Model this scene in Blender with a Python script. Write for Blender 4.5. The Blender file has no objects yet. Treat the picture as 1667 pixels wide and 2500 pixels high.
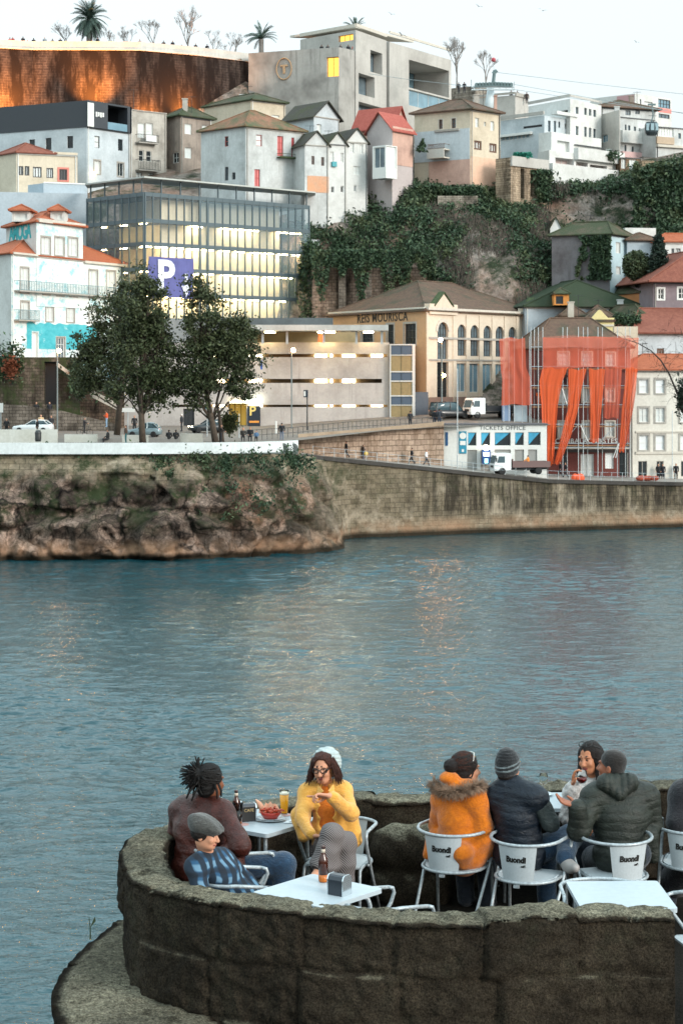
import bpy, bmesh, math, random
import numpy as np
from mathutils import Vector, Matrix, noise
PI = math.pi
random.seed(7)
scene = bpy.context.scene
COL = scene.collection
F, CX, HY, HC = 4800.0, 833.5, 920.0, 16.5
def zy(py, D): return HC - (py - HY) / F * D
def xy(px, D): return (px - CX) / F * D
def W(px, py, D): return Vector((xy(px, D), D, zy(py, D)))
class MB:
 def __init__(s): s.v = []; s.f = []; s.m = []
 def add(s, vs, fs, mi=0):
  b = len(s.v); s.v += [tuple(p) for p in vs]; s.f += [tuple(i + b for i in f) for f in fs]; s.m += [mi] * len(fs); return s
 def quad(s, a, b, c, d, mi=0): return s.add([a, b, c, d], [(0, 1, 2, 3)], mi)
 def tri(s, a, b, c, mi=0): return s.add([a, b, c], [(0, 1, 2)], mi)
 def box(s, lo, hi, mi=0, M=None, bev=0):
  x0, y0, z0 = lo; x1, y1, z1 = hi
  vs = [Vector(p) for p in ((x0,y0,z0),(x1,y0,z0),(x1,y1,z0),(x0,y1,z0),(x0,y0,z1),(x1,y0,z1),(x1,y1,z1),(x0,y1,z1))]
  if M is not None: vs = [M @ v for v in vs]
  return s.add(vs, [(0,3,2,1),(4,5,6,7),(0,1,5,4),(1,2,6,5),(2,3,7,6),(3,0,4,7)], mi)
 def prism(s, poly, z0, z1, mi=0):
  n = len(poly)
  vs = [(p[0], p[1], z0) for p in poly] + [(p[0], p[1], z1) for p in poly]
  return s.add(vs, [tuple(range(n - 1, -1, -1)), tuple(range(n, 2 * n))] + [(i, (i + 1) % n, n + (i + 1) % n, n + i) for i in range(n)], mi)
 def tube(s, pts, r, n=8, mi=0, caps=True, closed=False):
  pts = [Vector(p) for p in pts]; k = len(pts)
  rs = r if isinstance(r, (list, tuple)) else [r] * k
  vs = []; up = None
  for i, p in enumerate(pts):
   if closed: t = pts[(i + 1) % k] - pts[i - 1]
   else: t = pts[min(i + 1, k - 1)] - pts[max(i - 1, 0)]
   if t.length < 1e-9: t = Vector((0, 0, 1))
   t.normalize()
   if up is None: up = Vector((0, 0, 1)) if abs(t.z) < .9 else Vector((1, 0, 0))
   a = t.cross(up)
   if a.length < 1e-6: a = t.orthogonal()
   a.normalize(); b = a.cross(t).normalized(); up = b
   for j in range(n):
    q = 2 * PI * j / n
    vs.append(p + (a * math.cos(q) + b * math.sin(q)) * rs[i])
  fs = []
  for i in range(k if closed else k - 1):
   i2 = (i + 1) % k
   for j in range(n):
    fs.append((i*n+j, i*n+(j+1)%n, i2*n+(j+1)%n, i2*n+j))
  if caps and not closed:
   fs.append(tuple(range(n - 1, -1, -1))); fs.append(tuple((k - 1) * n + j for j in range(n)))
  return s.add(vs, fs, mi)
 def lathe(s, prof, n=16, c=(0, 0, 0), mi=0, M=None):
  vs = []
  for r, z in prof:
   for j in range(n):
    q = 2 * PI * j / n
    v = Vector((r * math.cos(q), r * math.sin(q), z))
    if M is not None: v = M @ v
    vs.append(v + Vector(c))
  fs = []
  for i in range(len(prof) - 1):
   for j in range(n): fs.append((i*n+j, i*n+(j+1)%n, (i+1)*n+(j+1)%n, (i+1)*n+j))
  if prof[0][0] > 1e-6: fs.append(tuple(range(n - 1, -1, -1)))
  if prof[-1][0] > 1e-6: fs.append(tuple((len(prof) - 1) * n + j for j in range(n)))
  return s.add(vs, fs, mi)
 def ball(s, c, r, n=10, mi=0, M=None):
  if not isinstance(r, (tuple, list)): r = (r, r, r)
  h = max(4, n // 2)
  vs = []
  for i in range(h + 1):
   a = PI * i / h - PI / 2
   for j in range(n):
    q = 2 * PI * j / n
    v = Vector((r[0]*math.cos(a)*math.cos(q), r[1]*math.cos(a)*math.sin(q), r[2]*math.sin(a)))
    if M is not None: v = M @ v
    vs.append(v + Vector(c))
  fs = [(i*n+j, i*n+(j+1)%n, (i+1)*n+(j+1)%n, (i+1)*n+j) for i in range(h) for j in range(n)]
  return s.add(vs, fs, mi)
 def mesh(s, name, mats, smooth=False):
  me = bpy.data.meshes.new(name)
  me.from_pydata(s.v, [], s.f)
  for m in (mats if isinstance(mats, (list, tuple)) else [mats]): me.materials.append(m)
  if any(s.m): me.polygons.foreach_set('material_index', s.m)
  if smooth: me.polygons.foreach_set('use_smooth', [True] * len(s.f))
  me.validate(); me.update()
  return me
def tag(o, label=None, cat=None, group=None, kind=None):
 if label: o['label'] = label
 if cat: o['category'] = cat
 if group: o['group'] = group
 if kind: o['kind'] = kind
 return o
ROOTM = {}
def empty(name, loc, label, cat, group=None, rz=0.0):
 o = bpy.data.objects.new(name, None); COL.objects.link(o)
 o.empty_display_size = .2
 o.location = loc; o.rotation_euler = (0, 0, rz)
 ROOTM[o.name] = Matrix.Translation(Vector(loc)) @ Matrix.Rotation(rz, 4, 'Z')
 return tag(o, label, cat, group)
def link(name, me, parent=None, local=False, label=None):
 o = bpy.data.objects.new(name, me); COL.objects.link(o)
 if parent is not None:
  o.parent = parent
  if not local and parent.name in ROOTM:
   o.matrix_parent_inverse = ROOTM[parent.name].inverted()
 if label: o['label'] = label
 return o
def part(name, mb, mat, parent=None, smooth=False, local=False, label=None):
 return link(name, mb.mesh(name, mat, smooth), parent, local, label)
def thing(name, mb, mat, label, cat, group=None, smooth=False, kind=None):
 o = link(name, mb.mesh(name, mat, smooth)); return tag(o, label, cat, group, kind)
def struct(name, mb, mat, smooth=False, kind='structure', label=None):
 o = link(name, mb.mesh(name, mat, smooth)); o['kind'] = kind
 if label: o['label'] = label
 return o
def copy_tree(o, parent=None):
 c = o.copy(); COL.objects.link(c)
 if parent is not None: c.parent = parent
 if parent is None and o.name in ROOTM: ROOTM[c.name] = ROOTM[o.name]
 for ch in list(o.children): copy_tree(ch, c)
 return c
def _nt(name):
 m = bpy.data.materials.new(name); m.use_nodes = True
 nt = m.node_tree; b = nt.nodes['Principled BSDF']; return m, nt, b
def rgb(h, k=1.0):
 c = [int(h[i:i+2], 16) / 255 for i in (1, 3, 5)]
 return tuple((x / 12.92 if x <= .04045 else ((x + .055) / 1.055) ** 2.4) * k for x in c) + (1,)
def mixn(nt, a, b, fac, mode='MIX'):
 n = nt.nodes.new('ShaderNodeMix'); n.data_type = 'RGBA'; n.blend_type = mode
 for sock, v in ((n.inputs['Factor'], fac), (n.inputs['A'], a), (n.inputs['B'], b)):
  if isinstance(v, bpy.types.NodeSocket): nt.links.new(v, sock)
  else: sock.default_value = v
 return n.outputs['Result']
def ramp(nt, src, p0, p1, c0=(0,0,0,1), c1=(1,1,1,1)):
 r = nt.nodes.new('ShaderNodeValToRGB'); r.color_ramp.elements[0].position = p0; r.color_ramp.elements[1].position = p1
 r.color_ramp.elements[0].color = c0; r.color_ramp.elements[1].color = c1
 nt.links.new(src, r.inputs['Fac']); return r.outputs['Color']
def coords(nt, scale=(1,1,1), world=False):
 if world:
  g = nt.nodes.new('ShaderNodeNewGeometry'); src = g.outputs['Position']
 else:
  t = nt.nodes.new('ShaderNodeTexCoord'); src = t.outputs['Object']
 mp = nt.nodes.new('ShaderNodeMapping'); mp.inputs['Scale'].default_value = scale
 nt.links.new(src, mp.inputs['Vector']); return mp.outputs['Vector']
def noise_n(nt, vec, scale, detail=4, rough=.6, dist=0):
 n = nt.nodes.new('ShaderNodeTexNoise'); n.inputs['Scale'].default_value = scale
 n.inputs['Detail'].default_value = detail; n.inputs['Roughness'].default_value = rough; n.inputs['Distortion'].default_value = dist
 nt.links.new(vec, n.inputs['Vector']); return n.outputs['Fac']
def bump(nt, b, h, strength=.3, dist=.1):
 n = nt.nodes.new('ShaderNodeBump'); n.inputs['Strength'].default_value = strength; n.inputs['Distance'].default_value = dist
 nt.links.new(h, n.inputs['Height']); nt.links.new(n.outputs['Normal'], b.inputs['Normal'])
MATS = {}
def plain(name, col, rough=.6, metal=0.0, var=.0, vscale=3.0, bmp=0, bscale=40, spec=None, emit=None, estr=1.0, alpha=None):
 if name in MATS: return MATS[name]
 m, nt, b = _nt(name); col = rgb(col) if isinstance(col, str) else tuple(col) + ((1,) if len(col) == 3 else ())
 b.inputs['Base Color'].default_value = col; b.inputs['Roughness'].default_value = rough; b.inputs['Metallic'].default_value = metal
 if spec is not None: b.inputs['Specular IOR Level'].default_value = spec
 if var:
  f = noise_n(nt, coords(nt), vscale)
  dark = tuple(c * (1 - var) for c in col[:3]) + (1,); lite = tuple(min(1, c * (1 + var)) for c in col[:3]) + (1,)
  nt.links.new(ramp(nt, f, .3, .7, dark, lite), b.inputs['Base Color'])
 if bmp: bump(nt, b, noise_n(nt, coords(nt), bscale, 6), bmp, .02)
 if emit is not None:
  e = rgb(emit) if isinstance(emit, str) else emit
  b.inputs['Emission Color'].default_value = e; b.inputs['Emission Strength'].default_value = estr
 if alpha is not None: b.inputs['Alpha'].default_value = alpha
 MATS[name] = m; return m
def plaster(name, col, stain=None, amt=.35, rough=.85, streak=.6, sc=.35):
 """painted render: broad patches, vertical rain streaks, fine speckle"""
 if name in MATS: return MATS[name]
 m, nt, b = _nt(name); col = rgb(col); st = rgb(stain) if stain else tuple(c * .55 for c in col[:3]) + (1,)
 patch = ramp(nt, noise_n(nt, coords(nt), sc, 5, .65), .42, .75)
 stre = ramp(nt, noise_n(nt, coords(nt, (1.6, 1.6, .12)), 1.0, 5, .7), .5, .78)
 fine = ramp(nt, noise_n(nt, coords(nt), 4.0, 6, .7), .25, .8, (.82,.82,.82,1), (1.06,1.06,1.06,1))
 mx = nt.nodes.new('ShaderNodeMath'); mx.operation = 'MAXIMUM'; nt.links.new(patch, mx.inputs[0])
 ml = nt.nodes.new('ShaderNodeMath'); ml.operation = 'MULTIPLY'; ml.inputs[1].default_value = streak; nt.links.new(stre, ml.inputs[0]); nt.links.new(ml.outputs[0], mx.inputs[1])
 m2 = nt.nodes.new('ShaderNodeMath'); m2.operation = 'MULTIPLY'; m2.inputs[1].default_value = amt; nt.links.new(mx.outputs[0], m2.inputs[0])
 c = mixn(nt, col, st, m2.outputs[0]); c = mixn(nt, c, fine, 1.0, 'MULTIPLY')
 nt.links.new(c, b.inputs['Base Color']); b.inputs['Roughness'].default_value = rough; b.inputs['Specular IOR Level'].default_value = .25
 bump(nt, b, noise_n(nt, coords(nt), 6, 5), .25, .03)
 MATS[name] = m; return m
def tiles(name, c1, c2, moss=None, mamt=.5, period=2.8):
 """clay roof tiles: noise tone, tile rows, patches of moss"""
 if name in MATS: return MATS[name]
 m, nt, b = _nt(name)
 f = ramp(nt, noise_n(nt, coords(nt), 2.2, 6, .75), .3, .72, rgb(c1), rgb(c2))
 if moss:
  k = ramp(nt, noise_n(nt, coords(nt), .35, 5, .7), .62 - mamt * .4, .8 - mamt * .4)
  f = mixn(nt, f, rgb(moss), k)
 w = nt.nodes.new('ShaderNodeTexWave'); w.wave_type = 'BANDS'; w.bands_direction = 'Z'; w.inputs['Scale'].default_value = period
 w.inputs['Distortion'].default_value = 1.5; nt.links.new(coords(nt), w.inputs['Vector'])
 f = mixn(nt, f, ramp(nt, w.outputs['Fac'], .1, .9, (.72,.72,.72,1), (1.1,1.1,1.1,1)), 1.0, 'MULTIPLY')
 nt.links.new(f, b.inputs['Base Color']); b.inputs['Roughness'].default_value = .85; b.inputs['Specular IOR Level'].default_value = .2
 bump(nt, b, w.outputs['Fac'], .5, .08)
 MATS[name] = m; return m
def stonework(name, c1, c2, mortar, bw=.9, bh=.42, moss=None, mamt=.3, stain='#1c1814', samt=.4, vert='XZ', rot=0.0):
 """coursed blocks on a vertical wall, with stains and growth"""
 if name in MATS: return MATS[name]
 m, nt, b = _nt(name)
 t = nt.nodes.new('ShaderNodeTexCoord'); sp = nt.nodes.new('ShaderNodeSeparateXYZ'); nt.links.new(t.outputs['Object'], sp.inputs[0])
 ad = nt.nodes.new('ShaderNodeMath'); ad.operation = 'ADD'; nt.links.new(sp.outputs['X'], ad.inputs[0]); nt.links.new(sp.outputs['Y'], ad.inputs[1])
 cb = nt.nodes.new('ShaderNodeCombineXYZ'); nt.links.new(ad.outputs[0], cb.inputs['X']); nt.links.new(sp.outputs['Z'], cb.inputs['Y'])
 br = nt.nodes.new('ShaderNodeTexBrick'); br.inputs['Scale'].default_value = 1.0
 br.inputs['Brick Width'].default_value = bw; br.inputs['Row Height'].default_value = bh; br.inputs['Mortar Size'].default_value = .035 * bh / .42
 br.inputs['Mortar Smooth'].default_value = .4; br.inputs['Color1'].default_value = rgb(c1); br.inputs['Color2'].default_value = rgb(c2); br.inputs['Mortar'].default_value = rgb(mortar)
 nz = nt.nodes.new('ShaderNodeTexNoise'); nz.inputs['Scale'].default_value = 1.2; nt.links.new(cb.outputs[0], nz.inputs['Vector'])
 vm = nt.nodes.new('ShaderNodeVectorMath'); vm.operation = 'SCALE'; vm.inputs['Scale'].default_value = .16; nt.links.new(nz.outputs['Color'], vm.inputs[0])
 va = nt.nodes.new('ShaderNodeVectorMath'); va.operation = 'ADD'; nt.links.new(cb.outputs[0], va.inputs[0]); nt.links.new(vm.outputs[0], va.inputs[1])
 nt.links.new(va.outputs[0], br.inputs['Vector'])
 c = br.outputs['Color']
 c = mixn(nt, c, ramp(nt, noise_n(nt, coords(nt), 2.5, 7, .75), .25, .75, (.55,.55,.55,1), (1.25,1.25,1.25,1)), 1.0, 'MULTIPLY')
 k = ramp(nt, noise_n(nt, coords(nt, (1,1,.22)), .5, 6, .7), .55 - samt * .3, .78 - samt * .25)
 c = mixn(nt, c, rgb(stain), k)
 if moss:
  k2 = ramp(nt, noise_n(nt, coords(nt), .6, 6, .75), .66 - mamt * .35, .78 - mamt * .3)
  c = mixn(nt, c, rgb(moss), k2)
 nt.links.new(c, b.inputs['Base Color']); b.inputs['Roughness'].default_value = .95; b.inputs['Specular IOR Level'].default_value = .15
 bump(nt, b, br.outputs['Fac'], -.4, .06)
 MATS[name] = m; return m
def lamp_mat(name, col, strength): return plain(name, (.8,.8,.8), .5, emit=col, estr=strength)
def text_mesh(txt, size, mat, name, extrude=.01, offset=0.0, spacing=1.0, shear=0.0, align='CENTER'):
 cu = bpy.data.curves.new(name, 'FONT'); cu.body = txt; cu.size = size; cu.extrude = extrude; cu.offset = offset
 cu.space_character = spacing; cu.shear = shear; cu.align_x = align; cu.align_y = 'CENTER'; cu.resolution_u = 3
 ob = bpy.data.objects.new(name, cu); COL.objects.link(ob)
 dg = bpy.context.evaluated_depsgraph_get(); dg.update()
 me = bpy.data.meshes.new_from_object(ob.evaluated_get(dg))
 bpy.data.objects.remove(ob); bpy.data.curves.remove(cu)
 me.name = name; me.materials.clear(); me.materials.append(mat)
 return me
class Wall:
 def __init__(s, xa, Da, xb, Db):
  s.A = Vector((xy(xa, Da), Da, 0)); s.B = Vector((xy(xb, Db), Db, 0))
  d = s.B - s.A; s.L = d.length; s.U = d / s.L
  n = Vector((s.U.y, -s.U.x, 0)); s.N = n if n.dot(-s.A) > 0 else -n
 def at(s, px, py):
  k = (px - CX) / F
  u = (k * s.A.y - s.A.x) / (s.U.x - k * s.U.y)
  return u, zy(py, s.A.y + u * s.U.y)
 def p(s, u, z, out=0.0):
  q = s.A + s.U * u + s.N * out; return Vector((q.x, q.y, z))
 def rect(s, px0, py0, px1, py1):
  u0, _ = s.at(px0, py0); u1, _ = s.at(px1, py0); um, z0 = s.at((px0+px1)/2, py1); _, z1 = s.at((px0+px1)/2, py0)
  return min(u0, u1), z0, max(u0, u1), z1
 def box(s, mb, u0, z0, u1, z1, o0, o1, mi=0):
  P = [s.p(u, z, o) for z in (z0, z1) for u, o in ((u0,o0),(u1,o0),(u1,o1),(u0,o1))]
  mb.add(P, [(0,1,2,3),(7,6,5,4),(0,4,5,1),(1,5,6,2),(2,6,7,3),(3,7,4,0)], mi)
 def holes(s, mb, u0, z0, u1, z1, hs, depth=.22, mi=0):
  us = sorted({u0, u1, *[min(max(h[i], u0), u1) for h in hs for i in (0, 2)]})
  zs = sorted({z0, z1, *[min(max(h[i], z0), z1) for h in hs for i in (1, 3)]})
  for i in range(len(us) - 1):
   for j in range(len(zs) - 1):
    cu, cz = (us[i]+us[i+1])/2, (zs[j]+zs[j+1])/2
    if us[i+1]-us[i] < 1e-5 or zs[j+1]-zs[j] < 1e-5: continue
    if any(h[0] < cu < h[2] and h[1] < cz < h[3] for h in hs): continue
    mb.quad(s.p(us[i],zs[j]), s.p(us[i+1],zs[j]), s.p(us[i+1],zs[j+1]), s.p(us[i],zs[j+1]), mi)
  for h in hs:
   d = -(h[4] if len(h) > 4 else depth); a, b, c, e = h[:4]
   for (ua, za, ub, zb) in ((a,b,c,b),(c,b,c,e),(c,e,a,e),(a,e,a,b)):
    mb.quad(s.p(ua,za), s.p(ub,zb), s.p(ub,zb,d), s.p(ua,za,d), mi)
def window(face, h, parent, frame, pane, nx=2, ny=2, fw=.07, depth=.22, surround=None, sw=.14, name='window'):
 """frame + glazing bars in a real opening, pane as sub-part, optional proud stone surround"""
 a, b, c, e = h[:4]; mb = MB(); o1 = -depth + .1; o0 = -depth + .03
 face.box(mb, a, b, a+fw, e, o0, o1); face.box(mb, c-fw, b, c, e, o0, o1)
 face.box(mb, a+fw, b, c-fw, b+fw, o0, o1); face.box(mb, a+fw, e-fw, c-fw, e, o0, o1)
 t = fw * .45
 for i in range(1, nx):
  u = a + (c-a)*i/nx; face.box(mb, u-t, b+fw, u+t, e-fw, o0, o1-.01)
 for j in range(1, ny):
  z = b + (e-b)*j/ny; face.box(mb, a+fw, z-t*.8, c-fw, z+t*.8, o0, o1-.02)
 if surround:
  for (ua, za, ub, zb) in ((a-sw, b-sw*.8, a, e+sw), (c, b-sw*.8, c+sw, e+sw), (a, e, c, e+sw), (a, b-sw*.8, c, b)):
   face.box(mb, ua, za, ub, zb, -.05, .05 if za != b-sw*.8 or zb != b else .07, 1)
 w = part(name, mb, [frame, surround or frame], parent)
 pm = MB(); pm.quad(face.p(a,b,-depth+.02), face.p(c,b,-depth+.02), face.p(c,e,-depth+.02), face.p(a,e,-depth+.02))
 link('pane', pm.mesh('pane', pane), w)
 return w
BLDS = []
class Bld:
 """building on a quad footprint: L, C, R in photo columns with depths; visible faces L-C and C-R (or one face L-R)"""
 def __init__(s, name, label, cat, cols, ytop, zbot, mats, group=None, ztop=None):
  dep = cols[2] if len(cols) == 3 and not isinstance(cols[2], tuple) else 10; cols = [c for c in cols if isinstance(c, tuple)]
  pts = [Vector((xy(x, D), D, 0)) for x, D in cols]
  s.zt = ztop if ztop is not None else zy(ytop, cols[1][1] if len(cols) == 3 else cols[0][1]); s.zb = zbot
  s.mat = mats
  if len(cols) == 3:
   L, C, R = pts; B = L + R - C; s.poly = [L, C, R, B]
   s.faces = [Wall(*cols[0], *cols[1]), Wall(*cols[1], *cols[2])]
  else:
   L, R = pts[:2]; s.faces = [Wall(*cols[0], *cols[1])]
   back = -s.faces[0].N * dep; s.poly = [L, R, R + back, L + back]
  base = (s.poly[0] + s.poly[1]) / 2; base.z = zbot
  s.root = empty(name, base, label, cat, group); s.cat = cat; BLDS.append(s)
  s.hs = [[] for _ in s.faces]; s.extra = MB()
 def win(s, fi, rects, frame, pane, nx=2, ny=2, fw=.07, depth=.22, surround=None, sw=.14, name='window'):
  f = s.faces[fi]
  for r in rects:
   h = f.rect(*r[:4]); h = (max(h[0], .03), h[1], min(h[2], f.L-.03), min(h[3], s.zt-.05), depth)
   s.hs[fi].append(h)
   window(f, h, s.root, frame, pane, nx, ny, fw, depth, surround, sw, name)
  return s
 def done(s, mats=None):
  mb = MB(); nf = len(s.faces)
  for f, hs in zip(s.faces, s.hs): f.holes(mb, 0, s.zb, f.L, s.zt, hs)
  P = s.poly
  for i in range(nf, 4):
   a, b = P[i], P[(i+1) % 4]
   mb.quad((a.x,a.y,s.zb),(b.x,b.y,s.zb),(b.x,b.y,s.zt),(a.x,a.y,s.zt))
  mb.quad(*[(p.x, p.y, s.zt) for p in P])
  b0 = len(mb.v); mb.v += s.extra.v; mb.f += [tuple(i + b0 for i in f) for f in s.extra.f]; mb.m += s.extra.m
  part('wall', mb, s.mat, s.root); return s
 def hip(s, mat, h, over=.35, inset=.5, name='roof', axis=None, dz=.0):
  """hip roof; inset = fraction of the long side where the ridge starts (0.5 = pyramid)"""
  P = s.poly; c = sum(P, Vector()) / 4; Q = []
  for p in P:
   d = p - c; Q.append(p + d.normalized() * over * 1.3)
  z = s.zt + .02 + dz
  e1, e2 = (Q[1]-Q[0]).length, (Q[2]-Q[1]).length
  ax = axis if axis is not None else (0 if e1 >= e2 else 1)
  if ax == 0: ma, mb_ = (Q[0]+Q[3])/2, (Q[1]+Q[2])/2
  else: ma, mb_ = (Q[0]+Q[1])/2, (Q[3]+Q[2])/2
  r0, r1 = ma.lerp(mb_, inset), mb_.lerp(ma, inset)
  m = MB(); top = [(q.x,q.y,z+.14) for q in Q]; bot = [(q.x,q.y,z) for q in Q]
  R0 = (r0.x, r0.y, z+h); R1 = (r1.x, r1.y, z+h)
  m.quad(*bot[::-1])
  for i in range(4): m.quad(bot[i], bot[(i+1)%4], top[(i+1)%4], top[i])
  if ax == 0:
   m.quad(top[0], top[1], R1, R0); m.quad(top[2], top[3], R0, R1)
   m.tri(top[1], top[2], R1); m.tri(top[3], top[0], R0)
  else:
   m.quad(top[1], top[2], R1, R0); m.quad(top[3], top[0], R0, R1)
   m.tri(top[0], top[1], R0); m.tri(top[2], top[3], R1)
  ro = part(name, m, mat, s.root)
  cap = MB()
  if inset < .49: cap.tube([R0, R1], .13, 6)
  pairs = ((0,R0),(1,R1),(2,R1),(3,R0)) if ax == 0 else ((0,R0),(1,R0),(2,R1),(3,R1))
  for i, R in pairs: cap.tube([top[i], R], .11, 6)
  link('ridge_tiles', cap.mesh('ridge_tiles', mat), ro)
  return ro
 def gable(s, mat, h, ax=0, over=.3, wallmat=None, t=.16):
  """gable roof; ax=0 ridge parallel to face 0 (L-C), ax=1 ridge runs back from face 0 so face 0 has the gable"""
  P = s.poly; z = s.zt
  if ax == 1: e = [(P[0], P[1]), (P[3], P[2])]
  else: e = [(P[1], P[2]), (P[0], P[3])]
  pk = []
  for a, b in e:
   g = MB(); m = (a+b)/2; pk.append((a, b, m)); g.tri((a.x,a.y,z),(b.x,b.y,z),(m.x,m.y,z+h)); part('gable', g, wallmat or s.mat, s.root)
  r = MB(); (a0,b0,m0), (a1,b1,m1) = pk
  d = (m0-m1).normalized() * over; m0 = m0+d; m1 = m1-d
  for (q0, q1) in ((a0,a1),(b0,b1)):
   q0 = q0 + d; q1 = q1 - d
   s0 = (q0-m0); s0z = -h; k = 1 + over / max(s0.length, .1)
   x0 = m0 + s0*k; x1 = m1 + (q1-m1)*k; zz = z + h - h*k
   lo = [(x0.x,x0.y,zz+.02),(x1.x,x1.y,zz+.02),(m1.x,m1.y,z+h+.02),(m0.x,m0.y,z+h+.02)]
   hi = [(p[0],p[1],p[2]+t) for p in lo]
   r.quad(*hi); r.quad(*lo[::-1])
   for i in range(4): r.quad(lo[i], lo[(i+1)%4], hi[(i+1)%4], hi[i])
  return part('roof', r, mat, s.root)
def trim(b, fi, mat, px0, py0, px1, py1, out=.12, name='cornice', inn=.0):
 f = b.faces[fi]; h = f.rect(px0, py0, px1, py1); m = MB(); f.box(m, *h[:2], *h[2:4], -.05-inn, out); return part(name, m, mat, b.root)
class SDF:
 def __init__(s): s.p = []
 def cap(s, a, b, ra, rb, k=.025, m=0): s.p.append(('c', np.array(a, float), np.array(b, float), ra, rb, k, m)); return s
 def chain(s, pts, rs, k=.025, m=0):
  for i in range(len(pts)-1): s.cap(pts[i], pts[i+1], rs[i], rs[i+1], k, m)
  return s
 def ell(s, c, r, R=None, k=.025, m=0): s.p.append(('e', np.array(c, float), np.array(r if hasattr(r, '__len__') else (r,r,r), float), np.eye(3) if R is None else np.array(R, float), None, k, m)); return s
 def cut(s, c, r, R=None, k=.01): s.p.append(('x', np.array(c, float), np.array(r if hasattr(r, '__len__') else (r,r,r), float), np.eye(3) if R is None else np.array(R, float), None, k, -1)); return s
 def build(s, cell, disp=None):
  lo = np.full(3, 1e9); hi = -lo
  bbs = []
  for q in s.p:
   if q[0] == 'c': r = max(q[3], q[4]); a = np.minimum(q[1], q[2]) - r; b = np.maximum(q[1], q[2]) + r
   else: r = q[2].max(); a = q[1] - r; b = q[1] + r
   bbs.append((a, b))
   if q[0] != 'x': lo = np.minimum(lo, a); hi = np.maximum(hi, b)
  pad = 4 * cell + .02; lo -= pad; hi += pad
  n = np.ceil((hi - lo) / cell).astype(int) + 1
  d = np.full(n, 9.0, np.float32); mt = np.zeros(n, np.int8)
  ax = [lo[i] + cell * np.arange(n[i]) for i in range(3)]
  for q, (a, b) in zip(s.p, bbs):
   k = q[5]; e = k + 3 * cell + .015
   i0 = np.maximum(((a - e - lo) / cell).astype(int), 0); i1 = np.minimum(((b + e - lo) / cell).astype(int) + 2, n)
   if (i1 <= i0).any(): continue
   sl = tuple(slice(i0[i], i1[i]) for i in range(3))
   X = ax[0][sl[0]][:, None, None]; Y = ax[1][sl[1]][None, :, None]; Zz = ax[2][sl[2]][None, None, :]
   if q[0] == 'c':
    A, B = q[1], q[2]; ba = B - A; L = max(ba @ ba, 1e-9)
    px, py, pz = X - A[0], Y - A[1], Zz - A[2]
    t = np.clip((px*ba[0] + py*ba[1] + pz*ba[2]) / L, 0, 1)
    f = np.sqrt((px - ba[0]*t)**2 + (py - ba[1]*t)**2 + (pz - ba[2]*t)**2) - (q[3] + (q[4]-q[3]) * t)
   else:
    c, r, R = q[1], q[2], q[3]; px, py, pz = X - c[0], Y - c[1], Zz - c[2]
    u = [R[0][j]*px + R[1][j]*py + R[2][j]*pz for j in range(3)]   # local = R^T p
    k0 = np.sqrt(sum((u[j]/r[j])**2 for j in range(3))); k1 = np.sqrt(sum((u[j]/r[j]**2)**2 for j in range(3))) + 1e-9
    f = k0 * (k0 - 1) / k1
   cur = d[sl]
   if q[0] == 'x':
    f = -f; h = np.maximum(k - np.abs(cur - f), 0) / max(k, 1e-6); d[sl] = np.maximum(cur, f) + h*h*k*.25
   else:
    near = f < cur; mt[sl] = np.where(near, q[6], mt[sl])
    h = np.maximum(k - np.abs(cur - f), 0) / max(k, 1e-6); d[sl] = np.minimum(cur, f) - h*h*k*.25
  if disp is not None:
   XX, YY, ZZ = np.meshgrid(*ax, indexing='ij'); m_ = np.abs(d) < .06
   d[m_] -= disp(XX[m_], YY[m_], ZZ[m_], mt[m_])
  sg = d < 0; cnt = np.zeros(n - 1, np.int8)
  offs = [(i, j, k) for i in (0,1) for j in (0,1) for k in (0,1)]
  for o in offs: cnt += sg[o[0]:n[0]-1+o[0], o[1]:n[1]-1+o[1], o[2]:n[2]-1+o[2]]
  idx = np.argwhere((cnt > 0) & (cnt < 8)); ids = np.full(n - 1, -1, np.int32); ids[tuple(idx.T)] = np.arange(len(idx))
  V = {o: d[idx[:,0]+o[0], idx[:,1]+o[1], idx[:,2]+o[2]] for o in offs}
  acc = np.zeros((len(idx), 3)); w = np.zeros(len(idx))
  for o in offs:
   for a in range(3):
    if o[a] == 0:
     o2 = tuple(o[j] + (1 if j == a else 0) for j in range(3)); va, vb = V[o], V[o2]; c = (va < 0) != (vb < 0)
     t = np.where(c, va / np.where(c, va - vb, 1), 0)
     P = np.stack([np.full(len(idx), float(o[j])) + (t if j == a else 0) for j in range(3)], 1); acc += P * c[:, None]; w += c
  vs = lo + (idx + acc / w[:, None]) * cell
  best = None; bm = None
  for o in offs:
   v = np.abs(V[o]); m_ = mt[idx[:,0]+o[0], idx[:,1]+o[1], idx[:,2]+o[2]]
   if best is None: best, bm = v.copy(), m_.copy()
   else: c = v < best; best[c] = v[c]; bm[c] = m_[c]
  faces = []
  for a in range(3):
   b, c = (a+1) % 3, (a+2) % 3
   s0 = [slice(None)]*3; s1 = [slice(None)]*3; s0[a] = slice(0, n[a]-1); s1[a] = slice(1, n[a])
   ch = sg[tuple(s0)] != sg[tuple(s1)]; e = np.argwhere(ch)
   e = e[(e[:, b] > 0) & (e[:, c] > 0) & (e[:, b] < n[b]-1) & (e[:, c] < n[c]-1)]
   ins = sg[tuple(e.T)]
   def cid(db, dc):
    q = e.copy(); q[:, b] += db; q[:, c] += dc; return ids[tuple(q.T)]
   Q = np.stack([cid(-1,-1), cid(0,-1), cid(0,0), cid(-1,0)], 1); Q[~ins] = Q[~ins][:, ::-1]; faces.append(Q)
  return vs, np.concatenate(faces), bm
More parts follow.
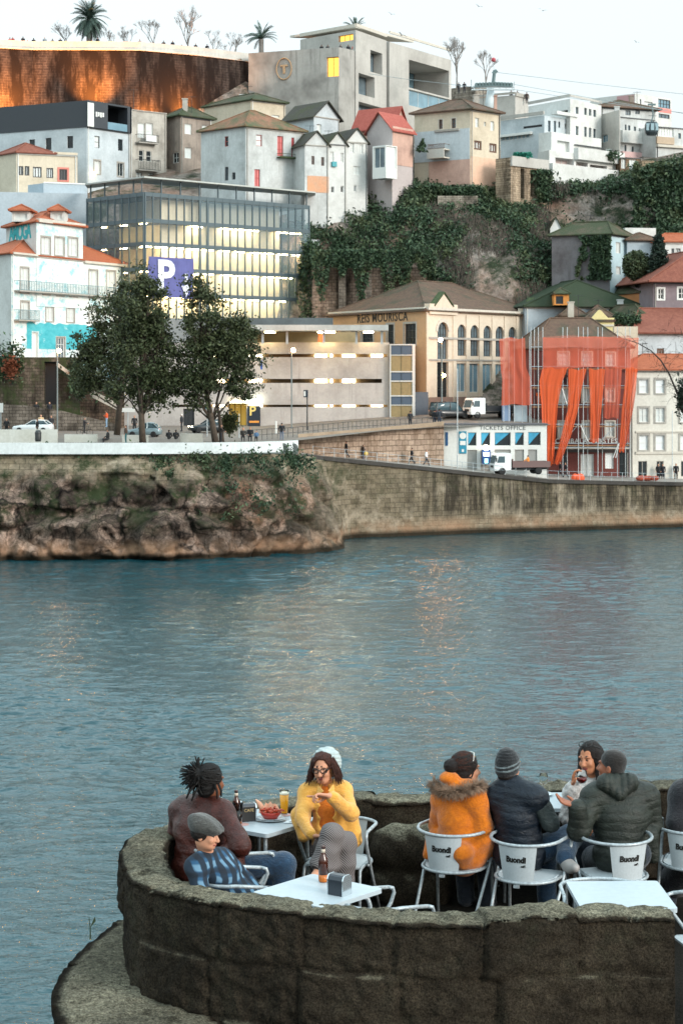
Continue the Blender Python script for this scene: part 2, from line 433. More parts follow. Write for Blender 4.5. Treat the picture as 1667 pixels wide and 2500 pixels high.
 def mesh(s, name, mats, cell, disp=None, recolor=None, origin=(0,0,0)):
  vs, fc, bm = s.build(cell, disp); me = bpy.data.meshes.new(name); vs = vs - np.array(origin)
  me.vertices.add(len(vs)); me.vertices.foreach_set('co', vs.astype(np.float32).ravel())
  me.loops.add(fc.size); me.loops.foreach_set('vertex_index', fc.astype(np.int32).ravel())
  me.polygons.add(len(fc)); me.polygons.foreach_set('loop_start', np.arange(0, fc.size, 4, dtype=np.int32))
  try: me.polygons.foreach_set('loop_total', np.full(len(fc), 4, np.int32))
  except Exception: pass
  for m in (mats if isinstance(mats, (list, tuple)) else [mats]): me.materials.append(m)
  fm = bm[fc[:, 0]].astype(np.int32)
  if recolor is not None: fm = recolor(vs[fc].mean(1) + np.array(origin), fm)
  me.polygons.foreach_set('material_index', np.maximum(fm, 0)); me.polygons.foreach_set('use_smooth', np.ones(len(fc), bool))
  me.update(); me.validate(); return me
def A(*v): return np.array(v, float)
# ================================================================ camera, sky, sun
cam = bpy.data.cameras.new('camera'); cam_o = bpy.data.objects.new('camera', cam); COL.objects.link(cam_o); scene.camera = cam_o
cam_o.location = (0, 0, HC); cam_o.rotation_euler = (PI/2, 0, 0)
cam.sensor_fit = 'VERTICAL'; cam.sensor_height = 36; cam.sensor_width = 24; cam.lens = F / 2500 * 36
cam.shift_y = -(1250 - HY) / 2500; cam.clip_start = .5; cam.clip_end = 3000
cam.dof.use_dof = True; cam.dof.focus_distance = 14.3; cam.dof.aperture_fstop = 15.0
SUN_EL, SUN_AZ = math.radians(20), math.radians(128)    # azimuth clockwise from the view direction: right and a little behind
world = bpy.data.worlds.new('World'); scene.world = world; world.use_nodes = True
wn = world.node_tree; bg = wn.nodes['Background']
sky = wn.nodes.new('ShaderNodeTexSky'); sky.sky_type = 'NISHITA'; sky.sun_disc = False
sky.sun_elevation = SUN_EL; sky.sun_rotation = SUN_AZ; sky.air_density = 1.0; sky.dust_density = 2.2; sky.ozone_density = 1.6
hs = wn.nodes.new('ShaderNodeHueSaturation'); hs.inputs['Saturation'].default_value = .35; hs.inputs['Value'].default_value = 1.0
wn.links.new(sky.outputs[0], hs.inputs['Color']); mxw = wn.nodes.new('ShaderNodeMix'); mxw.data_type = 'RGBA'; mxw.inputs['Factor'].default_value = .7; wn.links.new(hs.outputs[0], mxw.inputs['A']); tcw = wn.nodes.new('ShaderNodeTexCoord'); spw = wn.nodes.new('ShaderNodeSeparateXYZ'); wn.links.new(tcw.outputs['Generated'], spw.inputs[0])
rw_ = wn.nodes.new('ShaderNodeValToRGB'); er = rw_.color_ramp.elements; er[0].position = .0; er[0].color = (3.7, 3.9, 3.9, 1); er[1].position = .75; er[1].color = (8.6, 10.8, 11.6, 1); e_ = er.new(.2); e_.color = (4.5, 5.1, 5.2, 1); e_ = er.new(.4); e_.color = (8.6, 11.0, 11.3, 1)
wn.links.new(spw.outputs['Z'], rw_.inputs['Fac']); wn.links.new(rw_.outputs['Color'], mxw.inputs['B'])   # overcast veil, brighter overhead
wn.links.new(mxw.outputs['Result'], bg.inputs['Color']); bg.inputs['Strength'].default_value = .1
sun = bpy.data.lights.new('sun', 'SUN'); sun.energy = 1.05; sun.angle = math.radians(18); sun.color = (1, .92, .84)
sun_o = bpy.data.objects.new('sun', sun); COL.objects.link(sun_o)
sd = Vector((math.sin(SUN_AZ) * math.cos(SUN_EL), math.cos(SUN_AZ) * math.cos(SUN_EL), math.sin(SUN_EL)))
sun_o.rotation_euler = sd.to_track_quat('Z', 'Y').to_euler()
vs = scene.view_settings; vs.view_transform = 'Standard'; vs.look = 'None'; vs.exposure = 1.22; vs.gamma = 1
# ================================================================ water
def water_mat():
 m, nt, b = _nt('river_water')
 b.inputs['Base Color'].default_value = rgb('#173d44'); b.inputs['Roughness'].default_value = .06; b.inputs['IOR'].default_value = 1.333
 b.inputs['Specular IOR Level'].default_value = .5
 v = coords(nt, (.6, 1.0, 1), world=True)
 n1, n2 = noise_n(nt, v, 3.2, 3, .6, .5), noise_n(nt, v, 8.5, 2, .5)
 ad = nt.nodes.new('ShaderNodeMath'); ad.operation = 'MULTIPLY_ADD'; ad.inputs[1].default_value = .35; nt.links.new(n2, ad.inputs[0]); nt.links.new(n1, ad.inputs[2]); h = ad.outputs[0]
 bm = nt.nodes.new('ShaderNodeBump'); bm.inputs['Strength'].default_value = .5; bm.inputs['Distance'].default_value = .12
 nt.links.new(h, bm.inputs['Height']); nt.links.new(bm.outputs['Normal'], b.inputs['Normal'])
 return m
def water():
 """wind ripples as real relief: many short crossing wavelets, rougher in gust patches"""
 rng = np.random.RandomState(5); D = [38.0]
 while D[-1] < 222: D.append(D[-1] + .06 + (D[-1] - 38) * .0012)
 D = np.array(D); U = np.linspace(-.30, .30, 520); Y = np.repeat(D[:, None], len(U), 1); X = Y * U[None, :]; Zw = np.zeros_like(X); dx = np.maximum(Y * (U[1]-U[0]), np.gradient(D)[:, None])
 gx = .5 + .5*np.sin(X*.11 + .05*Y + 1.5*np.sin(Y*.06 + X*.03)); gust = .42 + 1.0 * (gx * (.5 + .5*np.sin(Y*.083 - X*.04 + 2*np.sin(X*.05))))
 Xw, Yw = X + .35*np.sin(Y*.9 + .4*X), Y + .3*np.sin(X*.7 - .3*Y)
 for i in range(46):
  lam = .45 * (3.4 ** rng.rand()) if i < 38 else rng.uniform(2, 5); th = rng.randn() * .5 + .12; k = 2*np.pi/lam; ph = rng.rand()*6.28; sl = .037 if i < 38 else .034
  w = np.clip((lam/dx - 2.2) / 2.5, 0, 1); q = np.sin(k*(Xw*np.sin(th) + Yw*np.cos(th)) + ph + .8*np.sin(.31*X*(1+.1*i) + .2*Y)); Zw += w * gust * sl * lam/(2*np.pi) * (q + .25*np.cos(2*np.arcsin(np.clip(q,-1,1))))
 n, m_ = X.shape; vs = np.stack([X, Y, Zw], 2).reshape(-1, 3); ii = np.arange(n*m_).reshape(n, m_); fc = np.stack([ii[:-1,:-1], ii[:-1,1:], ii[1:,1:], ii[1:,:-1]], 2).reshape(-1, 4)
 me = bpy.data.meshes.new('river_water'); me.vertices.add(len(vs)); me.vertices.foreach_set('co', vs.astype(np.float32).ravel()); me.loops.add(fc.size); me.loops.foreach_set('vertex_index', fc.astype(np.int32).ravel()); me.polygons.add(len(fc)); me.polygons.foreach_set('loop_start', np.arange(0, fc.size, 4, dtype=np.int32)); me.polygons.foreach_set('use_smooth', np.ones(len(fc), bool)); wm = water_mat(); me.materials.append(wm); me.update(); me.validate()
 o = link('river_water', me); o['kind'] = 'structure'; f = lambda d, u: (d*u, d, -.03); mb = MB(); N_, F_ = 38.0, float(D[-1])
 mb.quad((-700,-120,-.03), (700,-120,-.03), (700,N_,-.03), (-700,N_,-.03)); mb.quad((-700,N_,-.03), f(N_,-.299), f(F_,-.299), (-700,F_,-.03)); mb.quad(f(N_,.299), (700,N_,-.03), (700,F_,-.03), f(F_,.299)); mb.quad((-700,F_,-.03), (700,F_,-.03), (700,245,-.03), (-700,245,-.03)); struct('river_water', mb, wm)
water()
mb = MB(); mb.quad((-1500, -400, -3), (1500, -400, -3), (1500, 1500, -3), (-1500, 1500, -3)); struct('ground', mb, plain('river_bed', '#3a3a30', .9))
# ================================================================ quay cliff and river wall
def quay_mat():
 m, nt, b = _nt('quay_stone')
 at = nt.nodes.new('ShaderNodeAttribute'); at.attribute_name = 'rock'; rk = at.outputs['Fac']
 g = nt.nodes.new('ShaderNodeNewGeometry'); sp = nt.nodes.new('ShaderNodeSeparateXYZ'); nt.links.new(g.outputs['Position'], sp.inputs[0])
 P = coords(nt, world=True)
 rock = ramp(nt, noise_n(nt, P, .42, 8, .72, .8), .32, .68, rgb('#231e1a'), rgb('#a0928a'))
 rock = mixn(nt, rock, rgb('#6b5040'), ramp(nt, noise_n(nt, P, .16, 4, .6), .54, .72))
 rock = mixn(nt, rock, ramp(nt, noise_n(nt, P, 2.6, 7, .8), .3, .75, (.22,.22,.22,1), (1.5,1.5,1.5,1)), 1.0, 'MULTIPLY')
 dn = nt.nodes.new('ShaderNodeTexNoise'); dn.inputs['Scale'].default_value = .8; dn.inputs['Detail'].default_value = 5; nt.links.new(P, dn.inputs['Vector']); dv = nt.nodes.new('ShaderNodeVectorMath'); dv.operation = 'MULTIPLY_ADD'; dv.inputs[1].default_value = (1.8,)*3; nt.links.new(dn.outputs['Color'], dv.inputs[0]); nt.links.new(coords(nt, (1,1,1.3), True), dv.inputs[2])
 for vs_, lo_ in ((.17, .06), (.5, .35)):
  ve = nt.nodes.new('ShaderNodeTexVoronoi'); ve.feature = 'DISTANCE_TO_EDGE'; ve.inputs['Scale'].default_value = vs_; nt.links.new(dv.outputs[0], ve.inputs['Vector']); vc = nt.nodes.new('ShaderNodeTexVoronoi'); vc.inputs['Scale'].default_value = vs_; nt.links.new(dv.outputs[0], vc.inputs['Vector'])
  rock = mixn(nt, rock, ramp(nt, ve.outputs['Distance'], .0, .05, (lo_,)*3+(1,), (1,1,1,1)), 1.0, 'MULTIPLY'); sx_ = nt.nodes.new('ShaderNodeSeparateColor'); nt.links.new(vc.outputs['Color'], sx_.inputs[0]); rock = mixn(nt, rock, ramp(nt, sx_.outputs[0], 0, 1, (.42,.4,.38,1), (1.6,1.5,1.42,1)), 1.0, 'MULTIPLY')
 rock = mixn(nt, rock, ramp(nt, noise_n(nt, P, 6, 5, .8), .3, .72, (.5,.5,.5,1), (1.35,1.35,1.35,1)), 1.0, 'MULTIPLY')
 rock = mixn(nt, rock, rgb('#16130f'), ramp(nt, noise_n(nt, coords(nt, (.5, .3, .12), True), 1.0, 7, .75), .54, .66))
 cb = nt.nodes.new('ShaderNodeCombineXYZ'); nt.links.new(sp.outputs['X'], cb.inputs['X']); nt.links.new(sp.outputs['Z'], cb.inputs['Y'])
 br = nt.nodes.new('ShaderNodeTexBrick'); br.inputs['Brick Width'].default_value = 1.0; br.inputs['Row Height'].default_value = .5; br.inputs['Scale'].default_value = 1
 br.inputs['Mortar Size'].default_value = .03; br.inputs['Color1'].default_value = rgb('#8f8371'); br.inputs['Color2'].default_value = rgb('#7c715f'); br.inputs['Mortar'].default_value = rgb('#655b4d')
 nt.links.new(cb.outputs[0], br.inputs['Vector'])
 wall = mixn(nt, br.outputs['Color'], ramp(nt, noise_n(nt, P, 1.3, 8, .78), .28, .72, (.35,.35,.35,1), (1.3,1.28,1.22,1)), 1.0, 'MULTIPLY')
 wall = mixn(nt, wall, rgb('#a99c88'), ramp(nt, noise_n(nt, P, .3, 6, .7), .52, .66))
 xr = ramp(nt, sp.outputs['X'], 0, 1)
 stre = noise_n(nt, coords(nt, (1.1, .3, .1), True), 1.0, 6, .75)
 mr = nt.nodes.new('ShaderNodeMapRange'); mr.inputs['From Min'].default_value = 4; mr.inputs['From Max'].default_value = 11; nt.links.new(sp.outputs['X'], mr.inputs['Value'])
 ms = nt.nodes.new('ShaderNodeMapRange'); ms.inputs['From Min'].default_value = .38; ms.inputs['From Max'].default_value = .56; nt.links.new(stre, ms.inputs['Value'])
 mz = nt.nodes.new('ShaderNodeMapRange'); mz.inputs['From Min'].default_value = 1.4; mz.inputs['From Max'].default_value = 2.6; nt.links.new(sp.outputs['Z'], mz.inputs['Value'])
 def mul(a, c):
  q = nt.nodes.new('ShaderNodeMath'); q.operation = 'MULTIPLY'; nt.links.new(a, q.inputs[0])
  if isinstance(c, float): q.inputs[1].default_value = c
  else: nt.links.new(c, q.inputs[1])
  return q.outputs[0]
 wall = mixn(nt, wall, rgb('#231f1b'), mul(mul(mul(ms.outputs[0], mz.outputs[0]), mr.outputs[0]), .85))
 c = mixn(nt, wall, rock, rk)
 mossx = nt.nodes.new('ShaderNodeMapRange'); mossx.inputs['From Min'].default_value = -3; mossx.inputs['From Max'].default_value = 3; mossx.inputs['To Min'].default_value = .95; mossx.inputs['To Max'].default_value = .35; nt.links.new(sp.outputs['X'], mossx.inputs['Value'])
 moss = ramp(nt, noise_n(nt, P, .38, 7, .75), .47, .6)
 mzz = nt.nodes.new('ShaderNodeMapRange'); mzz.inputs['From Min'].default_value = 2.0; mzz.inputs['From Max'].default_value = 4.5; nt.links.new(sp.outputs['Z'], mzz.inputs['Value'])
 c = mixn(nt, c, rgb('#2c3620'), mul(mul(moss, mzz.outputs[0]), mossx.outputs[0]))
 tide = nt.nodes.new('ShaderNodeMapRange'); tide.inputs['From Min'].default_value = 2.0; tide.inputs['From Max'].default_value = .9; nt.links.new(sp.outputs['Z'], tide.inputs['Value'])
 tn = ramp(nt, noise_n(nt, P, .5, 5, .6), .35, .6)
 c = mixn(nt, c, rgb('#9c7a60'), mul(mul(tide.outputs[0], tn), .7))
 wet = nt.nodes.new('ShaderNodeMapRange'); wet.inputs['From Min'].default_value = .75; wet.inputs['From Max'].default_value = .3; nt.links.new(sp.outputs['Z'], wet.inputs['Value'])
 c = mixn(nt, c, rgb('#1d1a12'), mul(wet.outputs[0], .92))
 nt.links.new(c, b.inputs['Base Color']); b.inputs['Roughness'].default_value = .95; b.inputs['Specular IOR Level'].default_value = .15
 bump(nt, b, noise_n(nt, P, 2.2, 8, .75), .9, .25)
 return m
ST = [(-260,181.5,1108,-260,176,1),(-120,181.5,1108,-120,175.5,1),(0,181.3,1108,0,176.5,1),(150,181.2,1108,150,177,1),(300,181.4,1108,300,176.3,1),(420,182,1108,415,176.3,1),
  (520,182.5,1108,520,177.3,1),(620,184,1108,640,180,.95),(700,187,1108,740,183,.9),(735,190,1110,800,185.5,.7),(750,193,1112,840,187.5,.5),
  (765,196,1113,848,192,.35),(790,198,1116,846,198.6,.2),(850,200,1122,860,201.6,.05),(1000,204,1137,1000,203.6,0),(1150,207.5,1153,1150,207.2,0),
  (1340,210.5,1172,1340,210.2,0),(1500,213.5,1176,1500,213,0),(1667,216,1179,1667,215.5,0),(1900,221,1182,1900,220.3,0)]
def quay():
 TOP = [W(a, y, D) for a, D, y, _, _, _ in ST]; BOT = [Vector((xy(a, D), D, -1.2)) for _, _, _, a, D, _ in ST]
 cum = [0]
 for i in range(1, len(ST)): cum.append(cum[-1] + max((TOP[i]-TOP[i-1]).length, (BOT[i]-BOT[i-1]).length))
 n = int(cum[-1] / .24); R = 52; vs = []; rock = []
 for i in range(n + 1):
  s = cum[-1] * i / n; j = max(k for k in range(len(cum) - 1) if cum[k] <= s + 1e-9); t = (s - cum[j]) / (cum[j+1] - cum[j]); t = min(t, 1)
  ts = t*t*(3-2*t) * .4 + t * .6
  a = TOP[j].lerp(TOP[j+1], t); bq = BOT[j].lerp(BOT[j+1], ts); rk = ST[j][5] + (ST[j+1][5] - ST[j][5]) * t
  d = (BOT[j+1] - BOT[j]); nn = Vector((d.y, -d.x, 0)).normalized()
  if nn.y > .6: nn = -nn
  for r in range(R + 1):
   h = r / R; w = h ** (1 + .9 * rk); p = bq.lerp(a, w); p.z = bq.z + (a.z - bq.z) * h
   q = p * .22; am = rk * (1 - h ** 6) * min(1, (1 - h) * 5 + .12)
   disp = noise.fractal(q, .8, 2.2, 6) * 1.25
   dd, _ = noise.voronoi(Vector((p.x * .15 + .12 * p.z, p.y * .15, p.z * .2 - .07 * p.x)), distance_metric='DISTANCE')
   crack = min(1, (dd[1] - dd[0]) * 4.5)
   cell = noise.cell(Vector((p.x * .2 + .2 * p.z, p.y * .1, p.z * .22)))
   o = am * (disp * .9 + (crack - .8) * 1.0 + .55 * cell + .8 * noise.turbulence(p * .7, 4, True) - .5 * min(.5, noise.voronoi(p * .55)[0][1] - noise.voronoi(p * .55)[0][0]) - .3) + (1 - am) * .10 * noise.fractal(p * .9, 1, 2, 3)
   ledge = am * .5 * noise.noise(Vector((p.x * .1, 0, p.z * .8)))
   p = p + nn * (o + ledge); vs.append(p); rock.append(rk * min(1, max(0, (.88 - h) * 6 + .35 * disp)))
 fs = [(i*(R+1)+r, (i+1)*(R+1)+r, (i+1)*(R+1)+r+1, i*(R+1)+r+1) for i in range(n) for r in range(R)]
 m = MB(); m.add(vs, fs); me = m.mesh('quay_wall', quay_mat(), True)
 at = me.color_attributes.new('rock', 'FLOAT_COLOR', 'POINT'); at.data.foreach_set('color', [x for v in rock for x in (v, v, v, 1)])
 o = link('river_wall', me); tag(o, 'long stained stone river wall on rough rock cliff above the water', 'quay wall')
 return TOP
QTOP = quay()
cobble = plain('cobble', '#6e665e', .9, var=.25, vscale=1.2, bmp=.4, bscale=9)
asph = plain('asphalt', '#4d4b4c', .9, var=.2, vscale=.8, bmp=.3, bscale=20)
paving = plain('paving', '#8d8780', .85, var=.15, vscale=1.0)
GR = {-300: [(181.4,10.25),(203,10.3),(222,11.1),(250,13)], 0: [(181.4,10.25),(203,10.3),(222,11.05),(250,13)], 300: [(181.6,10.25),(203,10.3),(222,11.0),(250,12.6)],
  640: [(185.2,10.25),(203,10.35),(222,10.95),(250,12.4)], 735: [(193,10.3),(205,10.6),(222,11.3),(250,13)], 950: [(206.6,10.9),(214,11.0),(222,12.0),(250,13.4)],
  1083: [(211.6,11.1),(216,11.2),(224,12.6),(250,14)], 1240: [(214,11.2),(217,11.25),(226,12.4),(250,14)], 1342: [(216,11.2),(218,11.2),(227,12.2),(250,14)]}
def grid_struct(name, table, mat):
 ks = sorted(table); m = MB(); n = len(table[ks[0]])
 vs = [(xy(k, D), D, z) for k in ks for D, z in table[k]]
 m.add(vs, [(i*n+j, (i+1)*n+j, (i+1)*n+j+1, i*n+j+1) for i in range(len(ks)-1) for j in range(n-1)]); return struct(name, m, mat)
grid_struct('street', GR, cobble)
m = MB(); prev = None
lower = []
for (a, D, y, *_), P in zip(ST, QTOP):
 if a >= 735:
  back = 6 if a < 1060 else 40
  lower.append((P + Vector((-.0, .0, .02)), Vector((xy(a, D + back), D + back, P.z + (.0 if a < 1060 else .35)))))
for (p0, q0), (p1, q1) in zip(lower, lower[1:]): m.quad(p0, p1, q1, q0)
struct('walkway', m, paving)
m = MB()
ed = [(p0, q0) for p0, q0 in lower]
for (p0, _), (p1, _) in zip(ed, ed[1:]):
 o = Vector((-.02, -.28, 0)); z0, z1 = Vector((0,0,-.32)), Vector((0,0,.06))
 a, b_, c, d = p0 + o, p1 + o, p1 + Vector((0,.3,0)), p0 + Vector((0,.3,0))
 m.add([a+z0, b_+z0, c+z0, d+z0, a+z1, b_+z1, c+z1, d+z1], [(0,3,2,1),(4,5,6,7),(0,1,5,4),(1,2,6,5),(2,3,7,6),(3,0,4,7)])
struct('kerb', m, plain('kerb_stone', '#3b3733', .9, var=.3, vscale=2))
TC = [-500, 0, 300, 600, 755, 830, 900, 1000, 1080, 1170, 1260, 1350, 1460, 1570, 1667, 2000]
def Z(z, D): return HY - (z - HC) / D * F      # photo row of a height
hid = [(232,Z(11,232)),(252,Z(18,252)),(254,Z(24,254)),(256,Z(34,256)),(258,Z(39,258)),(262,Z(41,262)),(276,Z(46,276)),(293,Z(50,293)),(310,Z(65,310)),(440,Z(66,440))]
TR = {-500: hid, 0: hid, 300: hid, 600: hid,
 755: [(232,1000),(250,800),(251.5,655),(254,610),(259,545),(263,485),(275,462),(293,380),(310,330),(440,330)],
 830: [(232,1000),(249.5,800),(251,672),(254,630),(258,560),(263.5,478),(274,450),(293,360),(310,330),(440,330)],
 900: [(232,1000),(249,800),(250.5,690),(253,645),(258,560),(264,470),(274,440),(293,350),(310,330),(440,330)],
 1000:[(232,1000),(248,790),(250,665),(253,600),(258,520),(264,458),(272,425),(293,350),(310,330),(440,330)],
 1080:[(232,1000),(247,790),(249,700),(252,620),(257,530),(262,490),(263.5,465),(288,400),(310,330),(440,330)],
 1170:[(232,1000),(246,790),(247.5,700),(250,620),(256,540),(261,500),(265,455),(288,420),(310,300),(440,300)],
 1260:[(232,1000),(244,800),(248,720),(252,620),(257,550),(262,500),(266,470),(288,420),(310,300),(440,300)],
 1350:[(232,1000),(242,820),(252,720),(256,600),(262,560),(266,500),(268,455),(285,430),(310,330),(440,330)],
 1460:[(232,1000),(240,830),(254,700),(258,600),(263,560),(266,520),(269,455),(285,440),(310,330),(440,330)],
 1570:[(232,1000),(240,830),(254,705),(258,600),(262,555),(265,500),(267,430),(280,405),(310,330),(440,330)],
 1667:[(232,1000),(240,830),(252,690),(256,600),(260,560),(263,480),(266,400),(280,388),(310,330),(440,330)],
 2000:[(232,1000),(240,830),(252,690),(256,600),(260,560),(263,480),(266,400),(280,388),(310,330),(440,330)]}
def terr(px, r):
 i = max(k for k in range(len(TC) - 1) if TC[k] <= px + 1e-6); t = (px - TC[i]) / (TC[i+1] - TC[i])
 j = min(int(r), 8); f = r - j
 def lp(col):
  (D0, y0), (D1, y1) = TR[col][j], TR[col][j+1]; return D0 + (D1-D0)*f, zy(y0, D0) + (zy(y1, D1) - zy(y0, D0)) * f
 (Da, za), (Db, zb) = lp(TC[i]), lp(TC[i+1]); D = Da + (Db-Da)*t; z = za + (zb-za)*t
 p = Vector((xy(px, D), D, z))
 if px > 700 and 1 < r < 7:
  k = min(1, (r-1)*2, (7-r)*1.2)
  dd, _ = noise.voronoi(p * .2); o = noise.fractal(p * .16, 1, 2.1, 4) * 1.1 + min(.6, dd[1]-dd[0]) * 1.2 - .5
  p = p + Vector((.25 * o, -o, .3 * o)) * k
 return p
def hill_mat():
 m, nt, b = _nt('hillside'); P = coords(nt, world=True)
 c = ramp(nt, noise_n(nt, P, .35, 8, .75, .5), .34, .66, rgb('#4d4640'), rgb('#bdb0a5'))
 c = mixn(nt, c, rgb('#94796a'), ramp(nt, noise_n(nt, P, .12, 4, .6), .48, .66))
 c = mixn(nt, c, ramp(nt, noise_n(nt, P, 1.8, 8, .8), .3, .72, (.4,.4,.4,1), (1.25,1.25,1.25,1)), 1.0, 'MULTIPLY')
 c = mixn(nt, c, rgb('#333a2b'), ramp(nt, noise_n(nt, P, .25, 7, .75), .46, .58))
 nt.links.new(c, b.inputs['Base Color']); b.inputs['Roughness'].default_value = .95; b.inputs['Specular IOR Level'].default_value = .1
 bump(nt, b, noise_n(nt, P, 1.2, 8, .75), .9, .4); return m
m = MB(); cols = [TC[0], -250] + list(range(0, 700, 60)) + list(range(700, 1720, 7)) + [1800, 2000]; rows = [i * .14 for i in range(int(9 / .14) + 1)]
m.add([terr(p, r) for p in cols for r in rows], [(i*len(rows)+j, (i+1)*len(rows)+j, (i+1)*len(rows)+j+1, i*len(rows)+j+1) for i in range(len(cols)-1) for j in range(len(rows)-1)])
struct('hillside', m, hill_mat(), True)
def leaf_mat(name, c1, c2, c3=None):
 m, nt, b = _nt(name)
 oi = nt.nodes.new('ShaderNodeNewGeometry')
 c = ramp(nt, oi.outputs['Random Per Island'], 0, 1, rgb(c1), rgb(c2))
 if c3: c = mixn(nt, c, rgb(c3), ramp(nt, noise_n(nt, coords(nt, world=True), .3, 4, .6), .5, .62))
 nt.links.new(c, b.inputs['Base Color']); b.inputs['Roughness'].default_value = .6; b.inputs['Specular IOR Level'].default_value = .25
 MATS[name] = m; return m
def leaf(mb, p, size, up=None, rng=random):
 a = Vector((rng.gauss(0,1), rng.gauss(0,1), rng.gauss(0,1))).normalized(); b = a.orthogonal().normalized(); b = Matrix.Rotation(rng.random() * 6.28, 3, a) @ b; c = a.cross(b)
 s = size * (.6 + rng.random() * .8); b *= s; c *= s * .5
 n = len(mb.v); mb.v += [tuple(p - b), tuple(p + c + a*s*.12), tuple(p + b), tuple(p - c + a*s*.12)]; mb.f.append((n, n+1, n+2, n+3)); mb.m.append(0)
ROCKS = [(765,650,860,775),(950,640,1030,690),(1150,615,1262,770),(1340,480,1590,560),(755,515,850,572),(1240,455,1340,500),(1590,450,1625,490)]
def inrock(px, py):
 q = noise.noise(Vector((px * .02, py * .02, 3))) * 22
 return any(a + q < px < c - q and b + q < py < d - q for a, b, c, d in ROCKS)
rs = random.Random(3); g1, g2, g3 = MB(), MB(), MB()
for _ in range(60000):
 px = rs.uniform(735, 1760); r = rs.uniform(1.0, 6.6); p = terr(px, r); py = HY - (p.z - HC) / p.y * F; pxx = CX + p.x / p.y * F
 if inrock(pxx, py) and rs.random() > .02: continue
 dens = noise.noise(Vector((pxx * .012, py * .015, 0)))
 dry = noise.noise(Vector((pxx * .008 + 9, py * .01, 5))) + (.45 if 1060 < pxx < 1180 and py > 520 else 0) + (.35 if 1180 < pxx < 1350 and py > 500 else 0) + (.25 if pxx > 1290 and py < 480 and pxx < 1480 else 0)
 if dens < -.42 and rs.random() > .3: continue
 tgt = g2 if dry > .44 else g1
 off = Vector((rs.uniform(-.3,.3), -abs(rs.gauss(0,.55)) - .1, rs.uniform(-.1,.7)))
 if tgt is g2:
  L = rs.uniform(.5, 1.5); q = p + off; dx = rs.uniform(-.25,.25); w = .05
  g2.quad(q, q + Vector((w,0,0)), q + Vector((dx+w,-.15,-L)), q + Vector((dx,-.15,-L)))
  if rs.random() < .35: leaf(g1, q, .22, rng=rs)
 else:
  for _k in range(2): leaf(g1, p + off + Vector((rs.gauss(0,.25), rs.gauss(0,.2), rs.gauss(0,.25))), .24, rng=rs)
lm = leaf_mat('ivy_leaf', '#263427', '#43583f', '#4d573c'); dm = leaf_mat('dry_stem', '#2f2a24', '#5a5046')
o = struct('ivy', g1, lm, kind='stuff'); tag(o, 'dark green ivy and bramble spread over the hillside between the houses', 'undergrowth')
o = struct('dry_brush', g2, dm, kind='stuff'); tag(o, 'grey brown leafless stems hanging down the hillside', 'undergrowth')
cm_ = MB(); rs = random.Random(21)
def cliff_pt(px, py): return W(px, py, 178.6 + max(0, px-600)*.012 + (1368-py)*.013)
for _k in range(230):
 px = rs.uniform(-20, 760); py = rs.choice((1112, 1118, 1150, 1190, 1240)) + rs.gauss(0, 10)
 if noise.noise(Vector((px*.03, py*.03, 7))) < .0 and py > 1125: continue
 n_ = rs.randrange(15, 60); sc_ = rs.uniform(.25, .6)
 for _q in range(n_): leaf(cm_, cliff_pt(px, py) + Vector((rs.gauss(0,sc_), -abs(rs.gauss(0,.25)) - .25, rs.gauss(-.25,sc_*.9))), .17, rng=rs)
for px, h_ in ((148,70),(555,60),(250,40),(395,40),(0,60),(720,50)):
 for _q in range(h_*4): leaf(cm_, cliff_pt(px + rs.gauss(0,6), 1112 + abs(rs.gauss(0, h_*.45))) + Vector((0,-.4-rs.random()*.4,0)), .18, rng=rs)
o = struct('cliff_plants', cm_, lm, kind='stuff'); tag(o, 'weeds and ivy growing out of the quay cliff', 'undergrowth')
# ================================================================ shared building materials
def cr(ox, oy, S=2.6133):
 return lambda *rs: [(ox + r[0]/S, oy + r[1]/S, ox + r[2]/S, oy + r[3]/S) for r in rs]
k1, k2, k3, k4, k5, k6 = cr(0,0), cr(550,0), cr(1067,0), cr(0,400), cr(550,400), cr(1067,400)
g_dark = plain('glass_dark', '#20282b', .12, var=.3, vscale=.7); g_mid = plain('glass_grey', '#5d6b72', .1, var=.3, vscale=.6)
g_blind_sky = plain('pane_blind_sky', '#c9cdca', .35, var=.06, vscale=2); g_blue = plain('glass_blue', '#6f8c99', .1, var=.2, vscale=.5)  # pale panes: white blinds, with bright sky reflection put into the colour
g_lit = plain('pane_lit', '#8a6a30', .4, emit='#ffb84a', estr=.9)
f_white = plain('frame_white', '#d4d4cf', .5); f_dark = plain('frame_dark', '#3a3c3d', .5); f_red = plain('frame_red', '#a3453f', .6); f_brown = plain('frame_brown', '#5e4334', .6)
s_gran = plain('granite', '#9a958d', .85, var=.15, vscale=2); s_pale = plain('pale_stone', '#bdb6aa', .85, var=.1, vscale=2)
m_iron = plain('iron', '#2c2e2f', .6); m_steel = plain('galvanised', '#a9b2b5', .4, .6, var=.1)
conc = plaster('concrete', '#b9b5ae', '#6d6862', .5, streak=.8, sc=.2)
conc_d = plaster('concrete_worn', '#a5a29c', '#4d4a46', .75, streak=1.0, sc=.25)
wh1 = plaster('render_white', '#d2d2ce', '#96938b', .5); wh2 = plaster('render_grey_white', '#c4c6c4', '#74736e', .6, streak=1)
wh3 = plaster('render_cold', '#c0c7ca', '#7f898d', .5); crm = plaster('render_cream', '#cdc0ab', '#8f8069', .5); pnk = plaster('render_pink', '#c9a595', '#8a6d64', .6)
dul = plaster('render_dull', '#9c8f84', '#4b433d', .8, streak=1); old = plaster('render_old', '#bab4aa', '#57514a', .75, streak=1); blu = plaster('render_blue_grey', '#a9b4bb', '#7d8a92', .35)
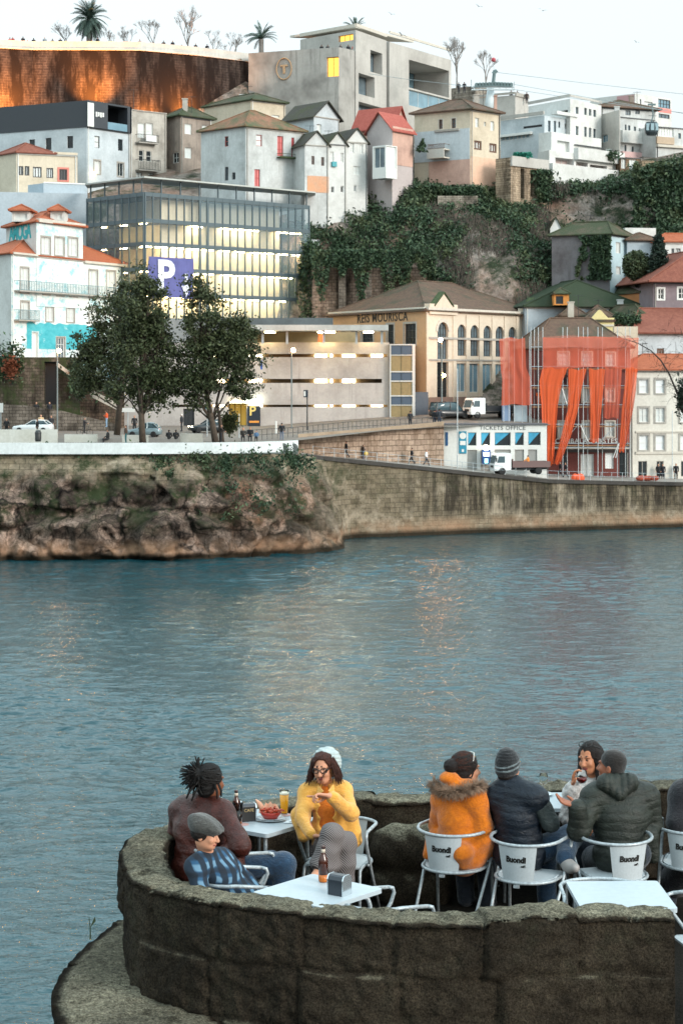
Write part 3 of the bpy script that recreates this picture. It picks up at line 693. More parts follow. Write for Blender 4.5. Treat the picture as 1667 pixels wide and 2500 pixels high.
brick_red = tiles('roof_tiles', '#74443a', '#96604f'); roof_or = tiles('roof_orange', '#9a5238', '#b26c4e'); roof_br = tiles('roof_brown', '#54423b', '#76604f', '#4a4a3c', .3)
roof_ms = tiles('roof_mossy', '#544a3f', '#6e5f50', '#434a36', .7); roof_gn = tiles('roof_green', '#3c3f37', '#4c4b40', '#364131', .9); roof_dk = tiles('roof_dark', '#3f3d37', '#55504a', '#4a4c38', .4)
roof_hp = tiles('roof_weathered', '#7d5644', '#99725a', '#565b42', .5)
m_moss = plain('moss', '#3a472a', .95, var=.4)
# ================================================================ fortress retaining wall, parapet, hilltop
FW = [(-260,294),(0,295.3),(82,297),(245,297),(345,297.5),(480,302),(607,308)]
def fw_pt(px):
 for (a, d0), (b, d1) in zip(FW, FW[1:]):
  if a <= px <= b: return d0 + (d1-d0)*(px-a)/(b-a)
 return FW[-1][1]
ZF = W(82, 101, 297).z
fort = empty('retaining_wall', W(300, 270, 299), 'tall curved fortress wall of dark stone glowing orange from lamps at its foot', 'retaining wall')
m = MB(); pts = [(xy(p, d), d) for p, d in FW]
for (a, b) in zip(pts, pts[1:]):
 m.quad((a[0], a[1]-2.2, 40), (b[0], b[1]-2.2, 40), (b[0], b[1], ZF-1.15), (a[0], a[1], ZF-1.15))
m.quad((pts[-1][0], pts[-1][1]-2.2, 40), (pts[-1][0]+1.5, pts[-1][1]+3, 40), (pts[-1][0]+1.5, pts[-1][1]+5, ZF-1.15), (*pts[-1], ZF-1.15))
part('masonry', m, stonework('fort_stone', '#5f524b', '#4b403c', '#76685f', 1.1, .4, samt=1.0, stain='#201916'), fort)
m = MB(); th = .5
for (a, b) in zip(pts, pts[1:]):
 for z0, z1, o in ((ZF-1.15, ZF, .0), (ZF-1.32, ZF-1.15, .14)):
  m.add([(a[0],a[1]-.12-o,z0),(b[0],b[1]-.12-o,z0),(b[0],b[1]+th,z0),(a[0],a[1]+th,z0),(a[0],a[1]-.12-o,z1),(b[0],b[1]-.12-o,z1),(b[0],b[1]+th,z1),(a[0],a[1]+th,z1)],
    [(0,3,2,1),(4,5,6,7),(0,1,5,4),(1,2,6,5),(2,3,7,6),(3,0,4,7)])
part('parapet', m, plaster('parapet_pale', '#c9c5bd', '#8d857b', .5, streak=.9), fort)
m = MB(); m.quad((-90,296,ZF-1.1),(-15.5,306.5,ZF-1.1),(-26,440,ZF-1.1),(-110,440,ZF-1.1)); struct('terrace_ground', m, plain('gravel', '#8f8878', .9))
for i, (px, py, e) in enumerate(((12,262,260),(95,262,70),(222,245,300),(362,268,230),(452,262,260),(532,258,230))):
 d = fw_pt(px); l = bpy.data.lights.new('flood_lamp', 'SPOT'); l.energy = e * (75 if i in (0, 2) else 24); l.color = (1, .36, .07); l.spot_size = math.radians(88 if i in (0, 2) else 130); l.spot_blend = 1; l.shadow_soft_size = .25
 o = bpy.data.objects.new('flood_lamp', l); COL.objects.link(o); o.location = W(px, py + 26, d - (4.6 if i in (0, 2) else 2.7)); o.rotation_euler = Vector((0, -3.2, -5)).to_track_quat('Z', 'Y').to_euler()
# ================================================================ museum of bare concrete
mu = Bld('museum', 'big bare concrete museum block with a golden ring sign on its left flank', 'museum', [(607,305.7),(827,300),(870,303.5)], 115, 38, conc_d)
h = mu.faces[0].rect(797, 139, 826.5, 187); h = (h[0], h[1], mu.faces[0].L - .02, h[3], .5); mu.hs[0].append(h)
window(mu.faces[0], h, mu.root, f_dark, g_lit, 2, 1, .08, .5)
mu.done()
t = Bld('museum_tower', 'upper concrete tower of the museum with deep square window openings facing right', 'museum', [(733,311.8),(868,303),(943,312.6)], 73, 40, conc)
t.win(1, k2((925,330,1000,468),(850,480,952,612),(850,668,1000,750)), f_dark, g_mid, 2, 1, .08, 1.6)
t.win(0, k2((722,222,815,262)), f_dark, g_lit, 3, 1, .06, .4)
t.done(); trim(t, 1, s_pale, 868, 70, 943, 78, .15, 'coping'); trim(t, 0, s_pale, 733, 70, 868, 78, .15, 'coping')
w = Bld('museum_wing', 'right concrete wing of the museum with a large shaded loggia', 'museum', [(950,314),(1101,332)], 102, 40, conc)
h = w.faces[0].rect(998, 160, 1101.5, 227); h = (h[0], h[1], w.faces[0].L - .8, h[3], 7.0); w.hs[0].append(h)
h2 = w.faces[0].rect(998, 231, 1101, 269); h2 = (h2[0], h2[1], w.faces[0].L - .3, h2[3], .5); w.hs[0].append(h2)
window(w.faces[0], h, w.root, f_dark, g_blue, 3, 1, .1, 6.8); window(w.faces[0], h2, w.root, f_white, g_blue, 4, 1, .06, .4)
w.done(); trim(w, 0, s_pale, 950, 98, 1101, 104, .15, 'coping')
m = MB()   # slanting canopy roof on the museum top
a, b_, c, d = W(708, 96, 316), W(868, 71, 306), W(1010, 108, 330), W(860, 90, 345)
for z in (0, .35): m.quad(*(v + Vector((0,0,.25+z)) for v in (a, b_, c, d)))
for p, q in ((a,b_),(b_,c),(c,d),(d,a)): m.quad(p+Vector((0,0,.25)), q+Vector((0,0,.25)), q+Vector((0,0,.6)), p+Vector((0,0,.6)))
part('roof', m, s_pale, t.root)
gold = plain('gold_sign', '#b08f6c', .6)
f0 = mu.faces[0]; cu, cz = f0.at(694, 168); ru = 1.25; rz_ = 1.65; m = MB()
m.tube([f0.p(cu + math.cos(q)*ru, cz + math.sin(q)*rz_, .12) for q in [2*PI*i/28 for i in range(28)]], .09, 6, closed=True)
sg = thing('ring_sign', m, gold, 'gold oval ring sign with a letter T on concrete museum flank', 'sign', smooth=True)
m = MB(); f0.box(m, cu-.6, cz+.35, cu+.6, cz+.62, .03, .16); f0.box(m, cu-.17, cz-.75, cu+.17, cz+.35, .03, .16); part('letter', m, gold, sg)
# ================================================================ houses below the fortress
d = Bld('house', 'white house with dark grey boxy top storey below the fortress', 'house', [(-60,271),(213,262),(318,268.6)], 310, 36, wh3)
d.win(0, k1((188,890,225,942),(293,880,330,958),(430,868,468,946)), f_dark, g_dark, 1, 2, .05)
d.win(1, k1((605,868,638,943)), f_dark, g_blind_sky, 1, 2, .06); d.win(1, k1((755,888,785,962)), f_dark, g_dark, 2, 1, .05)
d.win(1, k1((603,1025,641,1108)), f_white, g_blind_sky, 1, 1, .05, surround=s_gran, sw=.18); d.win(1, k1((752,1040,789,1124)), f_white, g_dark, 2, 1, .06, surround=s_gran, sw=.18); d.done()
zinc = plain('zinc_cladding', '#33373c', .6, var=.15, vscale=8)
up = MB(); P = d.poly; c0 = sum(P, Vector()) / 4; top = zy(245, 262)
Q = [p + (p - c0).normalized() * .25 for p in P]; fa = Wall(213.8, 261.6, 318.6, 268.2)
u0, z0, u1, z1 = fa.rect(264, 260, 312, 319); hs_ = [(u0, z0, u1, z1, 1.8)]
fa.holes(up, 0, d.zt, fa.L, top, hs_, 1.8)
for i, j in ((0,1),(2,3),(3,0)): up.quad((Q[i].x,Q[i].y,d.zt),(Q[j].x,Q[j].y,d.zt),(Q[j].x,Q[j].y,top),(Q[i].x,Q[i].y,top))
up.quad(*[(q.x,q.y,top) for q in Q]); up.quad(*[(q.x,q.y,d.zt) for q in Q])
ts = part('top_storey', up, zinc, d.root)
m = MB(); fa.box(m, *fa.rect(214, 251, 229, 309), .02, .08); part('panel', m, f_white, d.root)
m = MB(); q = fa.rect(234, 275, 262, 287)
for i in range(4): fa.box(m, q[0] + i*.42, q[1] + (.1 if i % 2 else 0), q[0] + i*.42 + .3, q[3], .02, .07)
part('lettering', m, f_white, d.root)
m = MB(); fa.box(m, hs_[0][0], hs_[0][1]+.02, hs_[0][2], hs_[0][1]+1.0, -.1, -.05); part('balcony_glass', m, g_blue, d.root)
m = MB(); m.ball(W(230, 425, 262.6), .28, 8); part('lamp', m, lamp_mat('lamp_warm', '#ffd9a0', 6), d.root)
e = Bld('house', 'worn grey tenement with two iron balconies between white house and brown house', 'house', [(318,268.8),(407,273),11], 266, 38, old)
e.win(0, k1((880,785,925,880),(932,785,977,880)), f_white, g_blind_sky, 1, 2, .08); e.win(0, k1((888,958,919,1028),(935,963,968,1030)), f_white, g_dark, 1, 2, .07)
e.win(0, k1((870,1100,908,1146),(947,1105,985,1150)), f_dark, g_blind_sky, 2, 1, .06); e.done()
def balcony(b, fi, px0, py0, px1, py1, out=.9, mat=m_iron, slab=s_gran, solid=False, n=14):
 f = b.faces[fi]; u0, z0, u1, z1 = f.rect(px0, py0, px1, py1); s = MB(); f.box(s, u0, z0-.16, u1, z0, -.05, out); sl = part('balcony', s, slab, b.root)
 r = MB()
 if solid: f.box(r, u0, z0, u1, z1, out-.12, out)
 else:
  f.box(r, u0, z1-.06, u1, z1, out-.08, out-.02); f.box(r, u0, z0+.03, u1, z0+.08, out-.08, out-.02)
  for i in range(n + 1):
   u = u0 + (u1-u0)*i/n; f.box(r, u-.02, z0, u+.02, z1, out-.07, out-.03)
  for u in (u0, u1-.05): f.box(r, u, z1-.06, u+.05, z1, 0, out-.08)
 link('railing', r.mesh('railing', mat), sl); return sl
balcony(e, 0, 331, 330, 379, 349); balcony(e, 0, 331, 391, 383, 416)
m = MB(); f = e.faces[0]; f.box(m, *f.rect(347, 332, 372, 347), .95, 1.0); thing('laundry', m, plain('cloth_white', '#d8d8d6', .9), 'white sheet hung out to dry on the upper balcony of the grey tenement', 'laundry')
f_ = Bld('house', 'dirty brown house with mossy hip roof beside the grey tenement', 'house', [(405,276),(441,272.5),(517,277)], 283, 38, dul)
f_.win(1, k1((1180,790,1224,856),(1290,800,1330,842),(1180,942,1224,1010)), f_white, g_blind_sky, 1, 1, .07); f_.win(0, k1((1104,972,1142,1040)), f_white, g_dark, 2, 2, .08); f_.done(); f_.hip(roof_ms, 1.7, .6, .4)
g = Bld('house', 'low cream house with red tiled roof and dark shutters at far left', 'house', [(-10,259),(41,255),(190,258)], 374, 34, crm)
g.win(1, k1((120,1060,152,1118),(160,1060,190,1120),(212,1065,268,1132),(298,1072,342,1136)), f_dark, g_blind_sky, 3, 1, .12); g.win(1, k1((380,1080,430,1150)), f_dark, g_dark, 3, 1, .12, surround=plain('pink_trim', '#c4776a', .8), sw=.25); g.done()
hp = Bld.__new__(Bld); hp.poly = [g.poly[0], g.poly[1], g.poly[1].lerp(g.poly[2], .62), g.poly[0].lerp(g.poly[3], .62)]; hp.zt = g.zt; hp.root = g.root; hp.hip(brick_red, 1.6, .3, .45)
trim(g, 1, crm, 130, 372, 190, 378, .1, 'parapet')
b = Bld('annex', 'blank blue-grey plastered block rising behind the turquoise tiled house', 'building', [(-80,246),(213,249,10)[:2],9], 467, 20, blu); b.done()
b = Bld('annex', 'small blue-grey plastered roof house on top of the blank block', 'building', [(69,252),(107,249.3),(214,251.5)], 447, 30, blu); b.done(); trim(b, 1, f_white, 107, 446, 214, 449, .08, 'coping')
i = Bld('house', 'large white house with mossy left slope and orange right slope and red doors', 'house', [(491,261),(600,255),(742,261)], 310, 36, wh2)
i.win(0, k2((-3,870,20,935)), f_red, g_dark, 1, 2, .08); i.win(0, k2((-2,1065,20,1150),(42,1100,65,1145)), f_dark, g_mid, 2, 2, .06); i.win(0, [(549,408,557,441),(567,421,575,438)], f_dark, g_mid, 2, 2, .06)
i.win(1, k2((197,860,235,932)), f_red, g_blind_sky, 1, 2, .07); i.win(1, k2((332,868,370,996)), f_red, plain('door_pink', '#c06a68', .6), 2, 3, .07, name='door'); i.win(1, k2((422,878,441,1000)), f_red, plain('door_red', '#a23c40', .6), 1, 3, .05, name='door')
i.win(1, k2((187,1080,222,1190)), f_red, MATS['door_pink'], 2, 2, .06, name='door'); i.done()
rf = i.hip(roof_hp, 2.9, .5, .46); balcony(i, 1, 676, 378, 750, 386, .9, m_moss, m_moss, n=2)
j = Bld('house', 'cream house half hidden behind the mossy hip roof under museum wall', 'house', [(500,288),(613,280),(697,284)], 245, 40, crm)
j.win(1, k2((296,735,345,748)), f_white, g_blind_sky, 1, 1, .05); j.done(); j.hip(roof_ms, 1.6, .5, .3)
k = Bld('house', 'pale grey house with steep dark gable and white bargeboards below museum', 'house', [(694,272),(766,267),(828,271)], 282, 40, wh3)
k.win(1, k2((622,678,650,738),(584,793,614,852)), f_white, g_blind_sky, 1, 1, .05); k.done(); k.gable(roof_dk, 2.1, 0, .5)
ROW = [('narrow white gabled house with orange stained foot, left of three', [(744,256.5),(802,258),8], 352, [(550,995,569,1050),(612,1003,631,1058)], 1.7, wh2),
  ('narrow white gabled house with teal box under its window, middle of three', [(802,258),(845.5,259.2),8], 351, [(668,968,691,1030),(734,976,753,1036)], 1.5, wh1),
  ('narrow white gabled house with square lit lower window, right of three', [(845.5,259.2),(897,260.6),8], 345, [(797,912,820,975),(853,920,877,979),(817,1060,858,1115)], 1.7, wh1)]
for lb, cs, yt, ws, hh, mt in ROW:
 r = Bld('house', lb, 'house', cs, yt, 36, mt, 'row of narrow gabled houses')
 r.win(0, k2(*ws), f_brown if 'orange' in lb else f_white, g_mid if 'orange' in lb else g_blind_sky, 2, 2, .08)
 if 'orange' in lb: r.win(0, k2((548,1172,572,1195),(612,1185,630,1225)), f_white, g_mid, 1, 1)
 elif 'teal' in lb: r.win(0, k2((675,1190,694,1230),(735,1186,755,1228)), f_white, g_dark, 1, 1)
 else: r.win(0, k2((820,1182,835,1222)), f_white, g_mid, 1, 1)
 r.done(); r.gable(roof_dk, hh, 1, .3)
 if 'orange' in lb: trim(r, 0, plaster('orange_stain', '#cf9a78', '#b0a090', .8), 750, 430, 802, 470, .05, 'plinth')
 if 'teal' in lb: trim(r, 0, plain('teal', '#2b8d95', .5), 809, 395, 820, 407, .3, 'awning_box')
m_ = Bld('house', 'pink house with bright red roofs and a white glazed bay window', 'house', [(896,263),(957,259),(1009,263)], 315, 36, plaster('render_mauve', '#b9aeab', '#8a807d', .3))
m_.win(1, k2((1101,900,1119,965)), f_dark, g_dark, 1, 1, .05); m_.done()
red_roof = tiles('roof_red', '#9c4f45', '#b5665a'); m_.gable(red_roof, 2.4, 1, .4)
trim(m_, 1, pnk, 958, 312, 1008, 405, .05, 'side_wall')
m2 = Bld('house', 'salmon house with red gabled roof behind the pink house', 'house', [(864,272),(960,268),(992,271)], 305, 40, pnk); m2.done(); m2.gable(red_roof, 2.6, 0, .4)
by = Bld('bay_window', 'glazed bay', 'bay', [(909,258.5),(942,257),(969,258.5)], 354, 42.5, f_white); by.root.name = 'bay_window'
by.win(0, k2((948,940,1015,1072)), f_white, g_mid, 2, 1, .08); by.win(1, k2((1028,935,1090,1078)), f_white, plain('pane_bright', '#e6e9e8', .4), 1, 1, .08); by.done()
by.root['label'] = 'grey framed glass bay box on the front of the pink house'
n = Bld('house', 'tan and white hip roofed house with two arched windows and brown shutters', 'house', [(1011,267),(1148,262),(1220,266.5)], 268, 36, crm)
n.win(0, [(1071,292,1080,315),(1102,289,1112,313)], f_brown, g_mid, 2, 2, .1, surround=s_pale, sw=.12); n.win(0, k2((1362,895,1392,925)), f_white, g_dark, 2, 1, .06)
n.win(1, k3((242,752,264,812),(339,774,362,834)), f_white, g_blind_sky, 1, 2, .06); n.win(1, k3((297,778,310,806)), f_white, g_blind_sky, 1, 1, .05)
n.win(1, k3((234,898,282,956),(331,916,378,974)), f_brown, g_blind_sky, 3, 1, .22); n.win(1, k3((208,1058,224,1088),(233,1062,257,1092),(302,1074,350,1108)), f_brown, g_dark, 2, 1, .08); n.done(); n.hip(roof_br, 2.0, .6, .42)
trim(n, 0, wh3, 1012, 318, 1146, 393, .07, 'lower_render'); trim(n, 0, s_gran, 1062, 316, 1122, 321, .3, 'ledge')
trim(n, 0, pnk, 1047, 392, 1147, 452, .1, 'base_wall'); trim(n, 1, plaster('render_salmon', '#dcb59c', '#a98570', .5), 1149, 385, 1212, 452, .06, 'base_wall')
balcony(n, 0, 1057, 368, 1098, 386, 1.6, plaster('balcony_pale', '#c9c5bd'), s_pale, True); balcony(n, 0, 1057, 354, 1098, 366, 1.5, f_brown, s_pale, n=18)
m = MB(); m.tube([W(1026, 368, 262), W(1033, 340, 262)], [.5, .05], 7);
for q in range(240):
 t_ = random.random(); leaf(m, W(1026+6*t_, 370-30*t_, 262) + Vector((random.gauss(0,.45*(1-t_)),random.gauss(0,.3),0)), .22)
thing('cypress', m, MATS['ivy_leaf'], 'small dark pointed cypress on terrace left of the tan house', 'tree')
ch = MB(); ch.box((xy(1205,268),267.5,n.zt+.4),(xy(1212,268),268.2,n.zt+2.6)); ch.box((xy(1204,268),267.4,n.zt+2.6),(xy(1213,268),268.3,n.zt+2.75)); part('chimney', ch, pnk, n.root)
# ================================================================ long walls and white modern blocks at right
w = Bld('boundary_wall', 'rough stone wall on the ridge right of the museum', 'wall', [(1101,306),(1160,303,3)[:2],3], 216, 44, stonework('ridge_stone', '#a39a8e', '#8b8176', '#6f675d', .8, .35)); w.done()
w = Bld('terrace_building', 'low grey concrete building under the ridge behind the cable car pylon', 'building', [(1154,300),(1257,296),(1289,299)], 232, 42, conc); w.done(); trim(w, 0, s_gran, 1154, 229, 1257, 234, .2, 'coping'); trim(w, 1, s_gran, 1257, 229, 1289, 238, .2, 'coping')
q = Bld('apartment_block', 'tall white modern block with narrow vertical windows on the right hill', 'building', [(1289,286),(1391,278),(1467,285)], 241, 38, wh1)
cols_ = [(882,900),(936,953),(966,982),(994,1012)]
q.win(1, k3(*[(a, 683+6*n_, b, 727+6*n_) for n_, (a, b) in enumerate(cols_)], *[(a, 804+6*n_, b, 862+12*n_) for n_, (a, b) in enumerate(cols_)]), f_dark, g_mid, 1, 1, .05, .3)
q.win(0, k3((725,710,832,725)), f_dark, g_dark, 4, 1, .05); q.done(); trim(q, 0, conc, 1289, 239, 1391, 246, .1, 'coping'); trim(q, 1, conc, 1391, 239, 1467, 244, .1, 'coping')
p = Bld('apartment_block', 'pale glassy terrace block with cable stay mast left of tall white block', 'building', [(1221,281),(1328,275),(1398,280)], 282, 38, wh3)
p.win(0, k3((548,800,668,815)), f_dark, g_dark, 5, 1, .05); p.win(0, k3((405,862,585,890)), f_white, g_blue, 7, 1, .08); p.win(1, k3((705,770,722,840),(742,772,757,842),(771,776,783,815),(812,790,827,822)), f_dark, g_mid, 1, 1, .05); p.done()
trim(p, 0, conc, 1221, 278, 1328, 286, .2, 'coping'); trim(p, 0, f_white, 1221, 326, 1300, 332, .5, 'ledge'); trim(p, 1, wh1, 1345, 276, 1398, 284, 1.0, 'canopy')
z_ = Bld('apartment_block', 'white stepped terrace block with long balcony bands above the cliff', 'building', [(1312,272),(1340,268.5),(1513,279)], 366, 36, wh1)
z_.win(1, k3((752,1010,870,1102),(884,1035,958,1120),(972,1055,1080,1138),(1092,1080,1160,1158)), f_white, plain('pane_pinkish', '#bdaaa6', .4), 3, 1, .1, 1.2); z_.done()
trim(z_, 1, wh1, 1336, 409, 1513, 457, .9, 'balcony_band'); trim(z_, 1, wh1, 1400, 368, 1513, 396, .8, 'balcony_band')
zz = Bld('apartment_block', 'white upper terrace storey with a wide square picture window', 'building', [(1314,273),(1345,271.5),(1467,279.5)], 322, 42, wh1)
zz.win(1, k3((764,900,842,978)), f_white, g_blind_sky, 1, 1, .1, .6); zz.win(1, k3((925,950,1036,1005)), f_white, plain('pane_bright', '#e6e9e8', .4), 3, 1, .08, .3); zz.done(); trim(zz, 1, f_dark, 1400, 357, 1467, 359, .4, 'shade_rail')
m = MB()
for _k in range(160): leaf(m, W(1490, 381, 276) + Vector((random.gauss(0,.9),random.gauss(0,.3),random.gauss(0,.35))), .3)
thing('shrub', m, MATS['ivy_leaf'], 'round dark shrub on white terrace balcony', 'shrub')
r = Bld('apartment_block', 'grey rendered stair block between white block and long white house', 'building', [(1467,286),(1511,281),(1513,282)], 268, 40, conc)
r.win(0, k3((1050,860,1086,908)), f_white, g_blue, 2, 1, .06); r.done()
s = Bld('house', 'long white terraced house with many small upper windows at right', 'house', [(1508,287),(1597,291,9)[:2],9], 284, 38, wh2)
s.win(0, k3((1195,795,1206,838),(1215,800,1230,842),(1252,808,1266,852),(1284,818,1297,858),(1192,925,1205,965),(1238,935,1252,975),(1285,950,1298,985)), f_dark, g_mid, 1, 1, .04)
s.win(0, k3((1315,950,1330,1000),(1332,955,1430,1005)), f_dark, plain('awning_green', '#2f7a5c', .6), 4, 1, .08); s.done(); trim(s, 0, wh1, 1511, 322, 1597, 352, .7, 'balcony_band'); trim(s, 0, plain('pink_rail', '#c9a7a4', .7), 1513, 372, 1570, 386, .5, 'railing')
s2 = Bld('house', 'stone based cottage with white shutters under the long white house', 'house', [(1512,277),(1566,278,8)[:2],8], 384, 34, stonework('warm_rubble', '#a38a74', '#8a715d', '#6b5a4a', .5, .3))
s2.win(0, k3((1172,1010,1200,1075),(1222,1018,1268,1082),(1278,1030,1300,1085)), f_white, g_blind_sky, 2, 1, .07); s2.done()
u = Bld('house', 'tan house with red tiled roof behind the gondola at right', 'house', [(1465,300),(1600,304,10)[:2],10], 262, 44, wh2); u.win(0, k3((1198,705,1232,735),(1260,705,1290,728)), f_dark, g_mid, 2, 1, .06); u.done(); u.hip(roof_br, 1.7, .8, .3)
v = Bld('building', 'far white building with pink band and gridded window against the sky', 'building', [(1440,318),(1549,312),(1638,318)], 228, 50, wh1)
v.win(1, k3((1408,635,1485,690)), f_dark, g_blue, 4, 2, .1); v.win(1, k3((1410,728,1480,755)), f_dark, g_mid, 3, 1, .08); v.win(1, k3((1290,633,1300,665),(1320,650,1372,672)), f_dark, g_blind_sky, 1, 1, .05); v.done()
trim(v, 1, plain('band_pink', '#d97f76', .7), 1605, 265, 1637, 275, .06, 'pink_band'); trim(v, 0, plain('band_mauve', '#b58f90', .8), 1505, 233, 1547, 256, .05, 'pink_band')
x = Bld('house', 'long pale house with glazed veranda at right edge below the gondola', 'house', [(1600,286),(1760,292,9)[:2],9], 308, 38, wh2)
x.win(0, k3((1402,808,1505,872)), f_white, g_blind_sky, 6, 1, .08); x.win(0, k3((1535,850,1552,885),(1400,890,1470,905)), f_dark, g_mid, 1, 1, .05); x.done(); trim(x, 0, plaster('tan_band', '#b9a58f'), 1600, 335, 1642, 352, .3, 'spandrel'); trim(x, 0, s_pale, 1600, 356, 1700, 362, .5, 'ledge')
y = Bld('boundary_wall', 'stone terrace wall with railing at right edge under veranda house', 'wall', [(1566,276),(1760,278,3)[:2],3], 392, 36, stonework('tan_rubble', '#a39079', '#8d7a65', '#6b5c4b', .6, .3)); y.done()
w = Bld('retaining_wall', 'pale stone retaining wall with tall buttress arches under white terraces', 'retaining wall', [(1209,262.5),(1246,260.5),(1336,266)], 384, 30, stonework('pale_rubble', '#b8a48d', '#a08c76', '#7a6a58', .55, .3, moss='#4a4c36', mamt=.3))
w.win(1, [(1270,412,1279,485),(1294,418,1302,480)], f_dark, g_dark, 1, 1, .03, 1.2, name='niche'); w.done(); trim(w, 1, conc, 1246, 386, 1336, 410, .25, 'parapet')
m = MB()
for _k in range(130): leaf(m, W(random.uniform(1252,1296), 378 + random.uniform(-4,5), 262.5), .34)
thing('hanging_nets', m, plain('net_green', '#2b7d6b', .7), 'teal green netting heaped on the terrace of the retaining wall', 'netting')
for lb, px0, px1, yt, D in (('low pale stone garden wall on the slope below the tan house', 1068, 1166, 478, 260.5),):
 w = Bld('garden_wall', lb, 'wall', [(px0, D), (px1, D), 1.2], yt, 33, stonework('garden_rubble', '#b0a698', '#948a7c', '#6a6156', .5, .28)); w.done()
m = MB()
for _k in range(2600):
 px = random.uniform(1015, 1188); leaf(m, W(px, 461 + (px-1015)*.03 + random.gauss(0, 5), 262 + random.uniform(-.8,.8)), .26)
thing('hedge', m, MATS['ivy_leaf'], 'long clipped dark hedge in front of the tan house', 'hedge')
w = Bld('retaining_wall', 'pinkish rubble retaining wall with stone buttresses behind the long brown roof', 'retaining wall', [(762,249.5),(1040,248.2),2], 655, 20, stonework('pink_rubble', '#ab9484', '#8f7868', '#5d4f46', .6, .38, moss='#3c4230', mamt=.25)); w.done()
bt = MB()
for px in (838, 900, 955): f = w.faces[0]; uu, _ = f.at(px, 700); f.box(bt, uu-.5, 20, uu+.4, zy(640, 249), 0, .9)
part('buttress', bt, stonework('buttress_stone', '#8c8176', '#776c61', '#544b43', .7, .4), w.root)
iv = MB()
for _k in range(5200):
 px = random.uniform(765, 1065); t_ = random.random(); lob = max(0, noise.noise(Vector((px*.03, 0, 2))) + .25)
 py = 610 + t_ * (30 + 150 * lob); leaf(iv, W(px + random.gauss(0,2), py, 248.2 - random.uniform(.1,.9)), .24)
thing('hanging_ivy', iv, MATS['ivy_leaf'], 'curtains of dark ivy hanging over the pinkish rubble wall', 'ivy')
iv = MB()
for _k in range(4200):
 px = random.uniform(1545, 1740); py = random.uniform(398, 575)
 if px < 1600 and py > 480 - (px-1545)*1.2 + 100: continue
 if noise.noise(Vector((px*.02, py*.02, 4))) < -.38: continue
 for _q in range(2): leaf(iv, W(px + random.gauss(0,2), py + random.gauss(0,2), 261.5 - random.uniform(0,1.4)), .3)
thing('hanging_ivy', iv, MATS['ivy_leaf'], 'huge mass of ivy covering the cliff at the right edge', 'ivy')
iv = MB()
for _k in range(1500):
 t_ = random.random(); px = random.gauss(1325, 11 * (1 - .35 * t_)); leaf(iv, W(px, 415 + 78 * t_, 264 - random.uniform(0, 1)), .28)
thing('hanging_ivy', iv, MATS['ivy_leaf'], 'dark ivy column draped over the corner of the white terraces', 'ivy')
# ================================================================ helpers for the street front
def screen_mat(name, col, op, rough=.6):
 if name in MATS: return MATS[name]
 m, nt, b = _nt(name); b.inputs['Base Color'].default_value = rgb(col); b.inputs['Roughness'].default_value = rough
 tr = nt.nodes.new('ShaderNodeBsdfTransparent'); mx = nt.nodes.new('ShaderNodeMixShader'); mx.inputs[0].default_value = op
 nt.links.new(tr.outputs[0], mx.inputs[1]); nt.links.new(b.outputs[0], mx.inputs[2])
 nt.links.new(mx.outputs[0], nt.nodes['Material Output'].inputs['Surface']); MATS[name] = m; return m
def arch_fill(b, fi, h, mat, out=-.005, ring=None, name='arch'):
 """curved corner pieces that turn the head of an opening into a round arch, and an optional proud ring"""
 f = b.faces[fi]; a, z0, c, z1 = h[:4]; r = (c-a)/2; cx = (a+c)/2; zc = z1 - r; m = MB(); N = 8
 for sg in (-1, 1):
  for i in range(N):
   q0, q1 = PI/2*i/N, PI/2*(i+1)/N
   p0 = (cx + sg*r*math.cos(q0), zc + r*math.sin(q0)); p1 = (cx + sg*r*math.cos(q1), zc + r*math.sin(q1)); e = cx + sg*r
   m.quad(f.p(e, p0[1], out), f.p(e, p1[1], out), f.p(p1[0], p1[1], out), f.p(p0[0], p0[1], out))
   m.quad(f.p(*p0, out), f.p(*p1, out), f.p(*p1, out-.25), f.p(*p0, out-.25))
 o = part(name, m, mat, b.root)
 if ring:
  m = MB(); R = r + .38
  for i in range(16):
   q0, q1 = PI*i/16, PI*(i+1)/16
   P = [(cx + k*math.cos(q), zc + k*math.sin(q)) for k, q in ((r,q0),(R,q0),(R,q1),(r,q1))]
   V = [f.p(*p, o_) for o_ in (.0, .09) for p in P]; m.add(V, [(4,5,6,7),(0,1,5,4),(2,3,7,6),(3,0,4,7),(1,2,6,5)])
  part('arch_ring', m, ring, b.root)
def face_mat(b, fi, mat):
 me = [c for c in b.root.children if c.name.startswith('wall')][0].data; me.materials.append(mat); k = len(me.materials) - 1
 for pol in me.polygons:
  if abs(pol.normal.dot(b.faces[fi].N)) > .9 and abs((pol.center - b.faces[fi].A).dot(b.faces[fi].N)) < .05: pol.material_index = k
lampw = lamp_mat('tube_light', '#ffe2a8', 46); lampw2 = lamp_mat('deck_light', '#fff0c8', 9); lampo = lamp_mat('street_glow', '#ffa85c', 130)
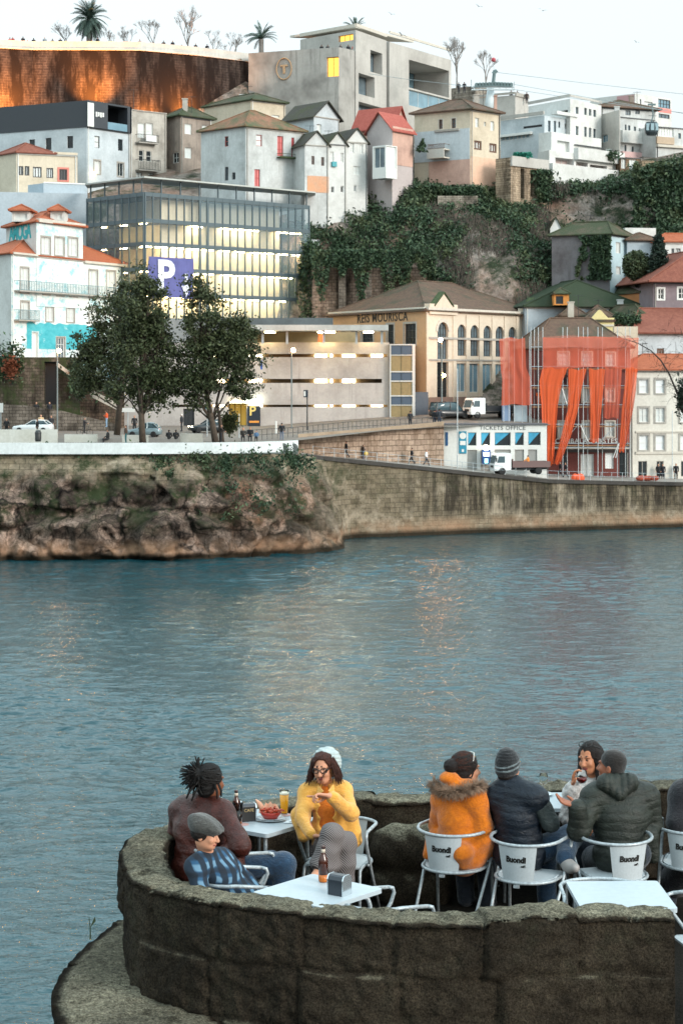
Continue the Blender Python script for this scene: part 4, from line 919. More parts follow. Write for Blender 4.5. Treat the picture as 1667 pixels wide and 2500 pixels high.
# ================================================================ glass car park
GC = [(213,243.7),(353,235),(755,253.6)]
gar = Bld('car_park', 'large glass clad car park lit from inside with a blue P banner', 'car park', GC, 470, 12, conc)
gz = [23.6, 26.6, 29.6, 32.6, 35.4, gar.zt]
f0, f1 = gar.faces; P = gar.poly
m = MB(); m.prism([(p.x, p.y) for p in P], 12, 23.4); part('base', m, plaster('car_park_base', '#7c7f80', '#4b4d4e', .6), gar.root)
cen = sum(P, Vector()) / 4
def inset(p, k): return cen + (p - cen) * k
for z in gz:
 m = MB(); Q = [inset(p, .985) for p in P]; m.prism([(q.x, q.y) for q in Q], z - .38, z); part('floor_slab', m, plaster('slab', '#6f7679', '#4b5052', .4), gar.root)
m = MB(); core = [inset(p, .72) for p in P]; m.prism([(q.x, q.y) for q in core], 23.6, gar.zt - .5); part('core', m, plaster('core_cream', '#d8cdb2', '#b3a37c', .4), gar.root)
mul = MB(); fr = plain('mullion', '#4a585d', .5)
for f, n in ((f0, 8), (f1, 22)):
 for i in range(n + 1):
  u = f.L * i / n; wd = .16 if i in (0, n) or (f is f1 and i in (7, 8)) else .065; f.box(mul, max(u-wd,0), 23.4, min(u+wd, f.L), gar.zt, -.05, .14)
 for z in gz[1:]: f.box(mul, .02, z-.42, f.L-.02, z+.06, .0, .10)
part('glazing_frame', mul, fr, gar.root)
ub = f1.L * 7 / 22
sc1 = screen_mat('mesh_screen', '#8298a0', .42, .4); clr = screen_mat('clear_glass', '#c9d6da', .12, .1); scl = screen_mat('mesh_screen_dark', '#5d6d72', .5, .4)
m = MB(); m.quad(f1.p(ub,23.4,.02), f1.p(f1.L,23.4,.02), f1.p(f1.L,gar.zt,.02), f1.p(ub,gar.zt,.02)); part('mesh_screen', m, sc1, gar.root)
m = MB(); m.quad(f1.p(0,23.4,.02), f1.p(ub,23.4,.02), f1.p(ub,gar.zt,.02), f1.p(0,gar.zt,.02)); part('glass', m, clr, gar.root)
m = MB(); m.quad(f0.p(0,23.4,.02), f0.p(f0.L,23.4,.02), f0.p(f0.L,gar.zt,.02), f0.p(0,gar.zt,.02)); part('mesh_screen', m, scl, gar.root)
rl = random.Random(11)
for k_, z in enumerate(gz[1:]):
 if k_ == 4: continue
 for i in range(11):
  u = f1.L * (i + .5 + rl.uniform(-.15,.15)) / 11; m = MB(); f1.box(m, u-.85, z-.5, u+.85, z-.42, -1.1, -.9)
  if k_ == 3 and i in (0, 1, 2, 4, 8): continue
  part('tube_lamp', m, lampw, gar.root)
 for i in range(3):
  u = f0.L * (i + .6) / 3; m = MB(); f0.box(m, u-.6, z-.5, u+.6, z-.42, -1.1, -.9); part('tube_lamp', m, lampw, gar.root)
m = MB(); a, b_, c = W(208, 457, 243.5), W(298, 444, 240), W(770, 492, 257.5); zt = gar.zt + 1.9
pl = [(a.x, a.y), (xy(353, 234.4), 234.4), (xy(770, 254.2), 254.2), (xy(770, 259), 259), (xy(330, 241), 241), (xy(215, 248), 248)]
m.prism(pl, zt - .18, zt); rfp = part('roof_canopy', m, plain('canopy_pale', '#a9aca6', .7, var=.1), gar.root)
for u in [f1.L * i / 9 for i in range(10)]: m = MB(); f1.box(m, max(u-.07,0), gar.zt, u+.07, zt-.18, -.6, -.46); part('roof_post', m, fr, gar.root)
for u in [f0.L * i / 4 for i in range(4)]: m = MB(); f0.box(m, u, gar.zt, u+.14, zt-.18, -.6, -.46); part('roof_post', m, fr, gar.root)
m = MB(); fz = Wall(757, 253.9, 777, 254.8); fz.box(m, 0, zy(775,254), fz.L, zy(585,254), -2.5, .3); part('end_fin', m, plaster('fin_white', '#c4c8ca', '#9aa0a2', .3), gar.root)
ban = empty('banner', f1.p(2.2, 30, .3), 'blue banner with white letter P and down arrow hung on the glass car park', 'banner')
u0, z0, u1, z1 = f1.rect(359, 629, 469, 729); m = MB(); N = 12
pt = lambda i, j: f1.p(u0 + (u1-u0)*i/N, z0 + (z1-z0)*j/N + (.12*math.sin(PI*i/N) if j == 0 else 0), .3 + .05*math.sin(i*1.7+j*.6))
for i in range(N):
 for j in range(N): m.quad(pt(i,j), pt(i+1,j), pt(i+1,j+1), pt(i,j+1))
part('cloth', m, plain('banner_blue', '#56588c', .8, var=.12, vscale=.8), ban)
def wall_text(txt, size, mat, f, u, z, out, parent=None, name='lettering', bold=.0, sp=1.0, ex=.02, sx=1.0, label=None):
 me = text_mesh(txt, size, mat, name, ex, bold, sp)
 me.transform(Matrix.Scale(sx, 4, (1,0,0)))
 X, N = f.U, f.N
 if X.x < 0: X = -X
 M = Matrix(((X.x, 0, N.x, 0), (X.y, 0, N.y, 0), (0, 1, 0, 0), (0, 0, 0, 1))); p = f.p(u, z, out); M.translation = p
 me.transform(M); return link(name, me, parent, label=label)
wt = plain('banner_white', '#d9dbe6', .8)
wall_text('P', 5.0, wt, f1, u0+(u1-u0)*.36, z0+(z1-z0)*.52, .45, ban, 'letter', .16, sx=1.05)
m = MB(); ax, az = u0+(u1-u0)*.82, z0+(z1-z0)*.36; f1.box(m, ax-.2, az-.6, ax+.2, az+1.3, .42, .46)
m.add([f1.p(ax-.75,az-.2,.44), f1.p(ax,az-1.5,.44), f1.p(ax+.75,az-.2,.44), f1.p(ax-.75,az-.2,.40), f1.p(ax,az-1.5,.40), f1.p(ax+.75,az-.2,.40)], [(0,1,2),(5,4,3),(0,3,4,1),(1,4,5,2),(2,5,3,0)]); part('arrow', m, wt, ban)
# ================================================================ concrete car park front with light slits
pk = Bld('car_park', 'low board marked concrete car park front with thin lit slits', 'car park', [(300,222),(950,222,16)[:2],16], 836, 9.5, plaster('concrete_warm', '#b5afaa', '#7d7772', .6, streak=1))
fp = pk.faces[0]
for (a, y0, b_, y1) in ((420,863,946,873),(420,924,932,936),(420,987,946,995)):
 h = (*fp.rect(a, y0+1, b_, y1-1), 1.6); pk.hs[0].append(h)
 m = MB(); m.quad(fp.p(h[0],h[1],-1.58), fp.p(h[2],h[1],-1.58), fp.p(h[2],h[3],-1.58), fp.p(h[0],h[3],-1.58)); part('slit_back', m, plain('slit_back', '#6b5638', .7, var=.5, vscale=.9), pk.root)
 for (xa, xb) in ((768,798),(836,867),(606,640),(906,934),(520,548),(806,812)):
  if xb > b_: continue
  r_ = fp.rect(xa, y0+2, xb, y1-2); m = MB(); fp.box(m, *r_, -1.4, -1.1); part('tube_lamp', m, lampw2, pk.root)
pk.win(0, [(448,998,475,1046)], f_dark, plain('door_dark', '#26292c', .6), 2, 1, .05, name='door')
pk.win(0, [(558,985,602,1046)], plain('entry_yellow', '#8a7434', .6), plain('entry_pane', '#8f7a3c', .5, emit='#c9a040', estr=.25), 3, 1, .1, 1.2, name='garage_entrance'); pk.done()
m = MB()
for i in range(6): fp.box(m, fp.at(560+i*7, 980)[0], zy(982,222), fp.at(564+i*7, 980)[0], zy(979,222), .05, .3)
part('entrance_lamps', m, lampw2, pk.root)
sg = empty('sign', fp.p(fp.at(620,1015)[0], 11, .5), 'dark navy parking board with yellow P beside the garage entrance', 'sign')
m = MB(); fp.box(m, *fp.rect(605,990,636,1042), .25, .45); part('board', m, plain('navy', '#1b2631', .5), sg)
yl = plain('sign_yellow', '#d8c070', .6); wall_text('P', 1.5, yl, fp, fp.at(617,1005)[0], zy(1004,222), .48, sg, 'letter', .03)
m = MB(); fp.box(m, *fp.rect(609,1027,633,1032), .45, .48); part('stripe', m, plain('sign_orange', '#d08a3a', .6), sg)
m = MB(); fp.box(m, *fp.rect(600,972,640,984), .3, .6); thing('light_box', m, lamp_mat('lightbox_white', '#f4ffe8', 4), 'white lit box sign over the car park entrance', 'sign')
m = MB(); fd = Wall(590, 218, 948, 218); fd.box(m, 0, zy(807,218), fd.L, zy(793,218), -8, 0); dk = part('deck_canopy', m, plaster('deck_concrete', '#b4b6b2', '#74726c', .6, streak=1), pk.root)
m = MB(); fd.box(m, -3, zy(797,226), fd.L*.62, zy(776,226), -14, -8); part('deck_beam', m, plaster('beam_dark', '#5f6466', '#3b3d3d', .7), pk.root)
for px in (640, 700, 790, 870, 932):
 m = MB(); u = fd.at(px, 800)[0]; fd.box(m, u-.12, zy(840,218), u+.14, zy(807,218), -1.4, -1.1); part('deck_post', m, plain('post_grey', '#9aa3a6', .5), pk.root)
for px in (600, 657, 787, 805, 900):
 m = MB(); u = fd.at(px, 800)[0]; fd.box(m, u-.55, zy(811,218), u+.55, zy(808,218), -3.2, -3.0); part('tube_lamp', m, lampw, pk.root)
m = MB(); fe = Wall(560, 232, 870, 232); fe.box(m, 0, zy(850,232), fe.L, zy(806,232), -.2, 0); part('deck_back_wall', m, plain('deck_back', '#9c8c6a', .8, var=.3, vscale=.3), pk.root)
m = MB(); fd.box(m, fd.at(776,820)[0], zy(838,219), fd.at(788,820)[0], zy(808,219), -5, -4.8); part('orange_panel', m, plain('orange_panel', '#b5522e', .6), pk.root)
lf = Bld('lift_tower', 'slim glazed lift tower with ochre panels beside the concrete car park', 'lift tower', [(951,221.5),(1013,221.5,5)[:2],5], 840, 9.5, plain('lift_frame', '#b9bcba', .6))
fl = lf.faces[0]
for n_, (y0, y1) in enumerate(((843,866),(868,906),(909,929),(932,965),(968,988),(990,1018))):
 lf.win(0, [(954,y0,1006,y1)], f_dark if n_ % 2 == 0 else plain('ochre_frame', '#86744e', .6), plain('lift_blue', '#4a5868', .25) if n_ % 2 == 0 else plain('lift_ochre', '#8a7a56', .4, var=.1), 2, 1, .03, .12)
lf.done()
# ================================================================ long ochre warehouse with arched windows
mo = Bld('warehouse', 'long cream and ochre warehouse with arched windows and brown tiled roof', 'warehouse', [(800,245),(1040,225),(1322,245)], 760, 9, plaster('warehouse_cream', '#d4c6b3', '#a3917a', .35))
k2b, k3b = cr(550,750), cr(1067,750)
for r_ in k2b((1140,105,1215,238),(1030,110,1075,238),(868,150,942,222)):
 mo.win(0, [r_], f_dark, g_dark, 3, 3, .06, .3, surround=s_gran, sw=.22)
for i, (xa, xb) in enumerate(((130,182),(212,265),(295,345),(372,425),(455,502))):
 y = 110 + 4*i
 mo.win(1, k3b((xa, y, xb, 310+i*2)), f_dark, g_mid, 3, 5, .05, .35); arch_fill(mo, 1, mo.hs[1][-1], mo.mat)
 if i < 4: mo.win(1, k3b((xa-6, 358+i*2, xb+2, 540+i*3)), f_white, g_blue, 2, 1, .06, .3, surround=None)
mo.win(1, k2b((1352,95,1420,332)), f_dark, g_mid, 4, 6, .05, .4); arch_fill(mo, 1, mo.hs[1][-1], mo.mat, ring=s_pale)
mo.win(1, k2b((1350,350,1422,616)), f_dark, g_dark, 2, 3, .06, .4, name='door')
mo.win(1, k3b((550,125,606,235)), f_white, g_blue, 2, 2, .06, .3); arch_fill(mo, 1, mo.hs[1][-1], mo.mat, ring=s_pale); mo.done()
mo.hip(roof_br, 4.3, .5, .36, axis=1)
fm = mo.faces[1]
def bay_gable(pa, pb, ytop, yb):
 ua, zb_ = fm.at(pa, yb); ub_, _ = fm.at(pb, yb); c = (ua+ub_)/2; _, zt_ = fm.at((pa+pb)/2, ytop); w = (ub_-ua)/2; m = MB(); zs = mo.zt
 prof = [(-w, zs-.3), (-w, zs+.9), (-w*.62, zs+.9), (-w*.58, zt_-1.3), (0, zt_), (w*.58, zt_-1.3), (w*.62, zs+.9), (w, zs+.9), (w, zs-.3)]
 fr_ = [fm.p(c+x, z, .28) for x, z in prof]; bk = [fm.p(c+x, z, -.5) for x, z in prof]; n = len(prof)
 m.add(fr_ + bk, [tuple(range(n)), tuple(range(2*n-1, n-1, -1))] + [(i, i+n, (i+1)%n+n, (i+1)%n) for i in range(n)])
 g = part('gable', m, mo.mat, mo.root); m = MB()
 for sg_ in (-1, 1):
  p0, p1 = fm.p(c+sg_*w*.68, zt_-1.45, 0), fm.p(c, zt_+.12, 0)
  for a in (p0, p1): pass
  nrm = fm.N; up_ = Vector((0,0,.16)); m.add([p0-nrm*.5, p1-nrm*.5, p1+nrm*.4, p0+nrm*.4, p0-nrm*.5+up_, p1-nrm*.5+up_, p1+nrm*.4+up_, p0+nrm*.4+up_], [(0,3,2,1),(4,5,6,7),(0,1,5,4),(1,2,6,5),(2,3,7,6),(3,0,4,7)])
 link('coping', m.mesh('coping', m_moss), g)
 m = MB(); fm.box(m, c-.42, zs+.25, c+.42, zt_-1.5, .28, .31); link('niche', m.mesh('niche', s_pale), g)
bay_gable(1044, 1112, 718, 760); bay_gable(1272, 1321, 732, 775)
m = MB()
for px in (1042, 1108, 1140, 1172, 1203, 1233, 1262, 1318):
 u = fm.at(px, 800)[0]; fm.box(m, max(u-.35,0), 9, min(u+.35, fm.L), mo.zt-.2, .0, .1)
part('pilasters', m, MATS['warehouse_cream'], mo.root)
trim(mo, 1, s_pale, 1041, 757, 1321, 764, .3, 'cornice'); trim(mo, 1, s_gran, 1044, 826, 1321, 831, .16, 'string_course'); trim(mo, 1, s_gran, 1044, 878, 1321, 882, .14, 'string_course')
trim(mo, 0, s_pale, 805, 756, 1039, 760, .25, 'cornice')
trim(mo, 1, plaster('plinth_mauve', '#8d7569', '#5f5049', .5), 1041, 968, 1321, 1005, .1, 'plinth')
wall_text('REIS MOURISCA', 1.5, plain('ink', '#26211d', .7), mo.faces[0], mo.faces[0].at(932,776)[0], mo.faces[0].at(932,776)[1], .02, mo.root, 'lettering', .02, 1.12)
m = MB(); fg = Wall(1012, 222, 1045, 222); fg.box(m, 0, zy(1018,222), fg.L, zy(957,222), -.1, 0); thing('metal_gate', m, plain('gate_blue', '#4b5560', .6, var=.1), 'blue grey sheet metal gate between lift tower and warehouse', 'gate')
# ================================================================ tickets office
tk = Bld('ticket_office', 'white single storey tickets office with blue window graphics under the street', 'ticket office', [(1083,213),(1334,213,3.4)[:2],3.4], 1037, 5.4, plaster('office_white', '#d9d9d4', '#b0aea6', .3))
kt = cr(1080, 960, 5.6); ft = tk.faces[0]
BAY = [(342,535,462,720),(520,535,650,720),(708,535,930,720),(985,535,1110,715),(1165,530,1340,715)]
gfx = plain('graphic_blue', '#3f93b4', .3, var=.2, vscale=1.5)
for r_ in BAY:
 tk.win(0, kt(r_), f_white, g_dark, 1, 1, .04, .2); h = tk.hs[0][-1]
 m = MB(); m.add([ft.p(h[0]+.05,h[3]-.05,-.15), ft.p(h[2]-.1,h[3]-.05,-.15), ft.p(h[0]+.1,h[1]+.1,-.15)], [(0,1,2)]); link('graphic', m.mesh('graphic', gfx), tk.root)
tk.win(0, kt((335,775,468,1070),(708,770,930,1060),(985,770,1110,1060),(1165,770,1290,1060)), s_gran, plain('shutter_grey', '#8c8c88', .6, var=.08), 1, 1, .04, .15); tk.win(0, kt((520,770,650,1080)), s_pale, plain('shutter_pale', '#a89f97', .6), 1, 1, .04, .15); tk.done()
wall_text('TICKETS OFFICE', .62, plain('ink_grey', '#55585a', .6), ft, ft.at(1226,1045)[0], zy(1045,213), .02, tk.root, 'lettering', .004, 1.12)
m = MB(); ft.box(m, -.1, tk.zt, ft.L+.1, tk.zt+.12, -3.4, .25); part('roof', m, plain('office_roof', '#55565a', .8), tk.root)
sgm = plain('sign_teal', '#1f7f9a', .5)
s1 = empty('sign', ft.p(ft.at(1129,1080)[0], 6, .1), 'tall teal blue sign with white round emblem on white office wall', 'sign')
m = MB(); ft.box(m, *ft.rect(1120,1053,1138,1107), .02, .1); part('board', m, sgm, s1)
u, z = ft.at(1129,1064); m = MB(); m.add([ft.p(u+math.cos(q)*.36, z+math.sin(q)*.36, .12) for q in [2*PI*i/20 for i in range(20)]], [tuple(range(20))]); part('emblem', m, f_white, s1)
m = MB(); ft.box(m, u-.3, z-1.0, u+.3, z-.55, .1, .13); part('panel', m, f_white, s1); m = MB(); ft.box(m, u-.12, z-1.75, u+.12, z-1.45, .1, .13); part('pictogram', m, f_white, s1)
m = MB(); ft.box(m, *ft.rect(1087,1055,1093,1088), .02, .08); thing('sign', m, plain('sign_navy', '#1d4a74', .5), 'narrow dark blue panel at the left corner of tickets office', 'sign')
s2_ = empty('vending_machine', ft.p(ft.at(1185,1115)[0], 5.6, .5), 'blue vending machine with lit white panel in front of tickets office', 'vending machine')
m = MB(); ft.box(m, *ft.rect(1175,1098,1195,1133), .1, .8); part('cabinet', m, plain('machine_blue', '#274a86', .4), s2_); m = MB(); ft.box(m, *ft.rect(1178,1104,1192,1113), .8, .83); part('panel', m, lamp_mat('panel_lit', '#eef6ff', 2.2), s2_); m = MB(); ft.box(m, *ft.rect(1181,1119,1189,1130), .8, .84); part('screen', m, lamp_mat('screen_green', '#8fe0cf', 1.4), s2_)
m = MB(); m.ball(W(1186, 1093, 212), .32, 10); thing('globe_lamp', m, lamp_mat('globe', '#fff1d0', 5), 'round white lamp above the blue vending machine', 'lamp', smooth=True)
rw = empty('retaining_wall', W(900, 1100, 203), 'retaining wall of large sandy stone blocks beside the sloping walkway', 'retaining wall')
m = MB(); tp = [(728,197.5,1071),(850,204.8,1061),(950,208.2,1052),(1083,212.3,1039)]; bt_ = [(728,197.5,8.2),(850,204.8,7.6),(950,208.2,6.8),(1083,212.3,5.9)]
for (a, b2), (c, d2) in zip(zip(tp, bt_), zip(tp[1:], bt_[1:])):
 A_, C_ = W(a[0], a[2], a[1]), W(c[0], c[2], c[1]); m.add([(A_.x,A_.y,b2[2]-1),(C_.x,C_.y,d2[2]-1),tuple(C_),tuple(A_),(A_.x,A_.y+1.2,A_.z),(C_.x,C_.y+1.2,C_.z)], [(0,1,2,3),(3,2,5,4)])
part('masonry', m, stonework('ramp_blocks', '#b29c89', '#978272', '#65574a', 1.15, .58, samt=.22, stain='#5b4634'), rw)
m = MB()
for (a, c) in zip(tp, tp[1:]):
 A_, C_ = W(a[0], a[2], a[1]), W(c[0], c[2], c[1]); m.add([A_+Vector((0,-.15,0)), C_+Vector((0,-.15,0)), C_+Vector((0,.5,0)), A_+Vector((0,.5,0)), A_+Vector((0,-.15,.45)), C_+Vector((0,-.15,.45)), C_+Vector((0,.5,.45)), A_+Vector((0,.5,.45))], [(0,3,2,1),(4,5,6,7),(0,1,5,4),(2,3,7,6)])
part('coping', m, plaster('ramp_coping', '#a08d78', '#6d5d4b', .6), rw)
# ================================================================ house under repair behind scaffold and orange net
kb = cr(1220, 780, 4.6118)
sb = Bld('house', 'dark red tiled townhouse under repair behind scaffolding and orange netting', 'house', [(1252,231),(1305,222),(1536,222)], 852, 4.8, plaster('wine_tile', '#74423d', '#4f302e', .4))
sb.win(1, kb((655,370,770,515),(925,370,1030,515),(1195,375,1290,520),(665,780,770,935),(930,775,1010,930),(1195,780,1280,920),(660,1150,720,1330),(930,1150,1010,1330),(1190,1150,1285,1320)), f_white, g_blind_sky, 2, 3, .09, .2, surround=s_pale, sw=.16)
sb.win(1, kb((905,1515,1055,1765)), f_white, g_blind_sky, 2, 3, .1, name='door'); sb.win(1, kb((1180,1500,1280,1680)), f_white, plain('pane_bright', '#e6e9e8', .4), 1, 1, .08); sb.win(1, kb((1340,1500,1450,1760),(520,1510,600,1640),(700,1510,760,1640)), f_dark, g_dark, 2, 2, .06); sb.done()
sb.hip(roof_br, 3.6, .5, .3, axis=1)
trim(sb, 1, plain('fascia_dark', '#2c2422', .7), 1370, 1087, 1534, 1104, .25, 'shop_fascia'); trim(sb, 1, s_pale, 1335, 1092, 1534, 1096, .4, 'ledge'); fs_ = sb.faces[1]
wall_text('CAMBALACHE', .75, f_white, fs_, fs_.at(1410,1078)[0], zy(1077,222), .06, sb.root, 'lettering', .01, 1.1); wall_text('TASTES', .75, f_white, fs_, fs_.at(1477,1078)[0], zy(1077,222), .06, sb.root, 'lettering', .01, 1.1)
sb2 = Bld('house', 'lower house with red roof under the right part of the netting', 'house', [(1462,232),(1600,232,8)[:2],8], 838, 5, wh2); sb2.done(); sb2.hip(brick_red, 2.2, .4, .4)
scf = empty('scaffolding', W(1400, 1165, 219), 'tubular steel scaffolding around the dark red townhouse', 'scaffolding')
DS, DB = 218.4, 219.8
for x in (345,385,430,480,705,755,880,935,985,1100,1150,1320,1410,1460):
 px = 1220 + x/4.6118; m = MB(); D = DB if x in (385,755,985,1150,1410) else DS; zb_ = 5.3 if x > 470 else 11.2
 m.tube([(xy(px, D), D, zb_), (xy(px, D), D, zy(780 + (85 if x > 300 else 200)/4.6118, D))], .045, 6); part('pole', m, m_steel, scf)
for y in (310,530,745,960,1180,1395,1440):
 py = 780 + y/4.6118
 for D in (DS, DB):
  m = MB(); m.tube([W(1296, py, D), W(1537, py, D)], .04, 6); part('rail', m, m_steel, scf)
 if y not in (1440, 310):
  m = MB(); zz_ = zy(py, DS); m.box((xy(1300,DS), DS+.05, zz_-.3), (xy(1536,DS), DB-.05, zz_-.22)); part('walk_board', m, plain('board_wood', '#9a7350', .8, var=.2), scf)
for (a, b2) in ((700,880),(935,1100),(1100,1320)):
 for y0, y1 in ((960,745),(1395,1180)):
  m = MB(); m.tube([W(1220+a/4.6118, 780+y0/4.6118, DS), W(1220+b2/4.6118, 780+y1/4.6118, DS)], .035, 5); part('brace', m, m_steel, scf)
for x in (40, 100, 160, 250, 330):
 px = 1220 + x/4.6118; m = MB(); m.tube([(xy(px,219),219,11.4), (xy(px,219),219,zy(822,219))], .045, 6); part('pole', m, m_steel, scf)
netm = screen_mat('orange_net', '#d26044', .56, .9); net2 = screen_mat('orange_net_dense', '#dc5c2c', .72, .9); netp = screen_mat('orange_net_thin', '#cf7560', .38, .9)
def net(label, rows, D, mat, fold=.12, nf=5, nu=24, nv=26, seed=0):
 """hanging net: rows = (y, x_left, x_right) in crop pixels"""
 m = MB(); vs = []
 for j in range(nv + 1):
  t_ = j / nv; y = rows[0][0] + (rows[-1][0]-rows[0][0])*t_; k = max(i for i in range(len(rows)-1) if rows[i][0] <= y + 1e-6); a, b2 = rows[k], rows[k+1]; q = (y-a[0])/(b2[0]-a[0])
  xl, xr = a[1]+(b2[1]-a[1])*q, a[2]+(b2[2]-a[2])*q
  for i in range(nu + 1):
   u = i / nu; wv = .55*math.sin(u*nf*2*PI + seed + 1.6*noise.noise(Vector((u*3, t_*1.2, seed)))) + 1.5*noise.noise(Vector((u*6, t_*2.5, seed*3.1)))
   d_ = D - fold * (.35 + .65*t_) * wv - .12; vs.append(W(1220 + (xl+(xr-xl)*u)/4.6118, 780 + (y + (9*math.sin(u*9+seed) if j in (0,nv) else 0))/4.6118, d_))
 m.add(vs, [(j*(nu+1)+i, j*(nu+1)+i+1, (j+1)*(nu+1)+i+1, (j+1)*(nu+1)+i) for j in range(nv) for i in range(nu)])
 return thing('debris_net', m, mat, label, 'netting', 'orange debris nets on the scaffolding', True)
net('wide translucent orange net across the upper storeys of the scaffold', [(200,480,1560),(545,480,1545)], DS, netm, .1, 7, 60)
net('pale top strip of orange net under the scaffold roof line', [(190,480,1470),(320,480,1470)], DS - .25, netp, .06, 4, 40, 8, 2)
net('orange net around the left scaffold bay above the ticket office', [(210,-10,280),(540,5,292),(680,25,350),(960,15,365)], 218.8, netm, .12, 3, 20, 26, 1)
net('broad orange net drape at the left corner reaching the truck bed', [(545,478,760),(700,440,700),(960,465,650),(1350,480,620),(1640,490,600)], DS, net2, .11, 5, 24, 30, 2)
net('twisted orange net drape slanting down across the middle windows', [(560,770,970),(760,770,920),(1000,765,880),(1300,690,800),(1630,605,670)], DS-.2, net2, .13, 5, 20, 30, 3)
net('orange net drape with white cords hanging right of centre', [(560,1000,1180),(900,1010,1150),(1180,1010,1120),(1385,1010,1105)], DS-.1, net2, .12, 5, 20, 24, 4)
net('thin orange net over the third window column', [(545,1180,1370),(900,1170,1350),(1110,1160,1330)], DS, netm, .14, 4, 20, 18, 5)
net('longest right orange net drape ending in a point', [(545,1410,1545),(800,1395,1530),(1000,1370,1500),(1490,1335,1395)], DS-.15, net2, .12, 4, 20, 30, 6)
net('narrow orange net strip beside the white house', [(560,1440,1555),(900,1425,1462),(1380,1418,1452)], DS-.05, netm, .15, 2, 14, 24, 7)
for x0, x1, y0, y1 in ((905,985,1190,1370),(700,750,780,950),(1270,1330,1560,1400),(1300,1340,1560,1390)):
 m = MB(); m.tube([W(1220+x0/4.6118, 780+y0/4.6118, DS-.3), W(1220+x1/4.6118, 780+y1/4.6118, DS-.3)], .05, 5); part('board', m, f_white, scf)
for px0, px1 in ((1226,1245),(1255,1286)):
 m = MB(); fx = Wall(px0, 219.6, px1, 219.6); fx.box(m, 0, zy(1035,219.6), fx.L, zy(990,219.6), -1.2, 0); thing('site_cabin', m, plain('cabin_blue' if px0 < 1240 else 'cabin_pale', '#7d93b0' if px0 < 1240 else '#a4b1b8', .5, var=.06), 'blue grey metal sheet cabin under left orange net, nearer the tipper truck' if px0 < 1240 else 'pale grey metal sheet cabin under left orange net, nearer the scaffold corner', 'cabin')
# ================================================================ white house right of scaffold, houses above it
kw = cr(1480, 850, 5.2246)
wr = Bld('house', 'white four storey house with granite window frames and orange roof right of the scaffold', 'house', [(1537,222),(1790,224,12)[:2],12], 905, 4.4, plaster('render_clean', '#d6d1c6', '#a59e91', .45))
for x0, x1 in ((412,528),(622,735),(935,1050)):
 for n_, (y0, y1) in enumerate(((400,575),(762,945),(1112,1300))): wr.win(0, kw((x0,y0,x1,y1)), f_white, plain('shutter_white', '#d3d6d6', .5) if n_ != 1 else g_blind_sky, 2 if n_ == 1 else 1, 2, .08, .2, surround=s_gran, sw=.22)
wr.win(0, kw((400,1440,515,1640),(635,1440,725,1640),(945,1440,1050,1640)), s_gran, g_dark, 2, 1, .08, name='door'); wr.done(); wr.hip(roof_or, 1.9, .5, .3)
trim(wr, 0, s_pale, 1550, 1052, 1780, 1056, .12, 'string_course'); trim(wr, 0, s_pale, 1550, 902, 1780, 907, .25, 'cornice'); trim(wr, 0, s_pale, 1550, 1102, 1780, 1108, .15, 'string_course')
ka = cr(1380, 640, 5.4634)
ab = Bld('house', 'white house with brown shuttered window and wide red roof behind white four storey house', 'house', [(1552,231),(1790,233,12)[:2],12], 815, 10, wh3); ab.win(0, ka((1215,1150,1312,1315)), f_brown, g_blind_sky, 2, 1, .25); ab.win(0, ka((1400,1270,1445,1340)), f_brown, g_dark, 1, 1, .1); ab.done(); ab.hip(brick_red, 3.2, .7, .22)
aa = Bld('house', 'mauve grey house with white framed windows and red roof at right edge', 'house', [(1594,238),(1800,240,12)[:2],12], 690, 12, plaster('render_mauve_grey', '#8d8084', '#5e5354', .6)); aa.win(0, ka((1230,355,1305,495),(1500,345,1600,490),(1228,690,1308,785)), f_white, g_dark, 2, 2, .09, .2, surround=f_white, sw=.2); aa.done(); aa.hip(brick_red, 4.0, 1.2, .2)
ye = Bld('chapel', 'small yellow chapel front with a stepped pointed gable behind orange nets', 'chapel', [(1423,231),(1498,231,9)[:2],9], 778, 12, plaster('render_yellow', '#e0d09a', '#b3a066', .3)); ye.done()
fy = ye.faces[0]; m = MB(); pr = [(0,-.1),(0,.15),(fy.L*.28,.15),(fy.L*.4,.65),(fy.L*.48,.98),(fy.L*.52,1.05),(fy.L*.58,.95),(fy.L*.68,.55),(fy.L*.8,.1),(fy.L,.1),(fy.L,-.1)]
A_ = [fy.p(u, ye.zt+z, .15) for u, z in pr]; B_ = [fy.p(u, ye.zt+z, -.3) for u, z in pr]; n = len(pr); m.add(A_+B_, [tuple(range(n)), tuple(range(2*n-1,n-1,-1))]+[(i,i+n,(i+1)%n+n,(i+1)%n) for i in range(n)]); part('gable', m, ye.mat, ye.root); trim(ye, 0, s_pale, 1425, 792, 1497, 797, .12, 'cornice'); ye.hip(roof_br, 1.6, .2, .3, dz=-.4)
cl = Bld('house', 'pale yellow side house with low roof left of the chapel gable', 'house', [(1388,232),(1423,232,8)[:2],8], 781, 12, plaster('render_butter', '#d6c393', '#a8945f', .3)); cl.done()
for lb, c_, yt in (('small brown hip roofed house behind the chapel, left of the pair', [(1366,236),(1432,236,9)[:2],9], 774),('small brown hip roofed house behind the chapel, right of the pair', [(1430,237),(1495,237,9)[:2],9], 775)):
 o = Bld('house', lb, 'house', c_, yt, 12, pnk); o.done(); o.hip(roof_br, 1.5, .4, .2)
cw = Bld('garden_wall', 'low cream wall right of the yellow chapel gable', 'wall', [(1498,229),(1556,229,1)[:2],1], 797, 12, crm); cw.done()
gr = Bld('house', 'wide house with dark mossy green hip roof above the chapel', 'house', [(1282,240),(1566,243,16)[:2],16], 750, 12, blu); gr.done(); gr.hip(roof_gn, 3.5, .5, .19)
